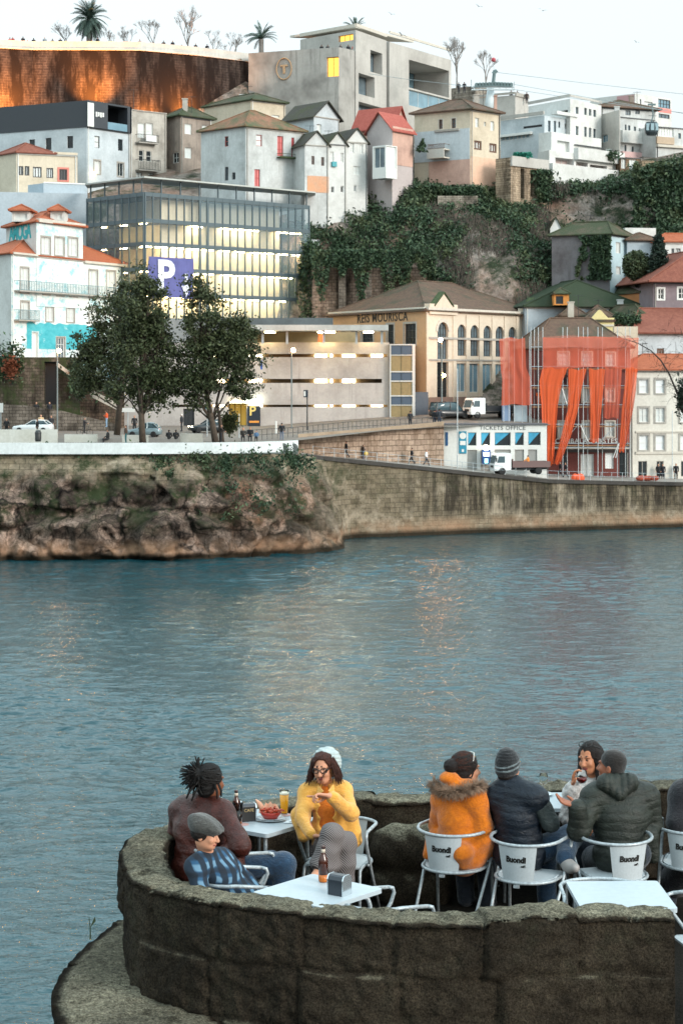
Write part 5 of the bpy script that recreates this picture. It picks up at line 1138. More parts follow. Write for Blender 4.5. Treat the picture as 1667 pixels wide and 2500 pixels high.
dm_ = Bld('dormer', 'x', 'dormer', [(1352,238.5),(1388,238.5,4)[:2],4], 719, zy(745,238.5), plaster('dormer_orange', '#cc8a4a', '#9b6434', .3)); dm_.root.name = 'dormer'; dm_.root['label'] = 'orange dormer with small mossy roof on the wide green roof'; dm_.win(0, [(1356,723,1374,742)], f_dark, g_dark, 1, 1, .06); dm_.done(); dm_.hip(roof_ms, .8, .3, .3)
o = Bld('house', 'small house with green lean roof between the green roof and the mauve house', 'house', [(1560,243),(1605,244,8)[:2],8], 716, 12, plaster('render_rust', '#b3794f', '#7c5336', .4)); o.done(); o.hip(roof_ms, 1.6, .4, .25)
o = Bld('house', 'narrow cream house with mossy top left of the mauve house', 'house', [(1561,236),(1594,237,8)[:2],8], 768, 12, crm); o.win(0, [(1572,778,1580,795)], f_white, g_dark, 1, 1, .06); o.done(); o.hip(roof_ms, 1.3, .3, .3)
m = MB()
for _k in range(900):
 px = random.uniform(1497, 1562); leaf(m, W(px, 780 + random.gauss(0, 7), 233 + random.uniform(-.8,.8)), .25)
thing('hedge', m, MATS['ivy_leaf'], 'dark overgrown hedge behind the low cream wall', 'hedge')
ru = Bld('ruined_house', 'derelict grey house with mossy roof, ivy on its front and pale blue side', 'house', [(1346,251),(1488,247.5),(1538,252.5)], 573, 22, plaster('ruin_grey', '#777375', '#453d3c', .8, streak=1)); ru.win(1, k6((1137,500,1166,570),(1139,655,1167,705)), f_white, g_blind_sky, 2, 1, .08); ru.done()
face_mat(ru, 1, plaster('ruin_blue', '#b3c7cc', '#8aa3a9', .5)); face_mat(mo, 0, plaster('ochre_wall', '#ba9673', '#8d7052', .4))
ru.hip(roof_ms, 1.9, .5, .25)
iv = MB()
for _k in range(3000):
 px = random.uniform(1405, 1490); py = random.uniform(575, 682)
 if px < 1440 and noise.noise(Vector((px*.06, py*.04, 1))) < .05: continue
 D = 247.5 + (1488-px)*.0246; leaf(iv, W(px, py, D - random.uniform(.05,.5)), .27)
thing('wall_ivy', iv, MATS['ivy_leaf'], 'thick dark ivy climbing the front of the derelict house', 'ivy')
o = Bld('garden_wall', 'long white wall rising behind the mossy ruin roof', 'wall', [(1525,254),(1600,254.5,1)[:2],1], 556, 24, wh1); o.done()
o = Bld('outbuilding', 'white shed peak with ivy at the left end of the ruin', 'shed', [(1342,258),(1370,258,4)[:2],4], 558, 24, wh1); o.done(); o.gable(roof_ms, 1.4, 1, .2)
o = Bld('house', 'pale blue house with brown roof behind the dark conifer', 'house', [(1530,250.5),(1602,251,4)[:2],4], 588, 24, blu); o.done(); o.hip(roof_br, 1.1, .4, .3)
o = Bld('house', 'white house with orange roof right of the dark conifer', 'house', [(1602,249.5),(1790,250.5,5)[:2],5], 592, 24, wh1); o.win(0, k6((1492,540,1510,580),(1520,540,1550,590)), f_dark, g_blind_sky, 2, 1, .07); o.done(); o.hip(roof_or, 1.3, .4, .2)
# ================================================================ turquoise tiled house at the left
def azulejo():
 m, nt, b = _nt('azulejo'); n1 = noise_n(nt, coords(nt, (1,1,1.4)), .55, 7, .78); c = mixn(nt, rgb('#dfe3e0'), rgb('#8fc4cc'), ramp(nt, n1, .5, .62))
 c = mixn(nt, c, ramp(nt, noise_n(nt, coords(nt), 5, 6, .8), .3, .75, (.8,.82,.82,1), (1.05,1.05,1.05,1)), 1.0, 'MULTIPLY'); nt.links.new(c, b.inputs['Base Color']); b.inputs['Roughness'].default_value = .6; return m
az = azulejo()
hz = Bld('house', 'white and turquoise tiled townhouse with orange roofs and a raised middle storey', 'house', [(-70,226),(29,218),(304,239)], 620, 8, wh1)
hz.win(1, k4((133,663,184,822),(570,680,623,852),(682,685,736,856)), f_white, g_blind_sky, 2, 3, .08, .2, surround=s_gran, sw=.18); hz.win(1, k4((135,880,186,990),(572,918,620,1010)), f_white, g_blind_sky, 2, 2, .08, .2, surround=s_gran, sw=.18)
hz.win(1, k4((268,668,323,832),(355,670,412,840),(440,675,497,846),(296,910,342,1003),(428,915,475,1008)), f_white, g_blind_sky, 2, 3, .08, .2, surround=s_gran, sw=.18)
hz.win(1, k4((207,1075,243,1248)), f_white, f_white, 1, 1, .06, name='door'); hz.win(1, k4((362,1108,415,1242)), f_white, g_mid, 3, 3, .1, surround=s_gran, sw=.12, name='door'); hz.done()
face_mat(hz, 1, az)
hz.hip(roof_or, 2.7, .4, .32, axis=1)
fh = hz.faces[1]; DT = fh.A.y + fh.at(90, 600)[0] * fh.U.y - .12; DT2 = fh.A.y + fh.at(203, 600)[0] * fh.U.y - .12
tw = Bld('raised_storey', 'middle', 'house', [(16,231),(90,DT),(203,DT2)], 543, 24.5, wh1); tw.root.name = 'raised_storey'; tw.root['label'] = 'raised middle storey of the turquoise tiled townhouse with two red roofed dormers'
tw.win(1, k4((265,468,322,576),(352,470,410,582),(438,473,496,588)), f_white, g_blind_sky, 2, 3, .08, .2, surround=s_gran, sw=.18); tw.done(); tw.hip(roof_or, 1.9, .5, .4)
face_mat(tw, 1, az)
trim(tw, 1, s_pale, 90, 540, 203, 549, .4, 'cornice'); trim(hz, 1, s_pale, 204, 641, 304, 647, .3, 'cornice'); trim(hz, 1, s_pale, 30, 618, 89, 623, .3, 'cornice')
for lb, (xa, xb), D in (('left', (30,73), 226.5), ('right', (124,158), 226.5)):
 dd = Bld('dormer', 'small white dormer with red tile hat, %s of the two on the raised storey' % lb, 'dormer', [(xa,D),(xb,D,3)[:2],3], 516, zy(541, D), wh1); dd.win(0, [(xa+5,519,xb-6,536)], f_white, g_blind_sky, 2, 1, .1); dd.done(); dd.hip(roof_or, .8, .5, .25)
balcony(hz, 1, 35, 693, 268, 716, .8, plain('iron_teal', '#5f7f85', .6), s_gran, n=60); balcony(hz, 1, 34, 757, 86, 781, .7, MATS['iron_teal'], s_gran, n=16)
def mural():
 m, nt, b = _nt('mural_teal'); c = ramp(nt, noise_n(nt, coords(nt, (1,1,2.2)), .8, 7, .75), .36, .62, rgb('#2f9aa6'), rgb('#55b3bc')); c = mixn(nt, c, rgb('#cfe3e3'), ramp(nt, noise_n(nt, coords(nt, (1,1,2.5)), .5, 6, .7), .6, .72)); nt.links.new(c, b.inputs['Base Color']); return m
mt = mural(); m = MB(); f = hz.faces[1]
hh = [h for h in hz.hs[1] if h[1] < 20.5]; u0, z0, u1, z1 = f.rect(66, 791, 236, 853)
N = 60; dlt = .03
for i in range(N):
 ua, ub_ = u0+(u1-u0)*i/N, u0+(u1-u0)*(i+1)/N; um = (ua+ub_)/2
 zt_ = z1 + .35*noise.noise(Vector((i*.2,0,0))) + (u1-u0)*.0
 lo = z0
 for h in hh:
  if h[0]-.2 < um < h[2]+.2 and h[1] < z1: lo = max(lo, h[3]+.15)
 if lo < zt_: m.quad(f.p(ua,lo,dlt), f.p(ub_,lo,dlt), f.p(ub_,zt_,dlt), f.p(ua,zt_,dlt))
part('mural', m, mt, hz.root)
m = MB(); gt = plain('graffiti_teal', '#1f9fa4', .6); ff = tw.faces[0]
u, z = ff.at(50, 568); wall_text('AMOGA', 2.5, gt, ff, u, z, .03, tw.root, 'graffiti', .1, .85, .01, .85)
rb = stonework('dark_rubble', '#6d6459', '#534b43', '#39332d', .6, .35, moss='#363f28', mamt=.6)
lw = Bld('retaining_wall', 'dark mossy rubble retaining wall with a black doorway under the turquoise house', 'retaining wall', [(-80,216),(196,216.5,2)[:2],2], 872, 9, rb); lw.win(0, [(109,883,138,988)], f_dark, plain('door_dark', '#26292c', .6), 1, 1, .04, 1.0, name='doorway'); lw.done()
m = MB(); fs2 = Wall(138, 215.8, 290, 215.8)
us = [(140,884,893),(200,928,940),(230,955,972),(290,985,1002)]
for a, b2 in zip(us, us[1:]):
 ua, ub_ = fs2.at(a[0], 900)[0], fs2.at(b2[0], 900)[0]
 for o0, o1 in ((0,.3),):
  V = [fs2.p(ua, zy(a[2],215.8), o0), fs2.p(ub_, zy(b2[2],215.8), o0), fs2.p(ub_, zy(b2[1],215.8), o0), fs2.p(ua, zy(a[1],215.8), o0)]; V += [v + fs2.N*.35 for v in V]
  m.add(V, [(0,1,2,3),(4,5,6,7),(0,1,5,4),(2,3,7,6),(1,2,6,5),(3,0,4,7)])
thing('stair_parapet', m, plaster('stair_pale', '#b8b1a6', '#7d766b', .5), 'pale sloping stair parapet descending right from the turquoise house', 'parapet')
lw2 = Bld('retaining_wall', 'brown rubble wall with weeds behind the left tree trunk', 'retaining wall', [(196,217),(304,217.5,2)[:2],2], 930, 9, stonework('brown_rubble', '#7d6a5b', '#64544a', '#40362f', .6, .35, moss='#3b402a', mamt=.5)); lw2.done()
m = MB(); rp = [(-60,985),(60,990),(150,1003),(285,1036)]
for a, b2 in zip(rp, rp[1:]):
 A_, B_ = W(a[0], a[1], 212.5), W(b2[0], b2[1], 212.5); lo = Vector((0,0,-1));
 V = [Vector((A_.x,A_.y,10.4)), Vector((B_.x,B_.y,10.4)), B_, A_]; V += [v + Vector((0,.4,0)) for v in V]; m.add(V, [(0,1,2,3),(7,6,5,4),(3,2,6,7)])
thing('ramp_wall', m, stonework('ramp_rubble', '#857c72', '#6a6259', '#453f38', .7, .35, samt=.5), 'low grey ramp wall sloping down behind the white car', 'wall')
m = MB()
for _k in range(1700):
 px = random.uniform(-30, 60) if random.random() < .6 else random.uniform(170, 250); py = random.gauss(880 if px < 60 else 925, 22); leaf(m, W(px, py, 215.4 - random.uniform(0,.6)), .22)
thing('wall_bush', m, MATS['ivy_leaf'], 'green bushes growing out of the rubble wall under the turquoise house', 'bush')
m = MB()
for _k in range(420): leaf(m, W(random.gauss(27,9), random.gauss(897,10), 214.6), .2)
thing('red_bush', m, leaf_mat('leaf_rust', '#55301f', '#7d4a35'), 'rust red shrub on the dark rubble wall at left', 'bush')
# ================================================================ pipes, chimneys and aerials on the houses
rd = random.Random(17)
for b in BLDS:
 if b.cat != 'house' or b.root.name.startswith('raised'): continue
 f = b.faces[-1]
 for u in ((.22, f.L-.25) if f.L > 6 else (f.L-.18,)): m = MB(); m.tube([f.p(u, b.zb, .09), f.p(u, b.zt-.1, .09)], .06, 6); part('drainpipe', m, rd.choice((f_dark, s_gran, f_white)), b.root)
 m = MB(); f.box(m, 0, b.zt-.16, f.L, b.zt-.02, .0, .13); part('gutter', m, rd.choice((s_gran, f_dark)), b.root)
 c = sum(b.poly, Vector())/4; q = c.lerp(b.poly[rd.randrange(4)], .45); h = rd.uniform(1.6, 2.6)
 if rd.random() < .7: m = MB(); m.box((q.x-.35, q.y-.3, b.zt-.1), (q.x+.35, q.y+.3, b.zt+h)); m.box((q.x-.43, q.y-.38, b.zt+h), (q.x+.43, q.y+.38, b.zt+h+.12)); part('chimney', m, rd.choice((old, dul, wh2)), b.root)
 if rd.random() < .6:
  m = MB(); z = b.zt + rd.uniform(2.2, 3.4); p = q + Vector((.9, 0, 0)); m.tube([(p.x,p.y,b.zt),(p.x,p.y,z)], .035, 5); m.tube([(p.x-.6,p.y,z-.1),(p.x+.6,p.y,z-.1)], .025, 4)
  for k in range(5): m.tube([(p.x-.5+.25*k,p.y-.25,z-.1),(p.x-.5+.25*k,p.y+.25,z-.1)], .018, 4)
  part('aerial', m, m_iron, b.root)
# ================================================================ far bank: parapet, street furniture, vehicles, small figures
def walk_z(px):
 for (a, P), (b, Q) in zip([(s_[0], q) for s_, q in zip(ST, QTOP)], [(s_[0], q) for s_, q in zip(ST, QTOP)][1:]):
  if a <= px <= b: return P.z + (Q.z - P.z) * (px - a) / (b - a), P.y + (Q.y - P.y) * (px - a) / (b - a)
 return QTOP[-1].z, QTOP[-1].y
def street_z(px, D):
 ks = sorted(GR); i = max([k for k in range(len(ks)-1) if ks[k] <= px] or [0]); t = min(max((px-ks[i])/(ks[i+1]-ks[i]), 0), 1)
 def f(tab):
  for (a, za), (b, zb) in zip(tab, tab[1:]):
   if a <= D <= b: return za + (zb-za)*(D-a)/(b-a)
  return tab[0][1] if D < tab[0][0] else tab[-1][1]
 return f(GR[ks[i]]) * (1-t) + f(GR[ks[i+1]]) * t
pw = empty('parapet', W(340, 1108, 181), 'long white parapet wall along the top of the quay cliff', 'parapet')
m = MB(); edge = [(-260,181.0),(150,180.8),(300,180.9),(420,181.4),(520,182),(620,183.6),(690,186),(728,188.4)]
wp = plaster('parapet_white', '#d5dad9', '#8d938f', .4, streak=1.0)
for (a, Da), (b, Db) in zip(edge, edge[1:]):
 A_, B_ = W(a, 1083, Da), W(b, 1083, Db); z1 = 10.42; z0 = z1 - 1.02
 o = Vector((0, -.25, 0)); i_ = Vector((0, .3, 0))
 m.add([(*(A_+o).xy, z0), (*(B_+o).xy, z0), (*(B_+i_).xy, z0), (*(A_+i_).xy, z0), (*(A_+o).xy, z1), (*(B_+o).xy, z1), (*(B_+i_).xy, z1), (*(A_+i_).xy, z1)], [(0,3,2,1),(4,5,6,7),(0,1,5,4),(2,3,7,6),(1,2,6,5),(3,0,4,7)])
part('wall', m, wp, pw)
for px in (692, 716):
 D = 186 + (px-690)*.063; m = MB(); c = W(px, 1094, D - .3)
 for r in (.42, .3): m.tube([c + Vector((math.cos(q)*r, -.02, math.sin(q)*r)) for q in [2*PI*i/20 for i in range(20)]], .06, 6, closed=True)
 m.add([c + Vector((math.cos(q)*.4, .02, math.sin(q)*.4)) for q in [2*PI*i/20 for i in range(20)]], [tuple(range(20))]); part('porthole', m, plain('vent_grey', '#6b716f', .5, .4), pw, True)
def block(label, name, cat, px0, px1, D, h, d, mat, group=None):
 m = MB(); z = street_z((px0+px1)/2, D); m.box((xy(px0,D), D, z-.05), (xy(px1,D), D+d, z+h)); return thing(name, m, mat, label, cat, group)
lowm = plaster('low_wall', '#bfc1ba', '#8b8672', .5)
block('low pale wall behind the white parapet under the white car', 'low_wall', 'wall', -60, 140, 186, 1.25, .5, lowm); block('short lower pale wall just right of the long low wall', 'low_wall', 'wall', 158, 238, 187, .75, .5, lowm)
block('low pale wall between the two grey benches', 'low_wall', 'wall', 298, 362, 187, .7, .5, lowm); block('pale low wall right of the seated pair', 'low_wall', 'wall', 441, 495, 187, .85, .5, lowm)
block('dark grey stone bench left of the first trunk', 'stone_bench', 'bench', 239, 297, 183.5, .5, .7, plain('bench_stone', '#77746f', .85, var=.12), 'stone benches behind the parapet'); block('dark grey stone bench where two people sit with their backs turned', 'stone_bench', 'bench', 366, 438, 183.5, .5, .7, MATS['bench_stone'], 'stone benches behind the parapet')
def post(name, label, cat, px, y0, D, r=.06, z0=None, mat=None):
 z = z0 if z0 is not None else street_z(px, D); rt = empty(name, (xy(px,D), D, z), label, cat); m = MB(); m.tube([(xy(px,D), D, z), (xy(px,D), D, zy(y0, D))], [r*1.2, r], 8); part('pole', m, mat or m_steel, rt); return rt
bn = empty('litter_bin', W(94, 1076, 182.6), 'dark rounded litter bin on the low pale wall', 'bin'); m = MB(); c = W(94, 1078, 182.6); m.lathe([(.0,0),(.26,0),(.3,.2),(.3,.85),(.22,1.05),(0,1.08)], 14, c); part('body', m, plain('bin_dark', '#2a2d2c', .5), bn, True); m = MB(); m.tube([c + Vector((.31*math.cos(q), .31*math.sin(q), .78)) for q in [2*PI*i/16 for i in range(16)]], .03, 6, closed=True); part('rim', m, m_iron, bn)
for px, y0, D, lb in ((141, 858, 211, 'street lamp with glowing globe in front of the black doorway'), (712, 857, 213, 'street lamp with orange glowing globe before the concrete car park'), (1078, 832, 219, 'twin globe street lamp before the big arched warehouse door')):
 r_ = post('street_lamp', lb, 'street lamp', px, y0, D, .07, mat=plain('lamp_grey', '#6f7776', .5)); m = MB(); m.ball(W(px+ (4 if px < 1000 else -3), y0-2, D), .24, 10); part('globe', m, lampo, r_, True)
 if px > 1000: m = MB(); m.ball(W(px+5, y0+84, D), .2, 10); part('globe', m, lampo, r_, True)
r_ = post('parking_sign', 'tall post with dark blue parking panel before the concrete car park', 'sign', 750, 955, 209.5, .06, mat=m_iron); m = MB(); m.box((xy(741,209.5),209.3,zy(970,209.5)), (xy(752,209.5),209.4,zy(952,209.5))); part('panel', m, plain('navy', '#1b2631', .5), r_); m = MB(); m.box((xy(742,209.5),209.27,zy(967,209.5)), (xy(746,209.5),209.29,zy(955,209.5))); part('letter', m, f_white, r_)
r_ = post('flag_pole', 'thin steel pole in front of the tickets office', 'pole', 1116, 900, 210.3, .05, 5.9); post('flag_pole', 'thin tall pole before the white four storey house', 'pole', 1640, 1003, 218, .04, 5.2)
post('sign_post', 'pale bollard post by the walkway start', 'post', 674, 1028, 206, .09, mat=f_white); post('sign_post', 'slim post right of the pollarded trunk', 'post', 584, 1010, 199, .05)
r_ = post('road_sign', 'small white road sign at far left', 'sign', 3, 985, 208, .05); m = MB(); m.box((xy(-3,208),207.85,zy(1007,208)), (xy(9,208),207.9,zy(984,208))); part('panel', m, f_white, r_)
r_ = post('road_sign', 'blue direction sign between the tree trunks', 'sign', 506, 985, 203, .05); m = MB(); m.box((xy(499,203),202.85,zy(998,203)), (xy(513,203),202.9,zy(987,203))); part('panel', m, plain('sign_teal', '#1f7f9a', .5), r_)
r_ = post('road_sign', 'wide white sign board between the first two trunks', 'sign', 313, 995, 205, .05); m = MB(); m.box((xy(296,205),204.85,zy(1006,205)), (xy(330,205),204.9,zy(996,205))); part('panel', m, f_white, r_)
m = MB(); m.box((xy(636,200),200,zy(902,200)), (xy(641,200),200.1,zy(880,200))); thing('hanging_sign', m, plain('sign_blue', '#31569c', .5), 'small vertical blue sign at right edge of the tree crown', 'sign')
rl_ = empty('railing', W(1100, 1140, 206), 'thin steel railing along the sloping walkway edge', 'railing'); top = []
for px in range(764, 1660, 26):
 z, D = walk_z(px); D += .05; m = MB(); m.tube([(xy(px,D), D, z), (xy(px,D), D, z+1.0)], .028, 6); part('post', m, m_steel, rl_); top.append((px, D, z))
for h in (.55, .98): m = MB(); m.tube([(xy(px,D), D, z+h) for px, D, z in top], .018, 5); part('rail', m, m_steel, rl_)
m = MB(); tp2 = [(602,191,1046),(728,198,1046),(850,205.3,1036),(950,208.8,1027),(1083,212.8,1014)]
for (a, c) in zip(tp2, tp2[1:]):
 for i in range(10):
  t_ = i/10; D = a[1]+(c[1]-a[1])*t_; px = a[0]+(c[0]-a[0])*t_; z = street_z(px, D) ; m.tube([(xy(px,D),D,z),(xy(px,D),D,z+1.05)], .022, 5)
for h in (.5, 1.03): m.tube([(xy(px,D),D,street_z(px,D)+h) for px, D, _ in tp2], .022, 5)
thing('street_fence', m, m_iron, 'dark thin street fence above the blocks wall', 'fence')
tyre = plain('tyre', '#1a1a1b', .8); rim_m = plain('rim_alloy', '#b5b8ba', .35, .6); carglass = plain('car_glass', '#3d5158', .08); red_l = plain('tail_red', '#a8231c', .3, emit='#ff5a30', estr=.6); white_l = lamp_mat('head_lamp', '#fff2d0', 14); off_l = plain('lamp_clear', '#cfd6d8', .2)
def loft(m, secs, mi=0):
 n = len(secs[0]); vs = [v for s_ in secs for v in s_]; k = len(secs)
 m.add(vs, [(i*n+j, i*n+(j+1)%n, (i+1)*n+(j+1)%n, (i+1)*n+j) for i in range(k-1) for j in range(n)] + [tuple(range(n-1,-1,-1)), tuple((k-1)*n+j for j in range(n))], mi)
def sec(x, z0, z1, hw, b=.1):
 return [(x,-hw,z0+b),(x,-hw+b,z0),(x,hw-b,z0),(x,hw,z0+b),(x,hw*.985,z1-b),(x,hw*.93-b*.6,z1),(x,-hw*.93+b*.6,z1),(x,-hw*.985,z1-b)]
def car(label, px, py, D, rz, paint, L=4.0, Wd=1.7, H=1.45, front=.3, rear=.88, lights=False, cat='car', name='parked_car', est=False):
 z = zy(py, D) if py else street_z(px, D); rt = empty(name, (xy(px,D), D, z), label, cat); hl = L/2; hw = Wd/2
 m = MB(); loft(m, [sec(hl-.02,.3,.62,hw*.82,.08), sec(hl-.18,.22,.74,hw*.95), sec(hl*.45,.2,.88,hw), sec(-hl*.5,.2,.93,hw), sec(-hl+.15,.24,.93,hw*.96), sec(-hl+.01,.32,.8,hw*.86,.08)]); part('body', m, paint, rt, True, True)
 xf, xr = hl*front, -hl*rear; m = MB(); loft(m, [sec(xf,.84,.9,hw*.9,.02), sec(xf-.75,.84,H-.06,hw*.8,.05), sec((xf+xr)/2,.84,H-.01,hw*.79,.05), sec(xr+(.2 if est else .55),.84,H-.07,hw*.77,.05), sec(xr,.84,.94,hw*.84,.02)]); part('window', m, carglass, rt, True, True)
 m = MB(); loft(m, [sec(xf-.72,H-.1,H-.03,hw*.82,.03), sec((xf+xr)/2,H-.08,H+.02,hw*.81,.03), sec(xr+(.18 if est else .5),H-.12,H-.04,hw*.79,.03)]); part('roof', m, paint, rt, True, True)
 m = MB()
 for sy in (-1, 1):
  y0, y1 = sy*hw*.92, sy*hw*.8
  for xa, xb, za in ((xf+.02, xf-.75, H-.05), ((xf+xr)/2+.1, (xf+xr)/2+.1, H-.02), (xr-.02, xr+(.18 if est else .52), H-.08)): m.tube([(xa, y0, .9), (xb, y1, za)], .04, 5)
 part('pillar', m, paint, rt, False, True)
 for sx in (.62, -.62):
  for sy in (-1, 1):
   c = Vector((sx*hl, sy*(hw-.09), .3)); R = Matrix.Rotation(PI/2, 4, 'X'); m = MB(); m.lathe([(.17,-.1),(.29,-.1),(.31,-.05),(.31,.05),(.29,.1),(.17,.1)], 18, c, M=R); w = part('wheel', m, tyre, rt, True, True)
   m = MB(); m.lathe([(0,-.06),(.18,-.08),(.18,.08),(0,.06)], 14, c, M=R); link('rim', m.mesh('rim', rim_m, True), w)
 for sy in (-1, 1):
  m = MB(); m.ball((hl-.14, sy*hw*.66, .64), (.1,.2,.09), 8); part('headlight', m, white_l if lights else off_l, rt, True, True)
  m = MB(); m.ball((-hl+.1, sy*hw*.74, .76), (.08,.12,.12), 8); part('tail_light', m, red_l, rt, True, True)
 rt.rotation_euler = (0, 0, rz); return rt
car('white hatchback with red tail lights behind the low pale wall', 82, None, 209, PI-.12, plain('paint_white', '#d8dbda', .3), 4.2, 1.7, 1.42)
car('blue grey hatchback driving between the tree trunks', 353, None, 202.5, PI-.1, plain('paint_bluegrey', '#7b8e94', .3, .3), 3.5, 1.65, 1.5, rear=.9)
car('dark car with its headlights on coming from behind the leaning trunk', 508, None, 209.5, PI+.35, plain('paint_dark', '#23292c', .25), 4.1, 1.75, 1.45, lights=True)
car('black people carrier with red tail lights climbing beside the warehouse', 1098, None, 220, .5, plain('paint_black', '#1f2225', .25), 4.6, 1.85, 1.85, .5, .97, est=True)
def truck(label, px, D, rz, z, boxmat, raised=0):
 rt = empty('tipper_truck', (xy(px,D), D, z), label, 'truck'); wm = MATS['paint_white']; m = MB()
 prof = [(.95,.45),(1.0,.9),(.98,1.15),(.72,2.1),(.55,2.28),(-.75,2.3),(-.85,2.2),(-.85,.5)]
 A_ = [(x,-.95,zz) for x, zz in prof]; B_ = [(x,.95,zz) for x, zz in prof]; n = len(prof); m.add(A_+B_, [tuple(range(n)), tuple(range(2*n-1,n-1,-1))]+[(i,i+n,(i+1)%n+n,(i+1)%n) for i in range(n)]); part('cab', m, wm, rt, False, True)
 m = MB(); m.quad((1.0-.02,-.82,1.22),(1.0-.02,.82,1.22),(.77,.8,2.05),(.77,-.8,2.05)); part('windscreen', m, carglass, rt, False, True)
 for sy in (-1, 1):
  m = MB(); y = sy*.962; m.quad((.72,y,1.3),(.52,y,1.98),(-.15,y,1.98),(-.15,y,1.3)); part('window', m, carglass, rt, False, True)
  m = MB(); m.ball((.99, sy*.72, .72), (.05,.16,.1), 8); part('headlight', m, off_l, rt, True, True)
  m = MB(); m.box((.75,sy*1.0-.08,1.45),(.85,sy*1.0+.1,1.85)); part('mirror', m, m_iron, rt, False, True)
 m = MB(); m.box((.97,-.5,.78),(1.03,.5,1.05)); part('grille', m, m_iron, rt, False, True); m = MB(); m.box((-5.2,-.4,.5),(-.85,.4,.72)); part('chassis', m, m_iron, rt, False, True)
 m = MB(); Mt = Matrix.Translation((-5.2,0,.78)) @ Matrix.Rotation(raised, 4, 'Y')
 for lo, hi in (((0,-1.0,0),(4.2,1.0,.08)), ((0,-1.0,.08),(4.2,-.94,.62)), ((0,.94,.08),(4.2,1.0,.62)), ((4.12,-.94,.08),(4.2,.94,.9)), ((0,-.94,.08),(.06,.94,.62))): m.box(lo, hi, M=Mt)
 part('bed', m, boxmat, rt, False, True)
 for x in (.15, -3.9):
  for sy in (-1, 1):
   c = Vector((x, sy*.82, .4)); R = Matrix.Rotation(PI/2, 4, 'X'); m = MB(); m.lathe([(.2,-.13),(.38,-.13),(.4,-.08),(.4,.08),(.38,.13),(.2,.13)], 18, c, M=R); w = part('wheel', m, tyre, rt, True, True); m = MB(); m.lathe([(0,-.08),(.21,-.1),(.21,.1),(0,.08)], 12, c, M=R); link('rim', m.mesh('rim', rim_m, True), w)
 rt.rotation_euler = (0, 0, rz); return rt
truck('white tipper truck with dark bed parked up on the street by the warehouse', 1158, 220.5, PI+.45, street_z(1158, 220.5), plain('bed_dark', '#2f3032', .7))
truck('white flatbed truck with brown load bed parked before the tickets office', 1222, 209.7, PI+.22, walk_z(1222)[0]+.02, plain('bed_brown', '#6b5552', .8))
skin_f = plain('skin_far', '#b98a70', .7)
def cm(c): return plain('cloth_' + c[1:], c, .85)
def figure(label, px, py, D, face, top, low, hair='#2a211c', pose='stand', h=1.7, group='people across the river', z=None, cell=.04):
 z = zy(py, D) if z is None else z; s = SDF(); k = h/1.7; rt_ = np.array([math.cos(face), math.sin(face)]); fw = np.array([-math.sin(face), math.cos(face)])
 def p(x, y, zz): q = rt_*x*k + fw*y*k; return A(q[0], q[1], zz*k)
 if pose == 'sit': hip = .45; legs = [[(sx*.1,0,hip),(sx*.12,.42,hip+.02),(sx*.12,.42,.05),(sx*.12,.55,.04)] for sx in (-1,1)]; b = -.4
 elif pose == 'walk': legs = [[(-.09,0,.88),(-.09,.2,.48),(-.09,.3,.06),(-.09,.42,.04)], [(.09,0,.88),(.09,-.05,.47),(.09,-.33,.1),(.09,-.24,.04)]]; b = 0
 else: legs = [[(sx*.09,0,.88),(sx*.11,.02,.47),(sx*.11,-.02,.06),(sx*.12,.12,.04)] for sx in (-1,1)]; b = 0
 for l in legs: s.chain([p(*q) for q in l], [.095*k,.075*k,.055*k,.045*k], .04, 1)
 s.cap(p(0,0,.93+b), p(0,.0,1.15+b), .15*k, .15*k, .05, 0); s.cap(p(-.1,0,1.36+b), p(.1,0,1.36+b), .11*k, .11*k, .08, 0); s.cap(p(0,0,1.1+b), p(0,0,1.3+b), .16*k, .16*k, .05, 0)
 arms = {'stand': ((.22,0,1.38),(.27,-.02,1.12),(.24,.12,.88)), 'walk': ((.22,0,1.38),(.27,-.12,1.14),(.25,.05,.92)), 'hold': ((.22,0,1.38),(.26,.03,1.12),(.1,.28,1.2)), 'sit': ((.22,0,1.38),(.26,.08,1.12),(.14,.32,1.02)), 'lean': ((.22,0,1.38),(.3,.2,1.2),(.2,.42,1.1))}[pose if pose in ('stand','walk','hold','sit','lean') else 'stand']
 for sx in (-1, 1):
  q = [p(sx*a[0], a[1], a[2]+b) for a in arms]; s.chain(q, [.07*k,.055*k,.045*k], .03, 0); s.ell(q[2] + A(0,0,-.05*k), .05*k, m=2, k=.02)
 s.cap(p(0,0,1.42+b), p(0,.02,1.52+b), .055*k, .055*k, .02, 2); s.ell(p(0,.03,1.6+b), (.085*k,.09*k,.11*k), m=2, k=.02); s.ell(p(0,-.005,1.63+b), (.095*k,.1*k,.1*k), m=3, k=.01)
 me = s.mesh('person', [cm(top), cm(low), skin_f, cm(hair)], cell); o = bpy.data.objects.new('person', me); COL.objects.link(o); o.location = (xy(px,D), D, z); return tag(o, label, 'person', group)
def wf(label, px, py, face, top, low, **k):
 z, D0 = walk_z(px); D = (HC - z) * F / (py - HY); D = max(D, D0 + .6); return figure(label, px, py, D, face, top, low, z=z, **k)
gw = 'people on the sloping walkway'
wf('person with red hair in black coat at the top of the walkway', 768, 1108, PI/2, '#1e1f24', '#2f3d55', hair='#a34a25', group=gw); wf('person in dark jacket and blue jeans holding something on the walkway', 820, 1112, -PI/2, '#26282c', '#37496a', pose='hold', group=gw)
wf('person in long black coat striding on the walkway', 845, 1117, PI/2, '#1b1c20', '#1f2024', pose='walk', group=gw); wf('person with a yellow bag and blue jeans on the walkway', 887, 1121, -PI/2, '#4a3f3a', '#34486b', pose='hold', h=1.5, group=gw)
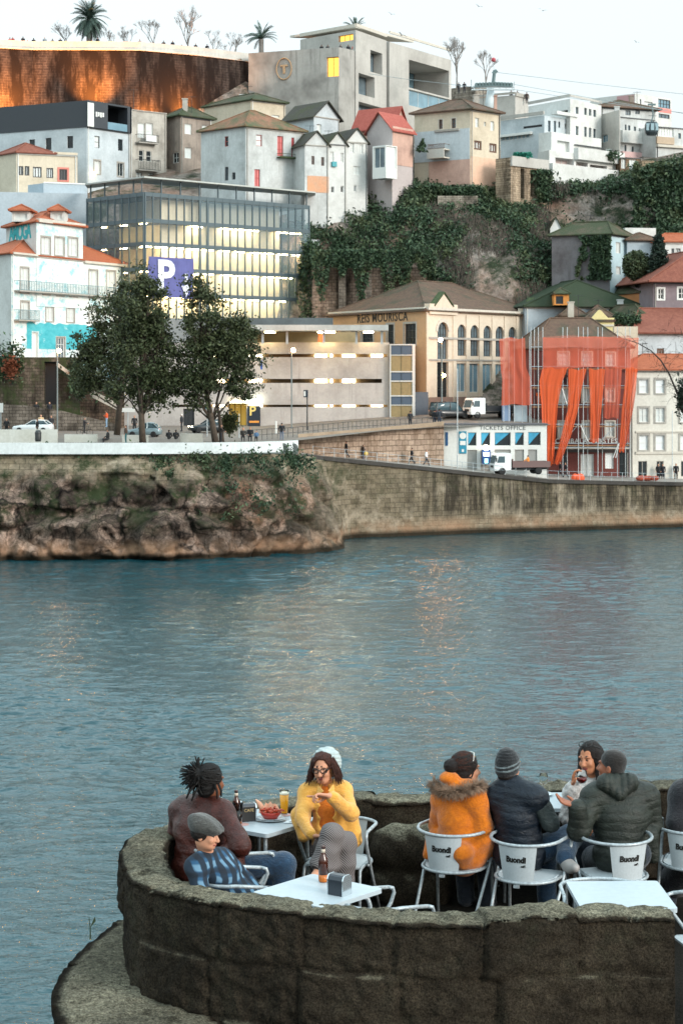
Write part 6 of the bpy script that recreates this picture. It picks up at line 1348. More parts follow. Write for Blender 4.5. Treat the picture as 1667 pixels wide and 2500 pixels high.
wf('person all in dark clothes midway down the walkway', 1005, 1133, PI/2, '#25262b', '#23242a', pose='walk', group=gw); wf('person in white top and dark trousers stepping down the walkway', 1040, 1137, -PI/2, '#d3d4d4', '#34373d', pose='walk', group=gw)
m = MB(); z, D = walk_z(892); D += 1.0; c = Vector((xy(893, D), D, z+.75)); m.ball(c, (.22,.12,.24), 10); thing('bag', m, plain('bag_yellow', '#d8b04a', .7), 'yellow bag carried on the sloping walkway', 'bag', smooth=True)
def sf(label, px, py, D, face, top, low, **k): k.setdefault('z', street_z(px, D)); k['z'] = k['z'] if k['z'] is not None else street_z(px, D); return figure(label, px, py or 1000, D, face, top, low, **k)
gs = 'people on the quay street'
sf('person in black jumper and jeans at the right end of the parapet', 688, None, 192, 0, '#1f2024', '#6a7484', group=gs); sf('person with orange beanie seated behind the parapet', 594, None, 189.5, PI, '#33322f', '#2a2b2e', hair='#d3602c', pose='sit', group=gs)
sf('person in dark coat behind the parapet beside orange beanie', 611, None, 190, PI, '#1c1e22', '#2a2b2e', pose='sit', h=1.8, group=gs); sf('person in blue jacket crouching behind the parapet', 626, None, 189.5, PI, '#4f6d8c', '#25272a', pose='sit', h=1.35, group=gs)
sf('dark figure standing alone behind the street fence', 1001, None, 214, 0, '#26272b', '#222327', group=gs); sf('person in black beside the people carrier, left of two', 1060, None, 215.5, 0, '#202226', '#2b3140', group=gs); sf('person in dark blue beside the people carrier, right of two', 1072, None, 215, 0, '#2a3038', '#2b3444', h=1.8, group=gs)
sf('person in black standing at far left of the street', 17, None, 206, PI, '#1e1f21', '#1b1c1e', group=gs); sf('person in black coat in front of the white car', 92, None, 205.5, PI/2, '#1d1e20', '#54483f', group=gs); sf('blond person in beige top behind the white car', 101, None, 211, PI, '#c9ac86', '#55504a', hair='#b58b5c', h=1.8, group=gs)
sf('person in dark top behind the white car tail', 126, None, 211, PI, '#2a2b2f', '#34435c', group=gs); sf('person in black high on the ramp, left one', 90, None, 213.2, PI, '#1e1f21', '#1e1f21', z=None, h=1.75, group=gs).location.z = 12.0; sf('person in black high on the ramp, right one near the lamp post', 122, None, 213.2, PI, '#22232a', '#1e1f21', h=1.75, group=gs).location.z = 12.0
sf('person in orange jacket and light jeans on the ramp by the first trunk', 261, None, 208, PI/2, '#c9552c', '#7f9bb3', pose='hold', group=gs).location.z = 11.2; sf('person in black seated on the left stone bench', 264, None, 183.4, PI/2, '#1b1c1e', '#232427', pose='sit', group=gs)
sf('person in brown jacket and teal trousers standing between trunks', 308, None, 184.5, PI/2, '#4a3a31', '#2c5b5e', group=gs); sf('dark figure behind the blue grey hatchback', 329, None, 210, PI, '#222327', '#222327', h=1.8, group=gs)
sf('person with white hood and dark backpack by the black door', 444, None, 212, PI/2, '#2b2d32', '#23262b', hair='#d2cfcb', h=1.85, group=gs); sf('person in black sitting on bench with back turned, left of the pair', 413, None, 183.6, 0, '#17181a', '#1c1d20', pose='sit', group=gs); sf('person in black sitting on bench with back turned, right of the pair', 430, None, 183.6, 0, '#1a1b1d', '#1c1d20', pose='sit', group=gs)
sf('person in black leaning at the right tree trunk', 540, None, 186, -PI/2, '#2c2622', '#24252a', pose='lean', group=gs)
gq = 'people on the lower quay'
wf('walker in black with hands down beside the orange heap, left of the pair', 1367, 1165, PI/2, '#1f2328', '#23272e', pose='walk', group=gq); wf('walker in black beside the orange heap, right of the pair', 1380, 1167, PI/2, '#1c1f24', '#1e2126', pose='walk', group=gq)
wf('person in black before the white house door, left of three', 1606, 1170, PI, '#17181b', '#1a1c20', group=gq); wf('person in black and blue before the white house door, middle of three', 1617, 1170, PI, '#191b22', '#20242e', group=gq); wf('person in black standing alone before the white house, right of three', 1649, 1171, PI, '#1a1b1e', '#17181b', h=1.8, group=gq)
wf('dark crouching person at the foot of scaffold', 1546, 1165, PI/2, '#26282c', '#2a2c30', pose='sit', h=1.5, group=gq)
figure('worker in orange jacket bending over the truck bed', 1288, 1132, 210.5, PI/2, '#e08a3a', '#3b3d42', pose='lean', h=1.6, z=6.5, group='workers'); figure('worker in orange high on scaffold boards at the left corner', 1314, 987, 219.3, 0, '#d9672f', '#b8532c', pose='hold', h=1.6, z=zy(989, 219), hair='#d9672f', group='workers'); figure('worker with red helmet on scaffold behind the net gap', 1378, 940, 219.3, 0, '#3a2c2c', '#1f2024', hair='#b03a28', h=1.6, z=zy(942, 219), group='workers')
for lb, px, D in (('orange tarpaulin heap on the pavement by the pair of walkers', 1410, 213.5),):
 m = MB(); z = walk_z(px)[0]; rr = random.Random(5)
 for _k in range(5): m.ball((xy(px,D)+rr.uniform(-.35,.35), D+rr.uniform(-.2,.2), z+.2), (.45,.4,.32+rr.random()*.2), 9)
 thing('tarpaulin_heap', m, plain('tarp_orange', '#d8552c', .7, var=.15, vscale=3), lb, 'tarpaulin', smooth=True)
m = MB(); rr = random.Random(8)
for _k in range(9): c = Vector((xy(1578+rr.uniform(-18,18), 216.5), 216.5+rr.uniform(-.4,.4), walk_z(1578)[0]+.35)); m.ball(c, (.5,.4,.3), 8)
thing('planter', m, plain('planter_red', '#9c4632', .8, var=.4, vscale=4), 'heap of reddish planters before the white four storey house', 'planter', smooth=True)
by_ = empty('bicycle', W(208, 1061, 205), 'bicycle ridden along the street behind the short low wall', 'bicycle'); zb_ = street_z(208, 205)
for dx in (-.52, .52):
 m = MB(); c = Vector((xy(208,205)+dx, 205, zb_+.34)); m.tube([c + Vector((math.cos(q)*.33, 0, math.sin(q)*.33)) for q in [2*PI*i/20 for i in range(20)]], .025, 6, closed=True); part('wheel', m, tyre, by_)
m = MB(); X = xy(208,205); q = lambda x, z: (X+x, 205, zb_+z)
for a in ([q(-.52,.34),q(-.1,.34),q(.35,.85),q(-.2,.82),q(-.1,.34)], [q(-.52,.34),q(-.2,.82),q(-.22,.95)], [q(.35,.85),q(.52,.34)], [q(.35,.85),q(.4,1.02),q(.5,1.05)]): m.tube(a, .022, 6)
part('frame', m, m_iron, by_); m = MB(); m.ball(q(-.24,.97), (.14,.07,.04), 8); part('saddle', m, tyre, by_)
figure('cyclist in dark jacket riding behind the short low wall', 207, None, 205, -PI/2, '#3a3536', '#202125', pose='lean', h=1.55, z=zb_+.28, group=gs)
hp_ = [(25,'#b23a3a','red jacket, leftmost on the hilltop'),(32,'#8f2f33','dark red jacket beside the leftmost visitor'),(57,'#1f2024','black coat, first right of the red pair'),(68,'#2b2c30','black coat bending over the parapet'),(83,'#26272b','dark coat reaching an arm out'),(110,'#8b8f92','pale grey coat'),(129,'#3a2f2b','brown coat and tall hat'),(148,'#1f2937','navy coat, broad'),(239,'#1d1e22','black coat under the big palm'),(342,'#6f7478','grey coat before the first bare tree'),(400,'#1b1c20','black coat below the first bare tree'),(422,'#202126','black coat between the bare trees'),(444,'#1a1b1f','black coat, stooping left of the biggest bare tree'),(478,'#24252b','dark coat right of the biggest bare tree'),(506,'#1d1e23','black coat nearest the museum')]
for i, (px, c, d_) in enumerate(hp_):
 D = fw_pt(px) + 1.6; figure('tiny hilltop visitor in ' + d_, px, None, D, PI*(i % 2), c, '#22242a', z=ZF-1.05 + .12*(i % 3) - (.25 if 'stoop' in d_ or 'bend' in d_ else 0), pose='hold' if 'arm' in d_ else 'stand', group='visitors on the hilltop', cell=.05)
for px, y, c, d_ in ((785,119,'#1c1d20','black, left of five'),(800,117,'#222327','dark grey, second of five'),(831,116,'#2a2b30','charcoal, third of five'),(850,118,'#202126','black, fourth of five'),(864,121,'#c0392b','red, last of five')):
 figure('tiny visitor on the museum terrace in ' + d_, px, None, 303.5, 0, c, '#22242a', z=mu.zt - .75, group='visitors on the museum terrace', cell=.05)
m = MB()
for px, y, D, c, d_ in ((1119,214,303,'#1f2024','left of two'),(1133,213,303,'#23242a','right of two'),(1247,233,298,'#26272b','first of three by the pylon'),(1262,234,297.5,'#2b2c30','second of three by the pylon'),(1285,238,297.5,'#3a2f2b','brown coat right of the pylon')):
 figure('tiny dark visitor on the ridge wall, ' + d_, px, None, D, 0, c, '#22242a', z=zy(y, D) - .9, group='visitors on the ridge', cell=.05)
py_ = empty('cable_pylon', W(1195, 272, 288), 'white cable car pylon with a wide pulley crosshead', 'pylon'); DP = 288; pm = plain('pylon_white', '#b9c2c4', .5); gm = plain('pulley_green', '#5c6f70', .6)
m = MB(); m.tube([W(1190, 285, DP), W(1198, 214, DP)], [.75, .5], 14); part('mast', m, pm, py_, True)
m = MB(); m.tube([W(1150,212,DP-1.5), W(1254,212,DP-1.5)], .16, 6); m.tube([W(1150,219,DP-1.5), W(1252,219,DP-1.5)], .12, 6)
for i in range(7): m.tube([W(1152+i*16.5,212,DP-1.5), W(1160+i*15,219,DP-1.5)], .07, 5)
part('crosshead', m, pm, py_)
for i in range(12):
 m = MB(); px = 1163 + i*7.6; c = W(px, 205 + .4*abs(i-6), DP-1.7); m.lathe([(0,-.12),(.32,-.12),(.32,.12),(0,.12)], 12, c, M=Matrix.Rotation(PI/2,4,'X')); part('pulley', m, gm, py_)
m = MB(); m.tube([W(1150,195,DP-1.5), W(1150,220,DP-1.5), W(1254,220,DP-1.5), W(1254,200,DP-1.5)], .05, 5); m.tube([W(1203,205,DP-1), W(1207,172,DP-1)], .28, 6); m.tube([W(1203,180,DP-1), W(1212,172,DP-1)], .3, 6); part('service_frame', m, gm, py_)
m = MB(); m.ball(W(1204,146,DP-1), .35, 8); part('marker_ball', m, plain('marker_red', '#a5434a', .6), py_); m = MB(); m.tube([W(1205,172,DP-1), W(1204,150,DP-1)], .05, 5); part('marker_rod', m, pm, py_)
cabm = plain('cable', '#8d999b', .5)
for lb, pts in (('highest thin haul cable running right from the pylon', [W(1207,176,288), W(1420,202,285), W(1760,240,281)]), ('middle thin haul cable running right from the pylon', [W(1254,206,286.5), W(1480,246,284), W(1760,292,280)]), ('lowest thin haul cable running right from the pylon', [W(1252,218,286.5), W(1420,243,285), W(1760,288,279)]), ('thin haul cable running left in front of the museum loggia', [W(1150,212,286.5), W(990,193,290), W(900,180,292)])):
 m = MB(); m.tube(pts, .035, 5); thing('haul_cable', m, cabm, lb, 'cable')
gd = empty('gondola', W(1589, 326, 284), 'dark glazed gondola cabin hanging from the cable at right', 'cable car'); c = W(1589, 314, 284); m = MB()
m.lathe([(.0,-1.02),(.7,-1.0),(.98,-.6),(1.05,0),(.98,.55),(.8,.95),(.0,1.0)], 8, c, M=Matrix.Rotation(PI/8,4,'Z')); part('cabin', m, plain('gondola_dark', '#2d3a3f', .3), gd)
for q in (-.62, 0, .62): m = MB(); cc = c + Vector((q, -1.0 + .25*abs(q), .15)); m.box(cc - Vector((.24,.03,.5)), cc + Vector((.24,.03,.5))); part('window', m, plain('gondola_glass', '#8fa6ad', .1), gd)
m = MB(); m.tube([c + Vector((0,0,1.0)), c + Vector((.25,0,1.9)), c + Vector((.1,0,3.4))], .1, 6); part('hanger', m, gm, gd); m = MB(); m.box(c + Vector((-.5,-.15,3.35)), c + Vector((.6,.15,3.6))); part('grip', m, gm, gd)
gull = plain('gull', '#6d7376', .8)
for i, (px, y, D, s_, r_) in enumerate(((1168,16,250,.75,.4),(1324,26,240,.8,-.3),(980,86,260,1.0,.8),(955,35,280,.8,.2),(1552,103,300,.7,.5))):
 c = W(px, y, D); m = MB(); m.ball((0,0,0), (.2*s_,.07*s_,.07*s_), 8)
 for sx in (-1, 1): m.add([(.06*s_,.04*sx*s_,.02),(-.08*s_,.04*sx*s_,.02),(-.1*s_,.42*sx*s_,.2*s_),(.06*s_,.4*sx*s_,.2*s_),(-.16*s_,.8*sx*s_,.1*s_)], [(0,1,2,3),(3,2,4)])
 o = thing('gull', m, gull, 'tiny gull gliding in the sky, %s' % ('leftmost of the upper pair over the bare trees','rightmost of the upper pair','nearest the museum roof','high over the museum','faintest one far right')[i], 'bird', 'gulls'); o.location = c; o.rotation_euler = (.3, .1, r_ + PI/2)
# ================================================================ trees
bark = plain('bark', '#4a3f35', .95, var=.3, vscale=3, bmp=.6, bscale=12); bark_g = plain('bark_grey', '#7d7772', .95, var=.2)
crown_m = leaf_mat('crown_leaf', '#272c1b', '#4b5335', '#3a4229')
def leafy(label, trunk, blobs, D, nclump, seed, leaf_s=.165, per=115):
 """trunk = photo path; blobs = (px, py, rx, ry) crown lobes in photo pixels"""
 rr = random.Random(seed); base = W(trunk[0][0], trunk[0][1], D); base.z = min(base.z, street_z(trunk[0][0], D)) if D > 180 else base.z
 rt = empty('quay_tree', base, label, 'tree', 'leafy trees on the quay'); tp = [W(x, y, D) for x, y in trunk]; m = MB(); n = len(tp)
 m.tube(tp, [.34 * (1 - .65*i/(n-1)) for i in range(n)], 10); cs = []
 for px, py, rx, ry in blobs:
  for _ in range(max(1, int(nclump * rx * ry / sum(b[2]*b[3] for b in blobs)))):
   for _t in range(20):
    x, y, z = rr.uniform(-1,1), rr.uniform(-1,1), rr.uniform(-1,1); q = x*x+y*y+z*z
    if .18 < q < 1: break
   c = W(px + x*rx, py + z*ry, D); c.y += y * rx / F * D * .75; cs.append(c)
 for c in cs[::3]:
  s0 = tp[min(n-1, 1 + int(rr.random()*(n-1)))]; mid = s0.lerp(c, .5) + Vector((rr.gauss(0,.2), rr.gauss(0,.2), .15)); m.tube([s0, mid, c], [.1, .06, .025], 6)
 part('trunk', m, bark, rt, True); m = MB()
 for c in cs:
  sx = rr.uniform(.55, 1.3)
  for _ in range(per):
   v = Vector((rr.gauss(0,.5), rr.gauss(0,.5), rr.gauss(0,.36))) * sx; leaf(m, c + v, leaf_s, rng=rr)
 part('crown', m, crown_m, rt); return rt
leafy('leafy dark green tree behind, leaning trunk leftmost of three', [(286,1062),(292,1000),(300,930),(300,860),(310,790)], [(275,810,60,85),(250,895,70,64),(312,745,44,60),(212,855,36,50),(208,940,36,30),(330,880,60,70)], 196, 140, 1)
leafy('leafy dark green tree with straight trunk in the middle of three', [(349,1082),(346,1020),(344,950),(350,870),(352,780)], [(352,760,70,82),(348,860,84,92),(350,690,24,44),(400,930,55,42),(375,985,38,20),(295,960,40,26)], 184, 150, 2)
leafy('leafy dark green tree with leaning trunk, rightmost of three', [(527,1082),(518,1030),(506,970),(500,890),(492,800)], [(497,795,64,80),(525,890,90,78),(477,718,28,50),(575,830,40,50),(580,830,52,60),(600,930,50,45),(450,930,50,45),(640,880,16,14),(470,985,30,18)], 184, 170, 3)
r_ = empty('quay_tree', W(548,1078,188), 'thin second stem beside the leaning trunk with a small dark bush', 'tree'); m = MB(); m.tube([W(542,1080,186.5), W(538,1030,186.5), W(530,985,186.5)], [.26,.18,.1], 8); part('trunk', m, bark, r_, True)
m = MB()
for _k in range(900): leaf(m, W(random.gauss(560,9), random.gauss(1032,11), 187) , .2)
part('crown', m, crown_m, r_)
cf = empty('conifer', W(1608, 692, 243), 'dark conifer with a ragged top in front of the white houses at right', 'tree'); m = MB(); m.tube([W(1610,700,243), W(1606,572,243)], [.35,.05], 8); part('trunk', m, bark, cf); m = MB(); rr = random.Random(4)
for _k in range(620):
 t_ = rr.random() ** .8; r_ = (4 + 58 * t_ ** 1.05) / F * 243 * rr.uniform(.25, 1); a = rr.random()*6.283; p0 = W(1606, 572 + 118*t_, 243); d_ = Vector((math.cos(a), math.sin(a)*.9, -.12)); tip = p0 + d_*r_
 for _q in range(14):
  s_ = rr.random() ** .6; leaf(m, p0.lerp(tip, s_) + Vector((rr.gauss(0,.18),rr.gauss(0,.18),rr.gauss(0,.14) - .25*s_)), .22, rng=rr)
part('crown', m, leaf_mat('conifer_needles', '#141f1a', '#26362a'), cf)
rb_ = empty('round_tree', W(1548, 690, 243.5), 'rounded olive green tree left of the dark conifer', 'tree'); m = MB(); m.tube([W(1550,700,243.5), W(1552,650,243.5)], [.3,.12], 8); part('trunk', m, bark, rb_); m = MB()
for _k in range(3000):
 v = Vector((rr.gauss(0,1), rr.gauss(0,1), rr.gauss(0,1))).normalized() * rr.uniform(.55,1); leaf(m, W(1552,648,243.5) + Vector((v.x*1.75, v.y*1.5, v.z*1.9)), .24, rng=rr)
part('crown', m, leaf_mat('olive_leaf', '#2f3826', '#49553a'), rb_)
def palm(label, px, py, D, R, n, zb, seed, lo=-.5):
 rr = random.Random(seed); c = W(px, py, D); rt = empty('palm_tree', (c.x, c.y, zb), label, 'tree', 'palms on the hilltop'); m = MB(); m.tube([(c.x, c.y, zb), (c.x, c.y, c.z)], [.5,.42], 10); part('trunk', m, bark_g, rt); m = MB()
 for i in range(n):
  a = rr.random()*6.283; el = rr.uniform(lo, 1.45); L = R*rr.uniform(.85,1.08); pts = []; d_ = Vector((math.cos(a)*math.cos(el), math.sin(a)*math.cos(el), math.sin(el))); p_ = c.copy(); v = d_.copy()
  for k_ in range(9): pts.append(p_.copy()); p_ = p_ + v*(L/8); v = (v + Vector((0,0,-.17 - .05*math.cos(el)))).normalized()
  m.tube(pts, [.05*(1-.8*k_/8) for k_ in range(9)], 4)
  for k_ in range(1, 27):
   f_ = k_/26*8; j = min(int(f_), 7); q = pts[j].lerp(pts[j+1], f_-j); t = (pts[j+1]-pts[j]).normalized(); sd_ = t.cross(Vector((0,0,1))); sd_ = sd_.normalized() if sd_.length > .1 else Vector((1,0,0)); ll = R*.2*math.sin(PI*min(1,.12+.88*k_/26))**.6
   for sg_ in (-1,1):
    e = q + sd_*sg_*ll*.75 + t*ll*.55 + Vector((0,0,-ll*.35)); w = t*.055; m.add([q-w, q+w, e], [(0,1,2)])
 part('fronds', m, leaf_mat('palm_leaf', '#33443c', '#51625a') if 'palm_leaf' not in MATS else MATS['palm_leaf'], rt); return rt
palm('big round crowned palm on the hilltop above the fortress wall', 219, 48, 301, 3.5, 120, ZF-1.1, 1, -1.0); palm('low palm on the hilltop left of the museum', 638, 96, 322, 3.3, 26, 55, 2, .05); palm('small palm behind the museum roof', 867, 74, 330, 2.6, 22, 60, 3, .05)
def bare(label, px, py, D, H, zb, seed, spread=.42, group='leafless trees on the hilltop', depth=7, mat=None):
 rr = random.Random(seed); c = W(px, py, D); rt = empty('bare_tree', (c.x, c.y, zb), label, 'tree', group); m = MB(); tw = MB()
 def grow(p, d_, L, r, k):
  n = 3; pts = [p]
  for i in range(n): d_ = (d_ + Vector((rr.gauss(0,.09), rr.gauss(0,.09), rr.gauss(0,.05)+.06))).normalized(); pts.append(pts[-1] + d_*L/n)
  (m if k < 2 else tw).tube(pts, [r, r*.88, r*.76, r*.64], 5 if k < 3 else 3, caps=False)
  if k >= depth: return
  for i in range((2 if k < 4 else 3) if k else 3 + (seed % 2)):
   ax = Vector((rr.gauss(0,1), rr.gauss(0,1), rr.gauss(0,.3))).normalized(); nd = (d_ + ax*spread*rr.uniform(.7,1.5)).normalized(); grow(pts[-1] if rr.random() < .65 else pts[2], nd, L*rr.uniform(.62,.84), r*.7, k+1)
 grow(Vector((c.x, c.y, zb)), Vector((0,0,1)), H*.33, H*.021, 0); part('trunk', m, mat or bark_g, rt); part('twigs', tw, mat or bark_g, rt); return rt
for a in (('tallest bare tree on the hilltop right of the palm',462,100,303,7.0,ZF-1.1,11,.42),('bare spreading tree between palm and tallest bare tree',378,100,302,5.6,ZF-1.1,12,.5),('small bare tree left behind the big palm',165,95,304,4.6,ZF-1.1,13,.45),('thin bare tree just right of the big palm',272,95,304,3.6,ZF-1.1,14,.5),('faint bare tree between palm and spreading tree',312,95,306,4.2,ZF-1.1,15,.45),('low bare tree right of the tallest one',520,100,308,4.2,ZF-1.1,16,.55),('bare bushy tree near the low palm',572,100,312,5.0,ZF-1.6,17,.55),('tall fan shaped bare tree right of the museum',1114,216,308,7.6,zy(220,308),21,.36),('shorter fan shaped bare tree beside the cable pylon',1184,220,304,6.6,zy(222,304),22,.36)): bare(*a)
rt = empty('bare_tree', (xy(1690, 213.5), 213.5, 5.2), 'dark leafless tree at right edge with one long bough before the white houses', 'tree'); D = 213.5; m = MB(); m.tube([(xy(1690,D),D,5.2), W(1684,1060,D), W(1668,1000,D), W(1662,960,D)], [.3,.26,.24,.2], 8)
bough = [W(1663,990,D), W(1650,955,D), W(1632,912,D), W(1612,880,D), W(1588,856,D), W(1556,838,D), W(1520,826,D)]; m.tube(bough, [.12,.11,.09,.08,.06,.045,.02], 7); part('trunk', m, plain('bark_dark', '#2d2825', .95), rt); m = MB(); rr = random.Random(31)
for _k in range(80):
 j = rr.randrange(0, 6); p_ = bough[j].lerp(bough[j+1], rr.random()) if rr.random() < .5 else W(rr.uniform(1625,1690), rr.uniform(790,985), D + rr.uniform(-.8,.8)); d_ = Vector((rr.uniform(-.9,.5), rr.gauss(0,.2), rr.uniform(-.7,.5))).normalized()
 def tw_(p_, d_, L, r, k):
  pts = [p_]
  for i in range(3): d_ = (d_ + Vector((rr.gauss(0,.2),rr.gauss(0,.15),rr.gauss(0,.15)-.05))).normalized(); pts.append(pts[-1] + d_*L/3)
  m.tube(pts, [r, r*.8, r*.6, r*.4], 3, caps=False)
  if k < 2:
   for i in range(2): tw_(pts[rr.randrange(1,4)], (d_ + Vector((rr.gauss(0,.5),rr.gauss(0,.2),rr.gauss(0,.5)))).normalized(), L*.65, r*.6, k+1)
 tw_(p_, d_, rr.uniform(.7,1.4), .022, 0)
part('twigs', m, MATS['bark_dark'], rt); m = MB()
for _k in range(500): leaf(m, W(random.gauss(1662,6), random.gauss(968,24), D) + Vector((0,random.gauss(0,.3),0)), .2)
part('ivy_clump', m, MATS['conifer_needles'], rt)
# ================================================================ stone bastion terrace in the foreground
ZFL, ZT, ZW = HC - 4.03, HC - 3.30, HC - 3.28
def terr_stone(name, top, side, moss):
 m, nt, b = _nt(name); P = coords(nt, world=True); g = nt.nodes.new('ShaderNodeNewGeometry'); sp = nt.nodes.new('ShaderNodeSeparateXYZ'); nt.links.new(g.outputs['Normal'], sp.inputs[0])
 up = ramp(nt, sp.outputs['Z'], .5, .95); c1 = ramp(nt, noise_n(nt, P, 7, 9, .8), .32, .7, rgb(side), rgb('#4a4238')); c2 = ramp(nt, noise_n(nt, P, 22, 8, .85), .32, .68, rgb('#26231d'), rgb(top))  # up-facing stone: mossy grey, lightened further with skylight put into the colour
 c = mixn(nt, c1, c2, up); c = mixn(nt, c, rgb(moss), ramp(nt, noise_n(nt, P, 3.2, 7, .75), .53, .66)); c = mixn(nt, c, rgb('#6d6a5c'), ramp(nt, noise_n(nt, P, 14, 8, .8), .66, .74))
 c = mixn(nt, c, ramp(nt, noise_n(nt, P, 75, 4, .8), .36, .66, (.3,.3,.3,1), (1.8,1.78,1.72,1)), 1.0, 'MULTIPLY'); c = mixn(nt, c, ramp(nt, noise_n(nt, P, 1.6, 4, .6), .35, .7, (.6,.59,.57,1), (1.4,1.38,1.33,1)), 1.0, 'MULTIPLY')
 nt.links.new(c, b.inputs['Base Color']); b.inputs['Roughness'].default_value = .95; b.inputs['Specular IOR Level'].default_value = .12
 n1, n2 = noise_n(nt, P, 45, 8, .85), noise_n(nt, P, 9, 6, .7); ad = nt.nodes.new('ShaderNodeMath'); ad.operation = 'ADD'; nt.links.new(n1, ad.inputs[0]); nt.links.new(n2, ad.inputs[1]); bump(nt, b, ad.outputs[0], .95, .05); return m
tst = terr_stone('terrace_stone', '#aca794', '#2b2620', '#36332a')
def smooth_path(pts, step):
 P = [Vector((x, y, 0)) for x, y in pts]; out = []
 for i in range(len(P)-1):
  a, b, c, d = P[max(i-1,0)], P[i], P[i+1], P[min(i+2,len(P)-1)]; n = max(2, int((c-b).length/step))
  for k in range(n):
   t = k/n; out.append(.5*((2*b)+(c-a)*t+(2*a-5*b+4*c-d)*t*t+(3*b-a-3*c+d)*t**3))
 return out + [P[-1]]
def block_wall(path, th, z0, z1, step, course, blen, seed, inner=True, zin=None, rnd=.04):
 """swept stone wall: coursed blocks with grooved joints, rounded uneven coping stones"""
 P = smooth_path(path, step); n = len(P); prof = []; H = z1 - z0; k = int(H/step)
 for i in range(k): prof.append(('o', z0 + H*i/k))
 for i in range(9): prof.append(('t', i/8))
 zi = zin if zin is not None else z0
 for i in range(1, int((z1-zi)/(step*1.6))): prof.append(('i', z1 - i*step*1.6))
 vs = []; s = 0
 for j, p in enumerate(P):
  if j: s += (p - P[j-1]).length
  t = (P[min(j+1,n-1)] - P[max(j-1,0)]).normalized(); nn = Vector((-t.y, t.x, 0)); nn = -nn if LEFT_OUT else nn
  tk = th(p) if callable(th) else th
  for kind, v in prof:
   if kind == 'o': q = p.copy(); q.z = v; cz = (z1 - v)/course; dirn = nn
   elif kind == 't': q = p - nn*tk*v; q.z = z1; cz = .2; dirn = Vector((0,0,1))
   else: q = p - nn*tk; q.z = v; cz = (z1 - v)/course; dirn = -nn
   ci = math.floor(cz); bl = blen*(1 + .35*noise.noise(Vector((ci*5.3, seed, 1)))); off = ci*.43*blen + .3*noise.noise(Vector((ci*3.1, 7, seed))); u = (s + off)/bl; bi = math.floor(u)
   du = min(u-bi, 1-u+bi)*bl; dv = min(cz-ci, 1-cz+ci)*course if kind != 't' else 9
   if kind != 't' and ci == 0 and cz < .5: dv = 9
   wob = .012*noise.noise(q*6); gq = max(0, 1 - max(min(du, dv)+wob*1.5, 0)/.022); tone = noise.cell(Vector((bi+.5, ci+.5, seed+.5)))
   o = -.015*min(1, gq*1.6) + .03*(tone-.5) + .010*noise.fractal(q*3.2, 1, 2.1, 5) + .016*noise.fractal(q*11, .8, 2.2, 3) + .012*noise.noise(q*19) + .008*noise.noise(q*41)
   if kind == 't': q.z += .018*(tone-.5) - .02*gq + .022*noise.fractal(q*8, .8, 2.2, 5) - rnd*max(0, abs(v-.5)*2-.55)**2*4.5*.8; vs.append(q); continue
   rr = max(0, 1 - (z1 - q.z)/.09); q.z -= 0; q = q + dirn*(o - rnd*rr*rr*.8); q.z += .02*noise.noise(q*3)*(1 if kind == 'o' else .5) + .018*(tone-.5)*max(0, 1-(z1-v)/.1); vs.append(q)
 k = len(prof); m = MB(); m.add(vs, [(j*k+i, (j+1)*k+i, (j+1)*k+i+1, j*k+i+1) if not LEFT_OUT else (j*k+i+1, (j+1)*k+i+1, (j+1)*k+i, j*k+i) for j in range(n-1) for i in range(k-1)])
 for j in (0, n-1): m.f.append(tuple(j*k+i for i in range(k))); m.m.append(0)
 return m
LEFT_OUT = False
OUT = [(2.03,11.98),(1.79,12.0),(1.35,11.98),(.85,11.87),(.47,11.89),(-.1,12.03),(-.5,12.17),(-.86,12.36),(-1.15,12.58),(-1.38,12.88),(-1.49,13.3),(-1.545,13.7),(-1.52,14.1),(-1.4,14.42),(-1.24,14.7),(-.943,15.17),(-.66,15.4),(-.36,15.56),(.12,15.63),(.753,15.62),(1.464,15.92),(2.0,16.02),(2.8,16.1),(4.6,16.3)]
wl = block_wall(OUT, .33, ZFL-.35, ZW, .019, .37, .58, 3, zin=ZFL-.02)
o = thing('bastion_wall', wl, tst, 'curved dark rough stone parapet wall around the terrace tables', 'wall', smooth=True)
LG = [(3.2,11.0),(2.0,10.95),(1.0,10.95),(0,11.05),(-.8,11.28),(-1.4,11.7),(-1.75,12.2),(-1.88,12.75),(-1.885,13.3),(-1.8,13.95),(-1.63,14.5),(-1.35,15.0),(-1.0,15.5),(-.5,15.95),(.5,16.1)]
lg = block_wall(LG, .9, ZFL-2.6, ZFL+.05, .035, .55, .95, 9, zin=ZFL-.1, rnd=.04)
base = [(x, y) for x, y in [(p.x, p.y) for p in smooth_path(LG, .3)]]
cx_, cy_ = .3, 13.6
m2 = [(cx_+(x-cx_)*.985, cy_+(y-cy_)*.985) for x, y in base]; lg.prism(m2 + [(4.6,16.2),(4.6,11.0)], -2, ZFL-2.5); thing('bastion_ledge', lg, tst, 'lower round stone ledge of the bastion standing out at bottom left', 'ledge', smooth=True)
m = MB(); fl = [(p.x, p.y) for p in smooth_path([(x*.9+.03, 13.7+(y-13.7)*.9) for x, y in OUT], .4)]; m.prism([(4.8,12.2)] + fl + [(4.8,16.2)], ZFL-.3, ZFL); struct('terrace_floor', m, terr_stone('floor_stone', '#25221f', '#14110f', '#1c1a15'))
sb_ = SDF(); bx = A(xy(1002,15.15), 15.12, 0)
for i in range(3):
 for z in (ZFL+.12, ZFL+.4): sb_.cap(bx+A(-.13,0.02*i-.02,z), bx+A(.15,.02*i,z), .17, .17, .05)
me = sb_.mesh('stone_block', tst, .02, lambda X,Y,Z,M: .01*np.sin(31*X+9*Z)*np.sin(23*Y+17*Z)); o = link('stone_block', me); tag(o, 'rough stone block seat against the inner side of the wall', 'stone seat')
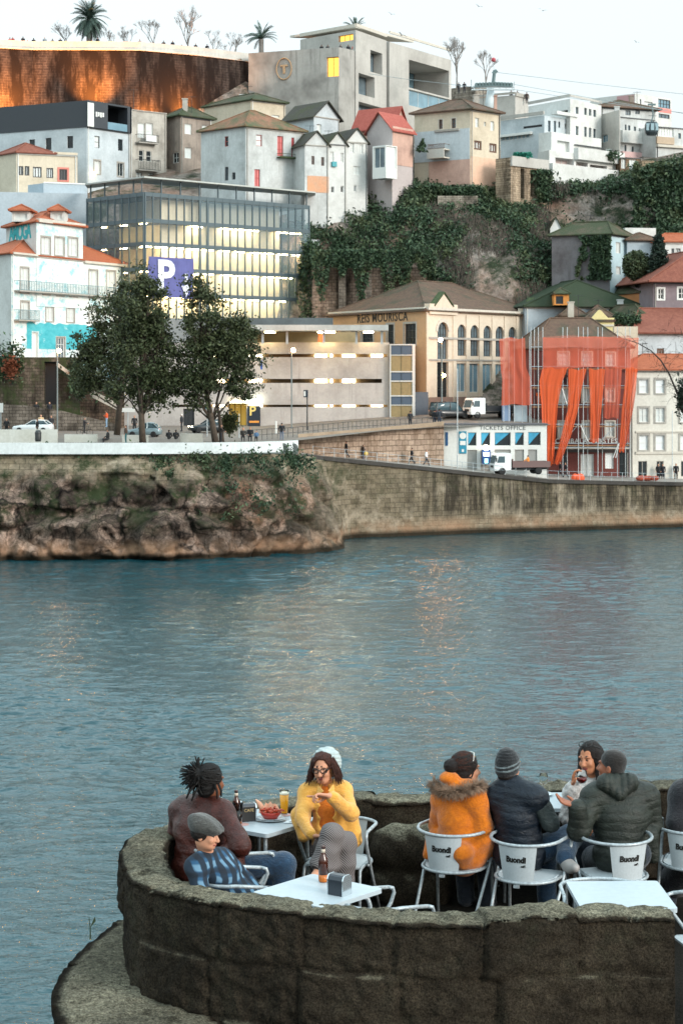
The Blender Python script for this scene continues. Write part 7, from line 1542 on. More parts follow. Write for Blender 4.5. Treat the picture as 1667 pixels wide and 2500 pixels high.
m = MB(); m.tube([(-1.78,13.95,ZFL+.04),(-1.78,13.95,ZFL+.12),(-1.79,13.95,ZFL+.2)], [.006,.004,.002], 5); m.add([(-1.78,13.95,ZFL+.12),(-1.74,13.95,ZFL+.17),(-1.75,13.95,ZFL+.2)], [(0,1,2)]); thing('weed', m, MATS['ivy_leaf'], 'tiny weed sprouting from the lower stone ledge', 'plant')
def alu():
 m, nt, b = _nt('aluminium'); c = ramp(nt, noise_n(nt, coords(nt), 45, 6, .85), .35, .62, rgb('#777f83'), rgb('#b3bbbe')); nt.links.new(c, b.inputs['Base Color']); b.inputs['Metallic'].default_value = .25; b.inputs['Roughness'].default_value = .42; return m
al = alu(); pan = plain('chair_panel', '#b3babd', .5, .1, var=.06, vscale=60); ink = plain('print_black', '#15130f', .6)
def chair_proto():
 rt = empty('chair', (0,0,0), 'proto', 'chair', 'aluminium bistro chairs on the terrace'); R = .262; T = .0125
 arc = [(R*math.cos(q), R*.98*math.sin(q), .715+.012*math.sin(q)) for q in [PI + PI*i/16 for i in range(17)]]
 m = MB(); m.tube([(-R*.99,.18,.705)] + arc + [(R*.99,.18,.705)], T, 8); part('arm_rail', m, al, rt, True, True)
 for sx in (-1, 1):
  m = MB(); m.tube([(sx*R*.99,.18,.705),(sx*R,.215,.695),(sx*R,.225,.665),(sx*R*.99,.20,.60),(sx*.245,.02,.36),(sx*.225,-.27,.0)], T, 8); part('leg', m, al, rt, True, True)
  m = MB(); m.tube([(sx*.205,-.02,.435),(sx*.212,.17,.435),(sx*.212,.215,.42),(sx*.214,.228,.38),(sx*.22,.25,0)], T, 8); part('leg', m, al, rt, True, True)
 r2 = .228; m = MB(); m.tube([(-r2*1.05,.1,.44)] + [(r2*math.cos(q), r2*math.sin(q)*1.02, .432) for q in [PI + PI*i/14 for i in range(15)]] + [(r2*1.05,.1,.44)], T*.95, 8); part('seat_ring', m, al, rt, True, True)
 m = MB(); m.prism([(.2,.2),(-.2,.2)] + [(.21*math.cos(q), .21*math.sin(q)) for q in [PI + PI*i/12 for i in range(13)]], .428, .442); part('seat', m, pan, rt, False, True)
 def pp(a, t): r = .226 + (.256-.226)*t; q = -PI/2 + a; return Vector((r*math.cos(q), r*math.sin(q), .44 + .262*t))
 m = MB(); Na, Nt = 12, 3; am = .60
 for out in (0, .004):
  for i in range(Na):
   for j in range(Nt):
    f = lambda a, t: pp(a*(.86+.14*t), t) + Vector((0,-out,0)); V = [f(-am+2*am*i/Na, j/Nt), f(-am+2*am*(i+1)/Na, j/Nt), f(-am+2*am*(i+1)/Na, (j+1)/Nt), f(-am+2*am*i/Na, (j+1)/Nt)]; m.quad(*(V if out else V[::-1]))
 bk = part('backrest', m, pan, rt, True, True)
 for txt, sz, z0, x0, bo in (('Buondi', .051, .60, -.005, .0026), ('caffè', .019, .556, .05, .001)):
  me = text_mesh(txt, sz, ink, 'lettering', .0006, bo, 1.0, .08)
  for v in me.vertices:
   x, y = v.co.x + x0, v.co.y*1.15; t = (z0 + y - .44)/.262; q = pp(x/.24, t); v.co = q + Vector((q.x, q.y, 0)).normalized()*(.006 + v.co.z)
  link('lettering', me, bk)
 m = MB(); m.box((-.02,-.25,.40),(.02,-.232,.42)); part('clip', m, al, rt, False, True); return rt
cp = chair_proto()
CH = [('aluminium chair with printed back under the woman in orange coat', (xy(1108,14.42), 14.48), -.42, 0), ('aluminium chair with printed back under the man in striped beanie', (xy(1289,14.1), 14.18), -.42, 0),
  ('aluminium chair with printed back under the man in green puffer jacket', (xy(1506,14.12), 14.22), .3, 0), ('aluminium chair under the woman in yellow blazer, its tube leg by the wall', (xy(832,14.6), 14.62), PI-.3, 0),
  ('aluminium chair whose arm shows behind the man in plaid shirt', (xy(560,13.75), 13.9), -1.15, 0), ('aluminium chair under the man in flat cap, only its arm tube showing', (xy(575,13.1), 13.05), -1.5, 0),
  ('empty chair pushed under the right near table with its round back away', (xy(1470,12.7), 12.78), PI, 0), ('empty chair whose arm curve peeks over wall beside the napkin table', (xy(935,12.35), 12.5), -1.1, -.0),
  ('aluminium chair at right edge in front of the dark coat', (xy(1700,14.35), 14.55), -.35, 0), ('empty chair by the wall end at the right edge of the near table', (2.36,12.45), PI/2+.2, 0), ('aluminium chair behind the far woman with raised glass', (xy(1448,15.4),15.4), PI-.5, 0)]
for i, (lb, (x, y), rz, dz) in enumerate(CH):
 c = cp if i == 0 else copy_tree(cp); c.location = (x, y, ZFL + dz); c.rotation_euler = (0, 0, rz); c['label'] = lb
ROOTM.pop(cp.name, None)
tt = plain('table_white', '#a7b0b5', .38, var=.05, vscale=25)
def table(label, c, rz, w, d):
 rt = empty('cafe_table', (c[0], c[1], ZFL), label, 'table', 'white terrace tables', rz); m = MB(); r = .025; h = ZT - ZFL; poly = []
 for sx, sy, a0 in ((1,1,0),(-1,1,PI/2),(-1,-1,PI),(1,-1,3*PI/2)):
  for k in range(4): q = a0 + PI/2*k/3; poly.append((sx*(w/2-r)+r*math.cos(q), sy*(d/2-r)+r*math.sin(q)))
 m.prism(poly, h-.028, h); part('tabletop', m, tt, rt, False, True); ROOTM.pop(rt.name, None)
 for sx in (-1,1):
  for sy in (-1,1):
   X, Y = sx*(w/2-.06), sy*(d/2-.06); m = MB(); m.tube([(X*.6,Y*.6,h-.04),(X*.85,Y*.85,h-.045),(X*.96,Y*.96,h-.065),(X,Y,h-.11),(X*1.0,Y*1.0,h-.2),(X*1.06,Y*1.06,0)], .0145, 8); part('leg', m, al, rt, True, True)
 return rt
def tpos(px, py, z=ZT): D = (HC - z)*F/(py - HY); return Vector((xy(px, D), D, z))
c1 = (tpos(652,2037) + tpos(703,1987))/2 + Vector((.0,.0,0)); tb = tpos(777,1999) - tpos(652,2037); table('white square cafe table with food, bottles and glasses at the left', (tpos(652,2037)+Vector((tb.x,tb.y,0))*.5+Vector((-tb.y,tb.x,0)).normalized()*.29), math.atan2(tb.y, tb.x), tb.length, .58)
q0, q1 = tpos(763,2133), tpos(935,2169); e = (q1-q0); en = Vector((e.y,-e.x,0)).normalized(); table('white square table with lone brown bottle and napkin box behind the near wall', (q0+q1)/2 + en*.3, math.atan2(e.y,e.x), e.length, .6)
table('bare white table at the lower right behind the near wall', (1.775,12.53), .03, .6, .68); table('white table between striped beanie man and the far woman', (xy(1340,15.3)-.13,15.32), .02, .58, .58)
gb = plain('bottle_brown', '#3a1607', .08, spec=.6); ga = plain('bottle_amber', '#a85a12', .08); gl = None
m_, nt_, b_2 = _nt('clear_glassware'); b_2.inputs['Transmission Weight'].default_value = 1; b_2.inputs['Roughness'].default_value = .02; b_2.inputs['IOR'].default_value = 1.12; b_2.inputs['Base Color'].default_value = (.95,.97,.97,1); gl = m_
def bottle(label, p, h=.235, amb=.22, lab=True):
 r = .031*h/.235; k = h/.235; rt = empty('beer_bottle', p, label, 'bottle', 'brown beer bottles'); m = MB(); m.lathe([(r*.9,.002),(r,.01*k),(r,.05*k)], 18); part('glass_base', m, ga, rt, True, True); m = MB(); m.lathe([(r,.05*k),(r,.135*k),(r*.93,.15*k),(r*.55,.175*k),(r*.42,.19*k),(r*.4,.225*k),(r*.47,.226*k),(r*.47,.235*k),(r*.36,.236*k)], 18); part('glass_body', m, gb, rt, True, True)
 if lab: m = MB(); m.lathe([(r*.43,.193*k),(r*.43,.215*k)], 14); part('neck_label', m, plain('label_silver', '#b9aa98', .4), rt, True, True)
 ROOTM.pop(rt.name, None); return rt
bottle('brown beer bottle at the right end of the food table before the blazer', tpos(735,1997), .24, lab=False); bottle('brown beer bottle on the food table behind the dark beer glass', tpos(577,2008), .24); bottle('brown beer bottle alone on the napkin table', tpos(789,2153), .235)
def pint(label, p, r0, r1, h, fill, col, foam=True):
 rt = empty('beer_glass', p, label, 'glass'); ROOTM.pop(rt.name, None); m = MB(); m.lathe([(r0,.0),(r0*.92,.03),(r1,h),(r1*.93,h),(r0*.8,.02),(0,.015)], 18); part('glass', m, gl, rt, True, True); m = MB(); rf = r0 + (r1-r0)*fill; m.lathe([(0,.016),(r0*.8,.018),(rf*.93,h*fill),(0,h*fill)], 18); part('beer', m, col, rt, True, True)
 if foam: m = MB(); m.lathe([(rf*.93,h*fill),(rf*.97,h*(fill+.07)),(0,h*(fill+.07))], 18); part('foam', m, plain('foam', '#efe6d0', .8), rt, True, True)
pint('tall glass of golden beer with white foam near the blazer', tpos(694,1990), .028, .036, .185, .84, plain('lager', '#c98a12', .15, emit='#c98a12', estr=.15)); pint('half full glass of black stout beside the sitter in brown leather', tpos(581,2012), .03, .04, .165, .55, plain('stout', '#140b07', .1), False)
def holder(label, p, rz, face):
 rt = empty('napkin_dispenser', p, label, 'napkin dispenser', None, rz); ROOTM.pop(rt.name, None); m = MB(); w, d, h = .062, .05, .13; pr = []
 for y, z in ((-d,0),(-d,h-.03),(-d*.8,h-.008),(-d*.5,h),(d*.5,h),(d*.8,h-.008),(d,h-.03),(d,0)): pr.append((y,z))
 A_ = [(-w+.006,y*.97,z*.98) for y,z in pr]; B_ = [(w-.006,y*.97,z*.98) for y,z in pr]; n = 8; m.add(A_+B_, [tuple(range(n)), tuple(range(2*n-1,n-1,-1))]+[(i,i+n,(i+1)%n+n,(i+1)%n) for i in range(n)]); part('body', m, plain('dispenser_dark', '#252b33', .25), rt, False, True)
 for sx in (-1, 1):
  m = MB(); a, b2 = sx*w, sx*(w-.008); A_ = [(a,y,z) for y,z in pr]; B_ = [(b2,y,z) for y,z in pr]; m.add(A_+B_, [tuple(range(n)), tuple(range(2*n-1,n-1,-1))]+[(i,i+n,(i+1)%n+n,(i+1)%n) for i in range(n)]); part('end_plate', m, plain('chrome', '#c9d0d4', .18, .8), rt, False, True)
 if face: m = MB(); m.box((-w+.012,-d-.002,.01),(w-.012,-d,.11)); f_ = part('advert', m, plain('advert_black', '#131110', .4), rt, False, True); me = text_mesh('CAFE', .032, plain('advert_tan', '#b39a6a', .6), 'lettering', .0005); me.transform(Matrix.Translation((0,-d-.003,.085)) @ Matrix.Rotation(PI/2,4,'X')); link('lettering', me, f_)
 return rt
holder('chrome and dark blue napkin dispenser beside the lone bottle', tpos(828,2183), -.6, False); holder('chrome napkin dispenser with black advert behind the stout glass', tpos(603,2003), .35, True)
p = tpos(613,2000); m = MB(); m.lathe([(.04,0),(.042,.05),(.034,.05),(.03,.015),(0,.012)], 20, tpos(613,2001)); thing('ashtray', m, MATS['chrome'], 'round chrome ashtray in front of the napkin dispenser with advert', 'ashtray', smooth=True)
pl_ = tpos(661,2004); rt = empty('plate', pl_, 'stack of white oval plates under the red bowl', 'plate'); m = MB(); m.lathe([(0,.003),(.055,.003),(.1,.014),(.102,.017),(.056,.008),(0,.008)], 28, M=Matrix.Diagonal((1.1,.9,1,1))); ROOTM.pop(rt.name, None); part('lower_plate', m, plain('china', '#d6dde2', .25), rt, True, True); m = MB(); m.lathe([(0,.012),(.055,.012),(.098,.024),(.1,.027),(.056,.017),(0,.017)], 28, M=Matrix.Diagonal((1.05,.9,1,1))); part('upper_plate', m, MATS['china'], rt, True, True)
bp = pl_ + Vector((0,0,.02)); rt = empty('food_bowl', bp, 'red clay bowl heaped with fried snacks on white plates', 'bowl'); ROOTM.pop(rt.name, None); m = MB(); m.lathe([(.05,0),(.072,.03),(.078,.05),(.07,.05),(.062,.03),(0,.02)], 24); part('bowl', m, plain('clay_red', '#a82a1c', .35), rt, True, True)
m = MB(); rr = random.Random(2)
for _k in range(46): m.ball((rr.gauss(0,.03), rr.gauss(0,.03), .05+rr.random()*.022), (.018,.009,.008), 7, M=Matrix.Rotation(rr.random()*3,4,'Z') @ Matrix.Rotation(rr.random(),4,'Y'))
part('snacks', m, plain('snack_red', '#b0472e', .5, var=.4, vscale=60), rt, True, True); m = MB(); me_ = [(-.09+.17*i/10, .055+.012*math.sin(i*1.9), .05+.055*math.sin(PI*i/10)+.012*math.sin(i*2.7)) for i in range(11)]
for a, b2 in zip(me_, me_[1:]): m.quad((a[0],a[1]-.03,.03), (b2[0],b2[1]-.03,.03), b2, a)
m.tube([(-.05,.06,.03),(-.09,.065,.10),(-.115,.07,.125)], [.03,.016,.004], 8); part('paper', m, plain('paper_peach', '#d9a184', .8, var=.15, vscale=20), rt, True, True)
m = MB(); m.lathe([(0,0),(.047,0),(.047,.002),(0,.002)], 20, tpos(589,2013)+Vector((.01,0,.001))); thing('coaster', m, plain('coaster', '#b9908a', .8), 'round printed beer mat under the stout glass', 'coaster'); m = MB(); m.lathe([(0,0),(.047,0),(.047,.002),(0,.002)], 20, tpos(698,1990)+Vector((0,0,.001))); thing('coaster', m, MATS['coaster'], 'round printed beer mat under the golden beer', 'coaster')
m = MB(); pz = tpos(715,2008); m.quad(pz+Vector((-.07,-.03,.006)), pz+Vector((.05,-.05,.004)), pz+Vector((.07,.03,.012)), pz+Vector((-.04,.045,.004))); m.quad(pz+Vector((-.03,-.02,.012)), pz+Vector((.06,-.02,.014)), pz+Vector((.05,.045,.02)), pz+Vector((-.02,.05,.012))); thing('paper_napkin', m, plain('napkin', '#dfe4e6', .9), 'crumpled white paper napkin between bowl and bottle', 'napkin')
m = MB(); m.lathe([(0,.004),(.05,.004),(.085,.014),(.087,.017),(.05,.009),(0,.009)], 24, tpos(1322,1942)); thing('plate', m, MATS['china'], 'small white plate on the middle table beside beanie man', 'plate', smooth=True)
c = tpos(1326,1938); m = MB(); m.lathe([(.03,0),(.004,.006),(.004,.07),(.03,.09),(.036,.13),(.03,.16),(.028,.16),(.033,.13),(.027,.092),(0,.08)], 16, c); thing('wine_glass', m, gl, 'empty stem glass on the middle table', 'glass', smooth=True)
# ================================================================ people on the terrace
def skin(n, c): return plain('skin_' + n, c, .5, var=.10, vscale=14, spec=.35)
def fabric(name, c, c2=None, sc=40, bs=.5, rough=.85, bsc=120):
 if name in MATS: return MATS[name]
 m, nt, b = _nt(name); f = noise_n(nt, coords(nt), sc, 6, .75); c = rgb(c); c2 = rgb(c2) if c2 else tuple(x*.6 for x in c[:3]) + (1,)
 nt.links.new(ramp(nt, f, .3, .7, c2, c), b.inputs['Base Color']); b.inputs['Roughness'].default_value = rough; b.inputs['Specular IOR Level'].default_value = .3; b.inputs['Sheen Weight'].default_value = .25 if rough > .7 else 0
 bump(nt, b, noise_n(nt, coords(nt), bsc, 4, .7), bs, .006); b1 = b.inputs['Normal'].links[0].from_node; b2 = nt.nodes.new('ShaderNodeBump'); b2.inputs['Strength'].default_value = .6; b2.inputs['Distance'].default_value = .022; nt.links.new(noise_n(nt, coords(nt, (1,1,1.7)), 17, 5, .62, 1.4), b2.inputs['Height']); nt.links.new(b2.outputs['Normal'], b1.inputs['Normal']); MATS[name] = m; return m
def plaid():
 m, nt, b = _nt('plaid'); t0 = coords(nt); nz = nt.nodes.new('ShaderNodeTexNoise'); nz.inputs['Scale'].default_value = 7; nt.links.new(t0, nz.inputs['Vector']); vm = nt.nodes.new('ShaderNodeVectorMath'); vm.operation = 'MULTIPLY_ADD'; vm.inputs[1].default_value = (.07,.07,.07); nt.links.new(nz.outputs['Color'], vm.inputs[0]); nt.links.new(t0, vm.inputs[2]); t = vm.outputs[0]; c = rgb('#10202f')
 sp = nt.nodes.new('ShaderNodeSeparateXYZ'); nt.links.new(t, sp.inputs[0])
 def band(sock, k, off, w):
  a = nt.nodes.new('ShaderNodeMath'); a.operation = 'MULTIPLY_ADD'; a.inputs[1].default_value = k; a.inputs[2].default_value = off; nt.links.new(sock, a.inputs[0]); s_ = nt.nodes.new('ShaderNodeMath'); s_.operation = 'SINE'; nt.links.new(a.outputs[0], s_.inputs[0]); return ramp(nt, s_.outputs[0], w-.2, w+.5)
 xs = nt.nodes.new('ShaderNodeMath'); xs.operation = 'ADD'; nt.links.new(sp.outputs['X'], xs.inputs[0]); nt.links.new(sp.outputs['Y'], xs.inputs[1])
 a, b2 = band(xs.outputs[0], 62, 0, .15), band(sp.outputs['Z'], 66, 1, .1); c = mixn(nt, c, rgb('#234a68'), a); k = nt.nodes.new('ShaderNodeMix'); c = mixn(nt, c, rgb('#5a7a90'), mixn(nt, (0,0,0,1), b2, a)); c = mixn(nt, c, rgb('#0b141f'), mixn(nt, (0,0,0,1), (.75,.75,.75,1), band(sp.outputs['Z'], 66, 3.6, .35)))
 nt.links.new(c, b.inputs['Base Color']); b.inputs['Roughness'].default_value = .9; return m
def J(px, py, D): v = W(px, py, D); return A(v.x, v.y, v.z)
def basis(yaw, pitch=0, roll=0):
 R = Matrix.Rotation(math.radians(yaw),3,'Z') @ Matrix.Rotation(math.radians(pitch),3,'X') @ Matrix.Rotation(math.radians(roll),3,'Y'); return np.array(R)
def fold(amp, seed=0, k=16):
 r = np.random.RandomState(seed); D_ = r.randn(5,3); D_ /= np.linalg.norm(D_,axis=1)[:,None]; D_[:,2] *= 1.6; ph = r.rand(5)*6
 def f(X, Y, Z, M):
  o = 0
  for i in range(5): o = o + (1.35 - 2.1*np.abs(np.sin(.5*(k*(1+.35*i)*(D_[i,0]*X + D_[i,1]*Y + D_[i,2]*Z) + ph[i] + 1.6*np.sin(6*(X*D_[i,1] - Z*D_[i,0]) + 5*Y)))))/(1+.4*i)
  return amp*o/1.9
 return f
def quilt(amp, pitch, slope=0, seed=1):
 g = fold(.006, seed, 14)
 return lambda X, Y, Z, M: amp*(np.abs(np.sin(np.pi*(Z + slope*X + .012*np.sin(14*X+9*Y))/pitch))**.5 - .6) + g(X, Y, Z, M)
class Person:
 def __init__(s, label, org, skinmat, group='people at the terrace tables'):
  s.org = np.array(org); s.b = SDF(); s.label = label; s.kids = []; s.skin = skinmat; s.group = group; s.H = None
 def w(s, p): return s.C + s.R @ (np.array(p) * s.k)
 def head(s, C, yaw, pitch=0, roll=0, k=1.0, fem=False, neck=None):
  s.C, s.R, s.k = np.array(C), basis(yaw, pitch, roll), k; b = s.b; w = s.w; e = lambda c, r, kk=.02, m=0: b.ell(w(c), np.array(r)*k, s.R, kk*k, m); f = .93 if fem else 1
  e((0,-.012,.042), (.073,.094,.082)); e((0,.028,-.02), (.060*f,.066,.082)); e((0,.052,-.082), (.036*f,.034,.028*f), .03); e((0,.012,-.065), (.055*f,.055,.045), .03)
  for sx in (-1,1):
   e((sx*.036,.066,-.026), (.022,.022,.022), .02); e((sx*.03,.083,.03), (.025,.012,.009), .012); b.cut(w((sx*.031,.1,.008)), np.array((.018,.016,.012))*k, s.R, .012*k); e((sx*.031,.075,.008), (.010,.0115,.007), .003, 3)
   e((sx*.075,-.012,-.012), (.010,.020,.031), .008); b.cut(w((sx*.086,-.008,-.01)), np.array((.006,.010,.017))*k, s.R, .006*k)
  b.cap(w((0,.09,.012)), w((0,.112,-.03)), .009*k, .0135*k, .012*k)
  for sx in (-1,1): e((sx*.012,.101,-.034), (.009,.011,.008), .008)
  e((0,.088,-.058), (.021,.011,.006), .006, 1); e((0,.086,-.069), (.018,.012,.007), .006, 1)
  for sx in (-1,1): b.cap(w((sx*.017,.092,.036)), w((sx*.046,.077,.037)), .0045*k, .0035*k, .004*k, 2)
  if neck is not None: b.cap(w((0,-.03,-.06)), neck, .052*k*f, .058*k*f, .03)
 def hand(s, wr, d, n, sc=1.0, curl=(.5,.6,.7,.8), thumb=.5, side=1):
  """palm along d with palm normal n; side=+1 puts the thumb along +cross(d,n)"""
  b = s.b; d = np.array(d)/np.linalg.norm(d); n = np.array(n) - d*(np.array(n)@d); n /= np.linalg.norm(n); wv = np.cross(d, n)*side; wr = np.array(wr)
  P = lambda a, c, e: wr + (d*a + wv*c + n*e)*sc
  for c in (-.024,-.008,.008,.024): b.cap(P(.012,c*.75,0), P(.082,c*1.05,0), .0125*sc, .0105*sc, .012)
  for c, L, q in zip((.028,.0095,-.0095,-.027), (.074,.082,.076,.060), curl):
   p = P(.085, c*1.05, 0); a = q*.55; r = .0092*sc
   for t, k_ in ((.45,1),(.32,1),(.25,.8)):
    q_ = p + (d*math.cos(a) + n*math.sin(a) + wv*c*1.5)*L*t*sc; b.cap(p, q_, r, r*.93, .003); p = q_; a += q*k_; r *= .93
  p = P(.025,.03,.004); a = thumb; q_ = p + (d*.55 + wv*.75*(1-a*.5) + n*a*.6)*.045*sc; b.cap(p, q_, .0125*sc, .0105*sc, .008); b.cap(q_, q_ + (d*.8 + wv*.15 + n*a*.6)*.034*sc, .0105*sc, .0085*sc, .003)
 def kid(s, name, sdf, mat, cell=.009, disp=None, recolor=None, label=None): s.kids.append((name, sdf.mesh(name, mat, cell, disp, recolor, origin=s.org), label)); return s
 def mesh_kid(s, name, mb, mat, smooth=True):
  mb.v = [tuple(np.array(v) - s.org) for v in mb.v]; s.kids.append((name, mb.mesh(name, mat, smooth), None))
 def finish(s, lip='#7d3a34', brow='#2a1c16', cell=.0065):
  mats = [s.skin, plain('lip_' + lip[1:], lip, .45), plain('brow_' + brow[1:], brow, .8), plain('eye_dark', '#2a2422', .2)]
  o = link('person', s.b.mesh('person', mats, cell, origin=s.org)); o.location = s.org; tag(o, s.label, 'person', s.group)
  for n, me, lb in s.kids: link(n, me, o, True, lb)
  return o
def lerp(a, b, t): return a + (b - a)*t
def torso(sd, sl, sr, neck, hip, wd=1.0, g=0.0, m=0, dp=1.0, k=.03):
 r = sr - sl; r = r/np.linalg.norm(r); up = (sl+sr)/2 - hip; L = np.linalg.norm(up); up /= L; r = r - up*(r@up); r /= np.linalg.norm(r); R = np.stack([r, np.cross(up, r), up], 1); hw = np.linalg.norm(sr-sl)/2
 c = (sl+sr)/2; sd.ell(lerp(hip, c, .68), ((hw*.80+g)*wd, (.118+g)*dp, L*.38+g), R, k, m); sd.ell(lerp(hip, c, .32), (.140*wd+g, .112*dp+g, L*.33+g), R, k, m); sd.ell(hip, (.155*wd+g, .13*dp+g, .12+g), R, k, m)
 for q in (sl, sr): sd.cap(lerp(neck, q, .15) , q, .045+g*.8, .056+g*.8, .04, m)
 sd.cap(lerp(sl,sr,.1), lerp(sl,sr,.9), .075+g, .075+g, .04, m); return R
def limb(sd, pts, rs, g=0, m=0, k=.03): sd.chain(pts, [r+g for r in rs], k, m)
AR = (.062,.05,.036); LR = (.088,.066,.048)
def strands(m, roots, n, length, rad, rr, droop, taper=.3, seg=6, spread=.02, n_side=4):
 for i in range(n):
  p, d = roots(rr); L = length*rr.uniform(.75,1.15); pts = [p]; d = Vector(d)
  for k_ in range(seg): d = (d + Vector((rr.gauss(0,spread), rr.gauss(0,spread), -droop))).normalized(); pts.append(pts[-1] + d*L/seg)
  m.tube(pts, [rad*(1-(1-taper)*j/seg) for j in range(seg+1)], n_side)
def combed(P, m, pole, n, rad, seed, ry=1.02):
 rr = random.Random(seed); pole = Vector(pole).normalized()
 for i in range(n):
  while 1:
   d = Vector((rr.gauss(0,1), rr.gauss(0,1), rr.gauss(0,1))).normalized()
   if not (d.y > .45 and d.z < .5) and d.z > -.75 and d.dot(pole) < .8: break
  pts = []
  for k in range(9):
   q = d.lerp(pole, k/8*.95).normalized(); q = q + Vector((rr.gauss(0,.012), rr.gauss(0,.012), rr.gauss(0,.012))); pts.append(Vector(P.w((q.x*.088*ry, -.025 + q.y*.104*ry, .05 + q.z*.094*ry))))
  m.tube(pts, [rad]*9, 4)
def shoes(P, an, toe, mat, name='shoe'): sd = SDF(); sd.cap(an, lerp(an,toe,.5)+A(0,0,-.02), .045, .045, .03); sd.cap(lerp(an,toe,.3)+A(0,0,-.03), toe, .042, .034, .03); P.kid(name, sd, mat, .01)
sk_l, sk_m, sk_d = skin('light', '#bb8468'), skin('mid', '#a96f50'), skin('dark', '#6d412b')
hr_blk, hr_brn, hr_dk = fabric('hair_black', '#17120f', '#080606', 60, 1, .69, 200), fabric('hair_auburn', '#4a2416', '#21100b', 50, 1, .65, 200), fabric('hair_dark', '#1f1410', '#0b0706', 60, 1, .65, 200)
jeans = fabric('denim', '#1e3d57', '#12263a', 30, .4); jeans_d = fabric('denim_dark', '#18222e', '#0e151e', 30, .4); shoe_m = plain('shoe_silver', '#8d8986', .5); shoe_b = plain('shoe_black', '#1c1a19', .5)
P = Person('woman in yellow blazer with pale beanie and black glasses pointing across the table', J(815,2080,14.4), sk_l); nk = J(796,1920,14.52); P.head(J(790,1877,14.42), 163, -2, 4, .93, True, nk)
sl, sr, hp = J(751,1938,14.5), J(836,1933,14.5), J(812,2075,14.45); torso(P.b, sl, sr, nk, hp, .92, -.02); el, wl_ = J(856,1985,14.28), J(806,1944,14.1); er, wr = J(740,1998,14.32), J(764,2040,14.1)
limb(P.b, [sr, el, wl_], AR, -.012); limb(P.b, [sl, er, wr], AR, -.012); P.hand(wl_ + A(-.01,0,0), (-1,-.12,.12), (.1,-.5,-.8), .95, (.05,1.0,1.15,1.2), .6, -1); P.hand(wr, (1,-.1,-.1), (0,-.3,-1), .95, (.4,.5,.5,.6), .4, 1)
kn1, an1 = J(812,2036,13.9), J(786,2118,13.85); kn2, an2 = J(846,2060,13.95), J(838,2180,13.95)
for q in ([hp+A(-.07,0,0), kn1, an1], [hp+A(.07,0,0), kn2, an2]): limb(P.b, q, LR, -.02)
P.b.cap(an1, an1+A(-.06,-.1,-.05), .04, .03, .03); P.b.cap(an2, an2+A(0,-.12,-.05), .04, .03, .03)
sd = SDF(); torso(sd, sl, sr, nk, hp, .93, .004); P.kid('top', sd, fabric('top_orange', '#cd6f10', '#a44f08', 25, .5), .008, fold(.004, 3))
sd = SDF(); torso(sd, sl, sr, nk, hp, .96, .014); limb(sd, [sr+A(.01,0,0), el, lerp(el, wl_, .88)], (.058,.054,.045), .003); limb(sd, [sl+A(-.01,0,0), er, lerp(er, wr, .9)], (.058,.052,.045), .003)
sd.cap(J(856,2000,14.45), J(868,2052,14.4), .06, .05, .05); sd.cap(J(728,1990,14.45), J(742,2040,14.4), .06, .05, .05)
for z in range(6): q = lerp(J(793,1930,14.3), J(795,2080,14.2), z/5); sd.cut(q, (.055+.03*z, .16, .075), None, .01)
P.kid('blazer', sd, fabric('blazer_yellow', '#dca550', '#c98d36', 18, .4), .007, fold(.0032, 5, 26))
m = MB()
for sx, a, b2, c in ((-1,J(776,1916,14.33),J(790,1932,14.26),J(772,1943,14.3)), (1,J(815,1912,14.36),J(801,1931,14.27),J(818,1940,14.32))): m.add([a, b2, c, a+A(0,.02,-.01), b2+A(0,.02,0), c+A(0,.02,0)], [(0,1,2),(5,4,3),(0,3,4,1),(1,4,5,2),(2,5,3,0)])
P.mesh_kid('shirt_collar', m, MATS['blazer_yellow'], False)
sd = SDF(); limb(sd, [hp+A(-.06,0,0), kn1, lerp(kn1, an1, .55), an1+A(.02,.02,.02)], (.10,.076,.085,.10)); limb(sd, [hp+A(.07,0,0), kn2, an2], (.092,.074,.072)); sd.ell(hp, (.165,.14,.12))
def stripes():
 m, nt, b = _nt('trouser_knit'); w = nt.nodes.new('ShaderNodeTexWave'); w.inputs['Scale'].default_value = 34; w.inputs['Distortion'].default_value = 1.2; w.bands_direction = 'DIAGONAL'; nt.links.new(coords(nt), w.inputs['Vector']); nt.links.new(ramp(nt, w.outputs['Fac'], .3, .7, rgb('#3a3535'), rgb('#7d7573')), b.inputs['Base Color']); b.inputs['Roughness'].default_value = .95; return m
P.kid('trousers', sd, stripes(), .009, fold(.008, 8, 22)); shoes(P, an1+A(-.01,-.02,-.03), an1+A(-.07,-.12,-.08), shoe_b); shoes(P, an2+A(0,0,-.03), an2+A(0,-.16,-.1), shoe_b)
w = P.w; sd = SDF(); sd.ell(w((.0,-.055,.066)), (.090,.092,.086), P.R); sd.ell(w((-.025,-.1,.03)), (.085,.075,.1), P.R, .04); P.kid('beanie', sd, fabric('beanie_pale', '#b9c4c2', '#8d9c9d', 70, .9), .006, lambda X,Y,Z,M: .003*np.sin(240*Z+60*X))
m = MB(); rr = random.Random(4)
def hroot(rr):
 a = rr.uniform(.95, 2*PI-.95); x, y = math.sin(a)*.082, math.cos(a)*.075-.01; p = P.w((x, y, .065 + rr.uniform(-.03,.03))); return Vector(p), Vector(P.R @ A(x*.55, y*.35, -.09)).normalized()
strands(m, hroot, 420, .15, .0045, rr, .14, .35, 6, .06); strands(m, lambda r_: (Vector(P.w((-.07+r_.gauss(0,.006), .02+r_.gauss(0,.03), .03))), Vector((-.55,-.1,-.6)).normalized()), 45, .16, .003, rr, .03, .3, 6, .12)
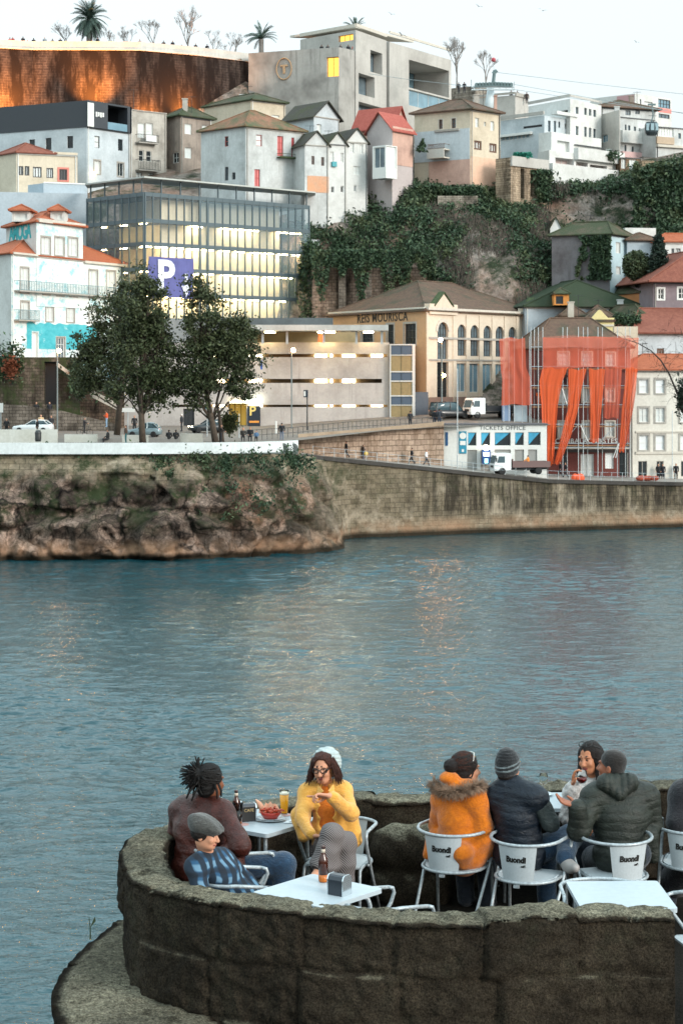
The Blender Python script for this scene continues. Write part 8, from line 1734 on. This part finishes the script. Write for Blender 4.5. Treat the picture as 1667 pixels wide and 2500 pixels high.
P.mesh_kid('hair', m, hr_brn); sd = SDF(); sd.ell(w((0,-.008,.058)), (.08,.092,.078), P.R); sd.cut(w((0,.085,.0)), (.062,.06,.085), P.R, .01); P.kid('fringe', sd, hr_brn, .006, fold(.003, 4, 110)); m = MB()
for sx in (-1,1): m.tube([Vector(P.w((sx*.034+.024*math.copysign(abs(math.cos(q))**.7,math.cos(q)), .112-.02*abs(sx*.034+.024*math.cos(q))/.06, .006+.017*math.copysign(abs(math.sin(q))**.8,math.sin(q))))) for q in [2*PI*i/18 for i in range(18)]], .0035, 6, closed=True); m.tube([Vector(P.w((sx*.058,.098,.012))), Vector(P.w((sx*.078,.0,.012)))], .003, 5)
m.tube([Vector(P.w((-.012,.115,.012))), Vector(P.w((.012,.115,.012)))], .003, 5); P.mesh_kid('glasses', m, plain('glasses_black', '#0d0c0c', .3)); P.finish('#6a1d22', '#2e1a12')
P = Person('person with tied-up dark locks in brown leather jacket seen from behind', J(480,2120,13.9), sk_d); nk = J(503,1952,13.98); P.head(J(516,1911,13.97), -42, 2, 0, .95, False, nk)
sl, sr, hp = J(440,1978,14.15), J(548,1990,13.85), J(478,2125,13.95); torso(P.b, sl, sr, nk, hp, 1.0, -.02); el, wr = J(590,2064,13.62), J(566,2092,13.95); e2, w2 = J(428,2070,14.2), J(490,2090,14.35)
limb(P.b, [sr, el, wr], AR, -.01); limb(P.b, [sl, e2, w2], AR, -.01); P.hand(wr, (-.3,.8,-.1), (0,0,-1), 1, (.5,.6,.6,.7)); P.hand(w2, (.9,.3,0), (0,0,-1), 1, (.5,.6,.6,.7)); kn, an = J(692,2110,13.78), J(694,2240,13.8); k2_, a2_ = J(660,2105,14.1), J(668,2240,14.1)
for q in ([hp+A(.06,-.05,0), kn, an], [hp+A(.05,.1,0), k2_, a2_]): limb(P.b, q, LR, -.02)
sd = SDF(); torso(sd, sl, sr, nk, hp, 1.1, .028, dp=1.1); limb(sd, [sr, el, lerp(el,wr,.8)], (.072,.06,.048), .004); limb(sd, [sl, e2, lerp(e2,w2,.9)], (.07,.06,.048), .004); sd.cap(nk+A(-.03,0,-.02), nk+A(.03,.0,-.02), .075, .075, .03); sd.cap(J(560,2090,13.7), J(600,2150,13.65), .09, .05, .05); sd.cap(hp, J(560,2130,13.75), .14, .1, .05)
P.kid('leather_jacket', sd, fabric('leather_brown', '#4a2119', '#2a120e', 14, .5, .38, 60), .008, fold(.006, 12, 26)); sd = SDF(); limb(sd, [hp+A(.06,-.05,0), kn, an], (.105,.085,.07)); limb(sd, [hp+A(.05,.1,0), k2_, a2_], (.1,.08,.07)); P.kid('jeans', sd, jeans, .009, fold(.004, 2)); shoes(P, an+A(0,0,-.03), an+A(.15,.02,-.08), shoe_b); shoes(P, a2_+A(0,0,-.03), a2_+A(.15,.05,-.08), shoe_b)
sd = SDF(); sd.ell(P.w((0,-.022,.05)), (.086,.1,.09), P.R); sd.ell(P.w((0,-.06,-.02)), (.07,.06,.08), P.R); P.kid('hair', sd, hr_blk, .006, fold(.004, 4, 90)); m = MB(); rr = random.Random(6); cb = J(478,1898,13.92)
def lr(rr):
 if rr.random() < .6: d = Vector((rr.gauss(-.4,.6), rr.gauss(0,.5), rr.gauss(.1,.6))).normalized(); return Vector(cb + A(.02,0,.01)), d
 a, z = rr.uniform(-2.6,2.6), rr.uniform(-.3,1); p = P.w((math.sin(a)*.08*math.cos(z), -.03-math.cos(a)*.09*math.cos(z), .05+.08*math.sin(z))); d = Vector(cb) - Vector(p); return Vector(p), d.normalized()
strands(m, lr, 240, .125, .008, rr, .07, .6, 7, .12, 5); m.ball(tuple(cb+A(.015,0,.01)), .062, 10)
for x, y in ((468,1955),(455,1950),(540,1945),(530,1950)): m.tube([Vector(J(x+22 if x < 500 else x-6, 1915, 13.88)), Vector(J(x+8 if x < 500 else x, (y+1915)/2, 13.84)), Vector(J(x, y, 13.84))], [.009,.009,.006], 5)
combed(P, m, (-.35,-1,.25), 120, .007, 8, 1.03); P.mesh_kid('locks', m, hr_blk); P.finish('#5d2c26', '#120c0a')
P = Person('man in grey flat cap and blue plaid shirt leaning back by the wall', J(575,2195,13.0), sk_l); nk = J(506,2086,12.95); P.head(J(503,2038,12.9), -112, -6, 0, .83, False, nk)
sl, sr, hp = J(545,2100,13.15), J(480,2115,12.85), J(588,2205,13.0); torso(P.b, sl, sr, nk, hp, 1.0, -.02); e1, w1 = J(490,2185,12.75), J(560,2215,12.75); e2, w2 = J(600,2150,13.2), J(640,2190,13.1)
limb(P.b, [sr, e1, w1], AR, -.01); limb(P.b, [sl, e2, w2], AR, -.01); P.hand(w1, (1,.1,0), (0,0,-1), 1); P.hand(w2, (1,.1,-.2), (0,0,-1), 1); kn, an = J(720,2225,13.0), J(725,2350,13.0); limb(P.b, [hp, kn, an], LR, -.02); limb(P.b, [hp+A(0,.15,0), kn+A(0,.2,0), an+A(0,.2,0)], LR, -.02)
sd = SDF(); torso(sd, sl, sr, nk, hp, 1.02, .012); limb(sd, [sr, e1, lerp(e1,w1,.9)], (.064,.056,.046), .003); limb(sd, [sl, e2, lerp(e2,w2,.9)], (.064,.056,.046), .003); sd.cap(nk+A(.0,-.05,-.02), nk+A(.06,.03,-.04), .035, .035, .02); sd.cap(nk+A(-.04,.0,-.0), nk+A(.0,-.05,-.02), .035, .035, .02); P.kid('plaid_shirt', sd, plaid(), .008, fold(.006, 21, 22))
sd = SDF(); limb(sd, [hp, kn, an], (.1,.085,.07)); limb(sd, [hp+A(0,.15,0), kn+A(0,.2,0), an+A(0,.2,0)], (.1,.085,.07)); P.kid('trousers', sd, jeans_d, .011, fold(.004, 2)); shoes(P, an, an+A(.15,0,-.06), shoe_b); shoes(P, an+A(0,.2,0), an+A(.15,.2,-.06), shoe_b)
sd = SDF(); e = lambda c, r, k=.03: sd.ell(P.w(c), r, P.R @ np.array(Matrix.Rotation(math.radians(-17),3,'X')), k); e((0,-.018,.082), (.094,.118,.056)); e((0,-.055,.062), (.09,.075,.055)); e((0,.075,.064), (.068,.058,.016)); P.kid('flat_cap', sd, fabric('tweed', '#4c4b47', '#23221f', 45, .8), .006, lambda X,Y,Z,M: .0035*np.cos(70*(Y*.9+X*.4))); sd = SDF(); sd.ell(P.w((0,-.035,.02)), (.079,.08,.07), P.R); P.kid('hair', sd, hr_dk, .007); P.finish('#8f4f42', '#3a2418')
P = Person('woman in orange wool coat with fur hood and dark bun seen from behind', J(1130,2090,14.5), sk_l); nk = J(1128,1915,14.5); P.head(J(1138,1880,14.5), -66, 0, 0, .95, True, nk)
sl, sr, hp = J(1080,1955,14.6), J(1166,1955,14.42), J(1128,2085,14.5); torso(P.b, sl, sr, nk, hp, .95, -.02); e1, w1 = J(1178,2018,14.4), J(1190,2015,14.75); e2, w2 = J(1072,2015,14.7), J(1090,2020,15.0); limb(P.b, [sr,e1,w1], AR, -.01); limb(P.b, [sl,e2,w2], AR, -.01); P.hand(w1, (.3,1,0), (0,0,-1), .95); P.hand(w2, (.5,1,0), (0,0,-1), .95); kn, an = J(1185,2085,14.95), J(1190,2200,14.9)
limb(P.b, [hp, kn, an], LR, -.02); limb(P.b, [hp+A(-.1,.05,0), kn+A(-.16,.08,0), an+A(-.16,.08,0)], LR, -.02)
sd = SDF(); torso(sd, sl, sr, nk, hp, 1.05, .035, dp=1.15); limb(sd, [sr+A(0,0,-.01),e1,lerp(e1,w1,.8)], (.08,.07,.06), .004); limb(sd, [sl+A(0,0,-.01),e2,lerp(e2,w2,.85)], (.08,.07,.06), .004); sd.ell(J(1132,2060,14.5), (.165,.18,.17), k=.05); sd.cap(J(1128,2085,14.28), J(1130,2105,14.3), .085, .055, .05); sd.cap(J(1175,2050,14.4), J(1210,2085,14.55), .08, .04, .05); sd.cap(J(1062,2050,14.6), J(1045,2085,14.55), .07, .04, .05); sd.ell(J(1096,1900,14.42), (.075,.07,.05), k=.03); sd.ell(J(1125,1918,14.42), (.11,.09,.05), k=.03)
P.kid('coat', sd, fabric('wool_orange', '#d67608', '#b35a04', 30, .9, .95, 160), .008, fold(.006, 31, 19)); m = MB(); rr = random.Random(9); rg = [J(1058,1912,14.5),J(1070,1930,14.4),J(1095,1936,14.33),J(1125,1934,14.3),J(1150,1924,14.32),J(1168,1920,14.38),J(1178,1922,14.46)]
def fr(rr): j = rr.randrange(0, len(rg)-1); p = lerp(rg[j], rg[j+1], rr.random()); d = Vector((rr.gauss(0,1), rr.gauss(-.3,.8), rr.gauss(.1,.8))).normalized(); return Vector(p) + d*.02, d
strands(m, fr, 1900, .055, .0022, rr, .08, .3, 3, .15, 3); fm = plain('fur', '#8d7460', .9, var=.65, vscale=18); P.mesh_kid('fur_trim', m, fm)
sd = SDF(); sd.ell(P.w((0,-.025,.05)), (.09,.105,.095), P.R); sd.ell(P.w((0,-.04,-.03)), (.082,.08,.07), P.R); sd.ell(P.w((.015,-.145,.045)), (.058,.05,.055), P.R, .012); P.kid('hair', sd, hr_dk, .006, fold(.003, 4, 110)); m = MB(); combed(P, m, (.01,-1,-.05), 170, .0045, 3); combed(P, m, (.01,-1,-.05), 60, .003, 5, 1.06); P.mesh_kid('hair_strands', m, hr_brn); m = MB(); m.tube([Vector(P.w((-.08,.02,.09))), Vector(P.w((-.03,.05,.135))), Vector(P.w((.03,.05,.135))), Vector(P.w((.08,.02,.09)))], .004, 5); m.tube([Vector(P.w((.08,.02,.09))), Vector(P.w((.088,-.04,.02)))], .003, 5); P.mesh_kid('sunglasses', m, plain('glasses_clear', '#c4c0b8', .3)); sd = SDF(); limb(sd, [hp, kn, an], (.1,.08,.065)); limb(sd, [hp+A(-.1,.05,0), kn+A(-.16,.08,0), an+A(-.16,.08,0)], (.1,.08,.065)); P.kid('trousers', sd, jeans_d, .012); shoes(P, an, an+A(.05,.14,-.05), shoe_b); shoes(P, an+A(-.16,.08,0), an+A(-.1,.22,-.05), shoe_b); P.finish()
P = Person('man in black beanie with grey stripes and navy quilted vest seen from behind', J(1270,2085,14.4), sk_l); nk = J(1244,1912,14.42); P.head(J(1240,1878,14.44), -30, -4, -3, .95, False, nk)
sl, sr, hp = J(1206,1945,14.45), J(1310,1948,14.3), J(1268,2085,14.4); torso(P.b, sl, sr, nk, hp, 1.0, -.02); e1, w1 = J(1342,2010,14.3), J(1325,1985,14.75); e2, w2 = J(1196,2010,14.6), J(1240,1990,14.9); limb(P.b, [sr,e1,w1], AR, -.01); limb(P.b, [sl,e2,w2], AR, -.01); P.hand(w1, (-.2,1,0), (0,0,-1), 1); P.hand(w2, (.2,1,0), (0,0,-1), 1)
kn, an = J(1392,2042,14.55), J(1378,2092,14.22); k2_, a2_ = J(1330,2080,14.9), J(1335,2210,14.9); limb(P.b, [hp+A(.08,0,0), kn, an], LR, -.02); limb(P.b, [hp+A(-.05,.05,0), k2_, a2_], LR, -.02)
sd = SDF(); torso(sd, sl, sr, nk, hp, 1.08, .03, dp=1.1); sd.cap(nk+A(-.03,0,-.02), nk+A(.03,-.01,-.02), .07, .07, .03); P.kid('quilted_vest', sd, fabric('navy_nylon', '#131d29', '#0b121a', 12, .2, .45), .008, quilt(.0055, .055, .06, 41)); sd = SDF(); limb(sd, [sr,e1,lerp(e1,w1,.92)], (.07,.06,.048), .003); limb(sd, [sl,e2,lerp(e2,w2,.92)], (.07,.06,.048), .003); P.kid('sleeves', sd, fabric('sleeve_grey', '#3a4140', '#252b2b', 20, .3, .6), .008, fold(.007, 43, 26))
sd = SDF(); limb(sd, [hp+A(.06,0,0), kn, an], (.105,.09,.065)); limb(sd, [hp+A(-.05,.05,0), k2_, a2_], (.1,.085,.07)); sd.ell(hp+A(0,0,-.03), (.17,.14,.11)); P.kid('jeans', sd, jeans, .009, fold(.005, 2)); shoes(P, an+A(.0,-.01,-.02), an+A(.06,-.12,-.05), shoe_m); shoes(P, a2_, a2_+A(0,.15,-.05), shoe_m)
sd = SDF(); sd.ell(P.w((0,-.012,.052)), (.088,.108,.1), P.R); sd.ell(P.w((0,-.03,.0)), (.084,.09,.07), P.R); sd.ell(P.w((0,-.03,.115)), (.05,.06,.05), P.R, .04)
def bean(Pc, fm):
 q = (Pc - P.C) @ P.R; t = q[:,2] - .32*q[:,1]; return np.where(((t > .022) & (t < .036)) | ((t > .054) & (t < .066)), 1, 0)
P.kid('beanie', sd, [fabric('beanie_black', '#12161a', '#0a0c0f', 60, .9), fabric('beanie_grey', '#6f7a7c', '#4f595c', 60, .9)], .005, lambda X,Y,Z,M: .0016*np.sin(300*Z), bean); sd = SDF(); sd.ell(P.w((0,-.04,-.045)), (.066,.055,.05), P.R); P.kid('hair', sd, hr_dk, .007); P.finish()
P = Person('woman with long dark hair and white fluffy jumper raising a glass of red wine', J(1440,2050,15.3), sk_m); nk = J(1446,1908,15.32); P.head(J(1439,1853,15.28), 142, -3, 4, .98, True, nk)
sl, sr, hp = J(1402,1938,15.3), J(1490,1935,15.35), J(1448,2060,15.35); torso(P.b, sl, sr, nk, hp, .92, -.02); e1, w1 = J(1392,1990,15.05), J(1398,1918,14.95); limb(P.b, [sl,e1,w1], AR, -.012); e2, w2 = J(1500,2010,15.2), J(1470,2020,15.0); limb(P.b, [sr,e2,w2], AR, -.012); P.hand(w1, (.05,-.1,1), (1,-.3,0), .98, (.55,.7,.75,.8), .5, -1); P.hand(w2, (-.8,-.4,0), (0,0,-1), .95); kn, an = J(1420,2060,14.95), J(1420,2200,14.95); limb(P.b, [hp,kn,an], LR, -.02); limb(P.b, [hp+A(.12,0,0),kn+A(.16,0,0),an+A(.16,0,0)], LR, -.02)
sd = SDF(); torso(sd, sl, sr, nk, hp, 1.05, .025); limb(sd, [sl,e1,lerp(e1,w1,.85)], (.085,.075,.06), .008); limb(sd, [sr,e2,lerp(e2,w2,.9)], (.085,.07,.055), .006); sd.cap(nk+A(-.02,0,-.03), nk+A(.02,-.02,-.03), .075, .075, .03); P.kid('jumper', sd, fabric('jumper_white', '#c9c5c2', '#96918e', 60, 1, .95, 90), .008, lambda X,Y,Z,M: .005*np.sin(95*X)*np.sin(95*Z+40*Y) + .004*np.sin(33*Z+20*X))
sd = SDF(); sd.ell(P.w((0,-.026,.05)), (.084,.1,.09), P.R);
for sx in (-1,1): sd.cap(P.w((sx*.07,-.0,.05)), P.w((sx*.083,.005,-.10)), .028, .03, .03); sd.cap(P.w((sx*.083,.005,-.10)), P.w((sx*.075,.04,-.24)), .03, .022, .03)
sd.cap(P.w((0,-.08,0)), P.w((0,-.09,-.2)), .075, .06, .04); P.kid('hair', sd, hr_dk, .006, fold(.004, 7, 100)); m = MB()
for sx in (-1,1): m.tube([Vector(P.w((sx*.034+.026*math.cos(q), .05-.02*math.sin(q), .128+.018*math.sin(q)))) for q in [2*PI*i/14 for i in range(14)]], .003, 5, closed=True); m.tube([Vector(P.w((sx*.06,.05,.125))), Vector(P.w((sx*.088,-.03,.08)))], .003, 5)
P.mesh_kid('sunglasses', m, plain('glasses_black', '#0d0c0c', .3)); sd = SDF(); limb(sd, [hp,kn,an], (.1,.08,.06)); limb(sd, [hp+A(.12,0,0),kn+A(.16,0,0),an+A(.16,0,0)], (.1,.08,.06)); P.kid('trousers', sd, jeans_d, .012); shoes(P, an, an+A(0,-.14,-.05), shoe_b); shoes(P, an+A(.16,0,0), an+A(.16,-.14,-.05), shoe_b); P.finish('#6d2b28', '#20130e')
gc = Vector(w1) + Vector((.062,-.035,.055)); rt = empty('wine_glass', gc, 'stemless wine glass half full of red wine held up by the far woman', 'glass'); ROOTM.pop(rt.name, None); m = MB(); m.lathe([(0,-.035),(.026,-.03),(.042,0),(.043,.025),(.036,.065),(.034,.065),(.04,.025),(.039,0),(.024,-.026),(0,-.03)], 18); part('bowl', m, gl, rt, True, True); m = MB(); m.lathe([(0,-.028),(.024,-.025),(.038,0),(.0385,.012),(0,.012)], 18); part('wine', m, plain('wine_red', '#6d150f', .1), rt, True, True)
P = Person('man with cropped dark hair in olive green hooded puffer jacket seen from behind', J(1505,2080,14.3), skin('tan', '#8d5740')); nk = J(1500,1905,14.42); P.head(J(1491,1872,14.45), 58, 3, 2, .95, False, nk)
sl, sr, hp = J(1446,1950,14.35), J(1580,1945,14.45), J(1512,2085,14.35); torso(P.b, sl, sr, nk, hp, 1.05, -.02); e1, w1 = J(1412,2025,14.2), J(1408,1968,14.12); limb(P.b, [sl,e1,w1], AR, -.006); e2, w2 = J(1590,2015,14.5), J(1565,2010,14.85); limb(P.b, [sr,e2,w2], AR, -.006); P.hand(w1, (-.95,.1,.28), (.2,-.25,.9), 1.05, (.25,.3,.35,.4), .3, 1); P.hand(w2, (-.5,.8,0), (0,0,-1), 1.05)
kn, an = J(1450,2095,14.85), J(1455,2215,14.85); limb(P.b, [hp,kn,an], LR, -.02); limb(P.b, [hp+A(.12,0,0),kn+A(.3,0,0),an+A(.3,0,0)], LR, -.02); sd = SDF(); torso(sd, sl, sr, nk, hp, 1.1, .036, dp=1.15); limb(sd, [sl,e1,lerp(e1,w1,.88)], (.08,.07,.056), .008); limb(sd, [sr,e2,lerp(e2,w2,.9)], (.082,.072,.06), .008); sd.cap(J(1585,2040,14.4), J(1592,2092,14.42), .07, .05, .04)
pg = fabric('puffer_olive', '#2b3029', '#191c18', 9, .25, .5); P.kid('puffer_jacket', sd, pg, .008, quilt(.0065, .062, -.03, 51)); sd = SDF(); sd.cap(J(1478,1910,14.33), J(1535,1908,14.36), .062, .06, .04); sd.cap(J(1478,1915,14.3), J(1512,1940,14.27), .06, .035, .04); sd.cap(J(1540,1912,14.32), J(1512,1940,14.27), .055, .035, .04); P.kid('hood', sd, pg, .008, lambda X,Y,Z,M: .010*(np.abs(np.sin(np.pi*X/.045))**.5-.6))
sd = SDF(); sd.ell(P.w((0,-.02,.05)), (.079,.098,.084), P.R); sd.ell(P.w((0,-.055,-.01)), (.069,.05,.05), P.R); P.kid('hair', sd, fabric('hair_cropped', '#231c18', '#120e0c', 90, .6, .8, 250), .006); sd = SDF(); limb(sd, [hp,kn,an], (.11,.09,.07)); limb(sd, [hp+A(.12,0,0),kn+A(.3,0,0),an+A(.3,0,0)], (.11,.09,.07)); sd.ell(hp+A(0,0,-.03), (.19,.16,.12)); P.kid('trousers', sd, jeans_d, .012); shoes(P, an, an+A(0,.15,-.05), shoe_b); shoes(P, an+A(.3,0,0), an+A(.3,.15,-.05), shoe_b); P.finish('#6a3a30', '#1d1512')
P = Person('person in dark navy coat at right edge, mostly out of view', J(1705,2060,14.7), sk_l); nk = J(1720,1890,14.75); P.head(J(1722,1845,14.75), -20, 0, 0, 1, False, nk); sl, sr, hp = J(1662,1945,14.7), J(1775,1940,14.75), J(1715,2075,14.7); torso(P.b, sl, sr, nk, hp, 1, -.02); e1, w1 = J(1655,2010,14.6), J(1700,2040,14.9); limb(P.b, [sl,e1,w1], AR, -.01); limb(P.b, [sr,J(1790,2010,14.8),J(1760,2030,15)], AR, -.01); P.hand(w1, (.3,1,0), (0,0,-1), 1); P.hand(J(1760,2030,15), (-.3,1,0), (0,0,-1), 1); kn, an = J(1640,2110,15.0), J(1625,2210,14.9); limb(P.b, [hp,kn,an], LR, -.02)
sd = SDF(); torso(sd, sl, sr, nk, hp, 1.2, .05, dp=1.2); limb(sd, [sl,e1,lerp(e1,w1,.85)], (.095,.08,.06), .01); limb(sd, [sr,J(1790,2010,14.8),J(1760,2030,15)], (.095,.08,.06), .01); sd.cap(hp, J(1650,2150,14.9), .16, .13, .06); P.kid('coat', sd, fabric('coat_navy', '#17171f', '#0d0d12', 20, .4), .01, fold(.009, 61)); sd = SDF(); limb(sd, [hp,kn,an], (.1,.085,.07)); P.kid('trousers', sd, jeans_d, .012); shoes(P, an, an+A(-.1,.1,-.05), shoe_b); sd = SDF(); sd.ell(P.w((0,-.03,.05)), (.083,.1,.09), P.R); P.kid('hair', sd, hr_dk, .008); P.finish()
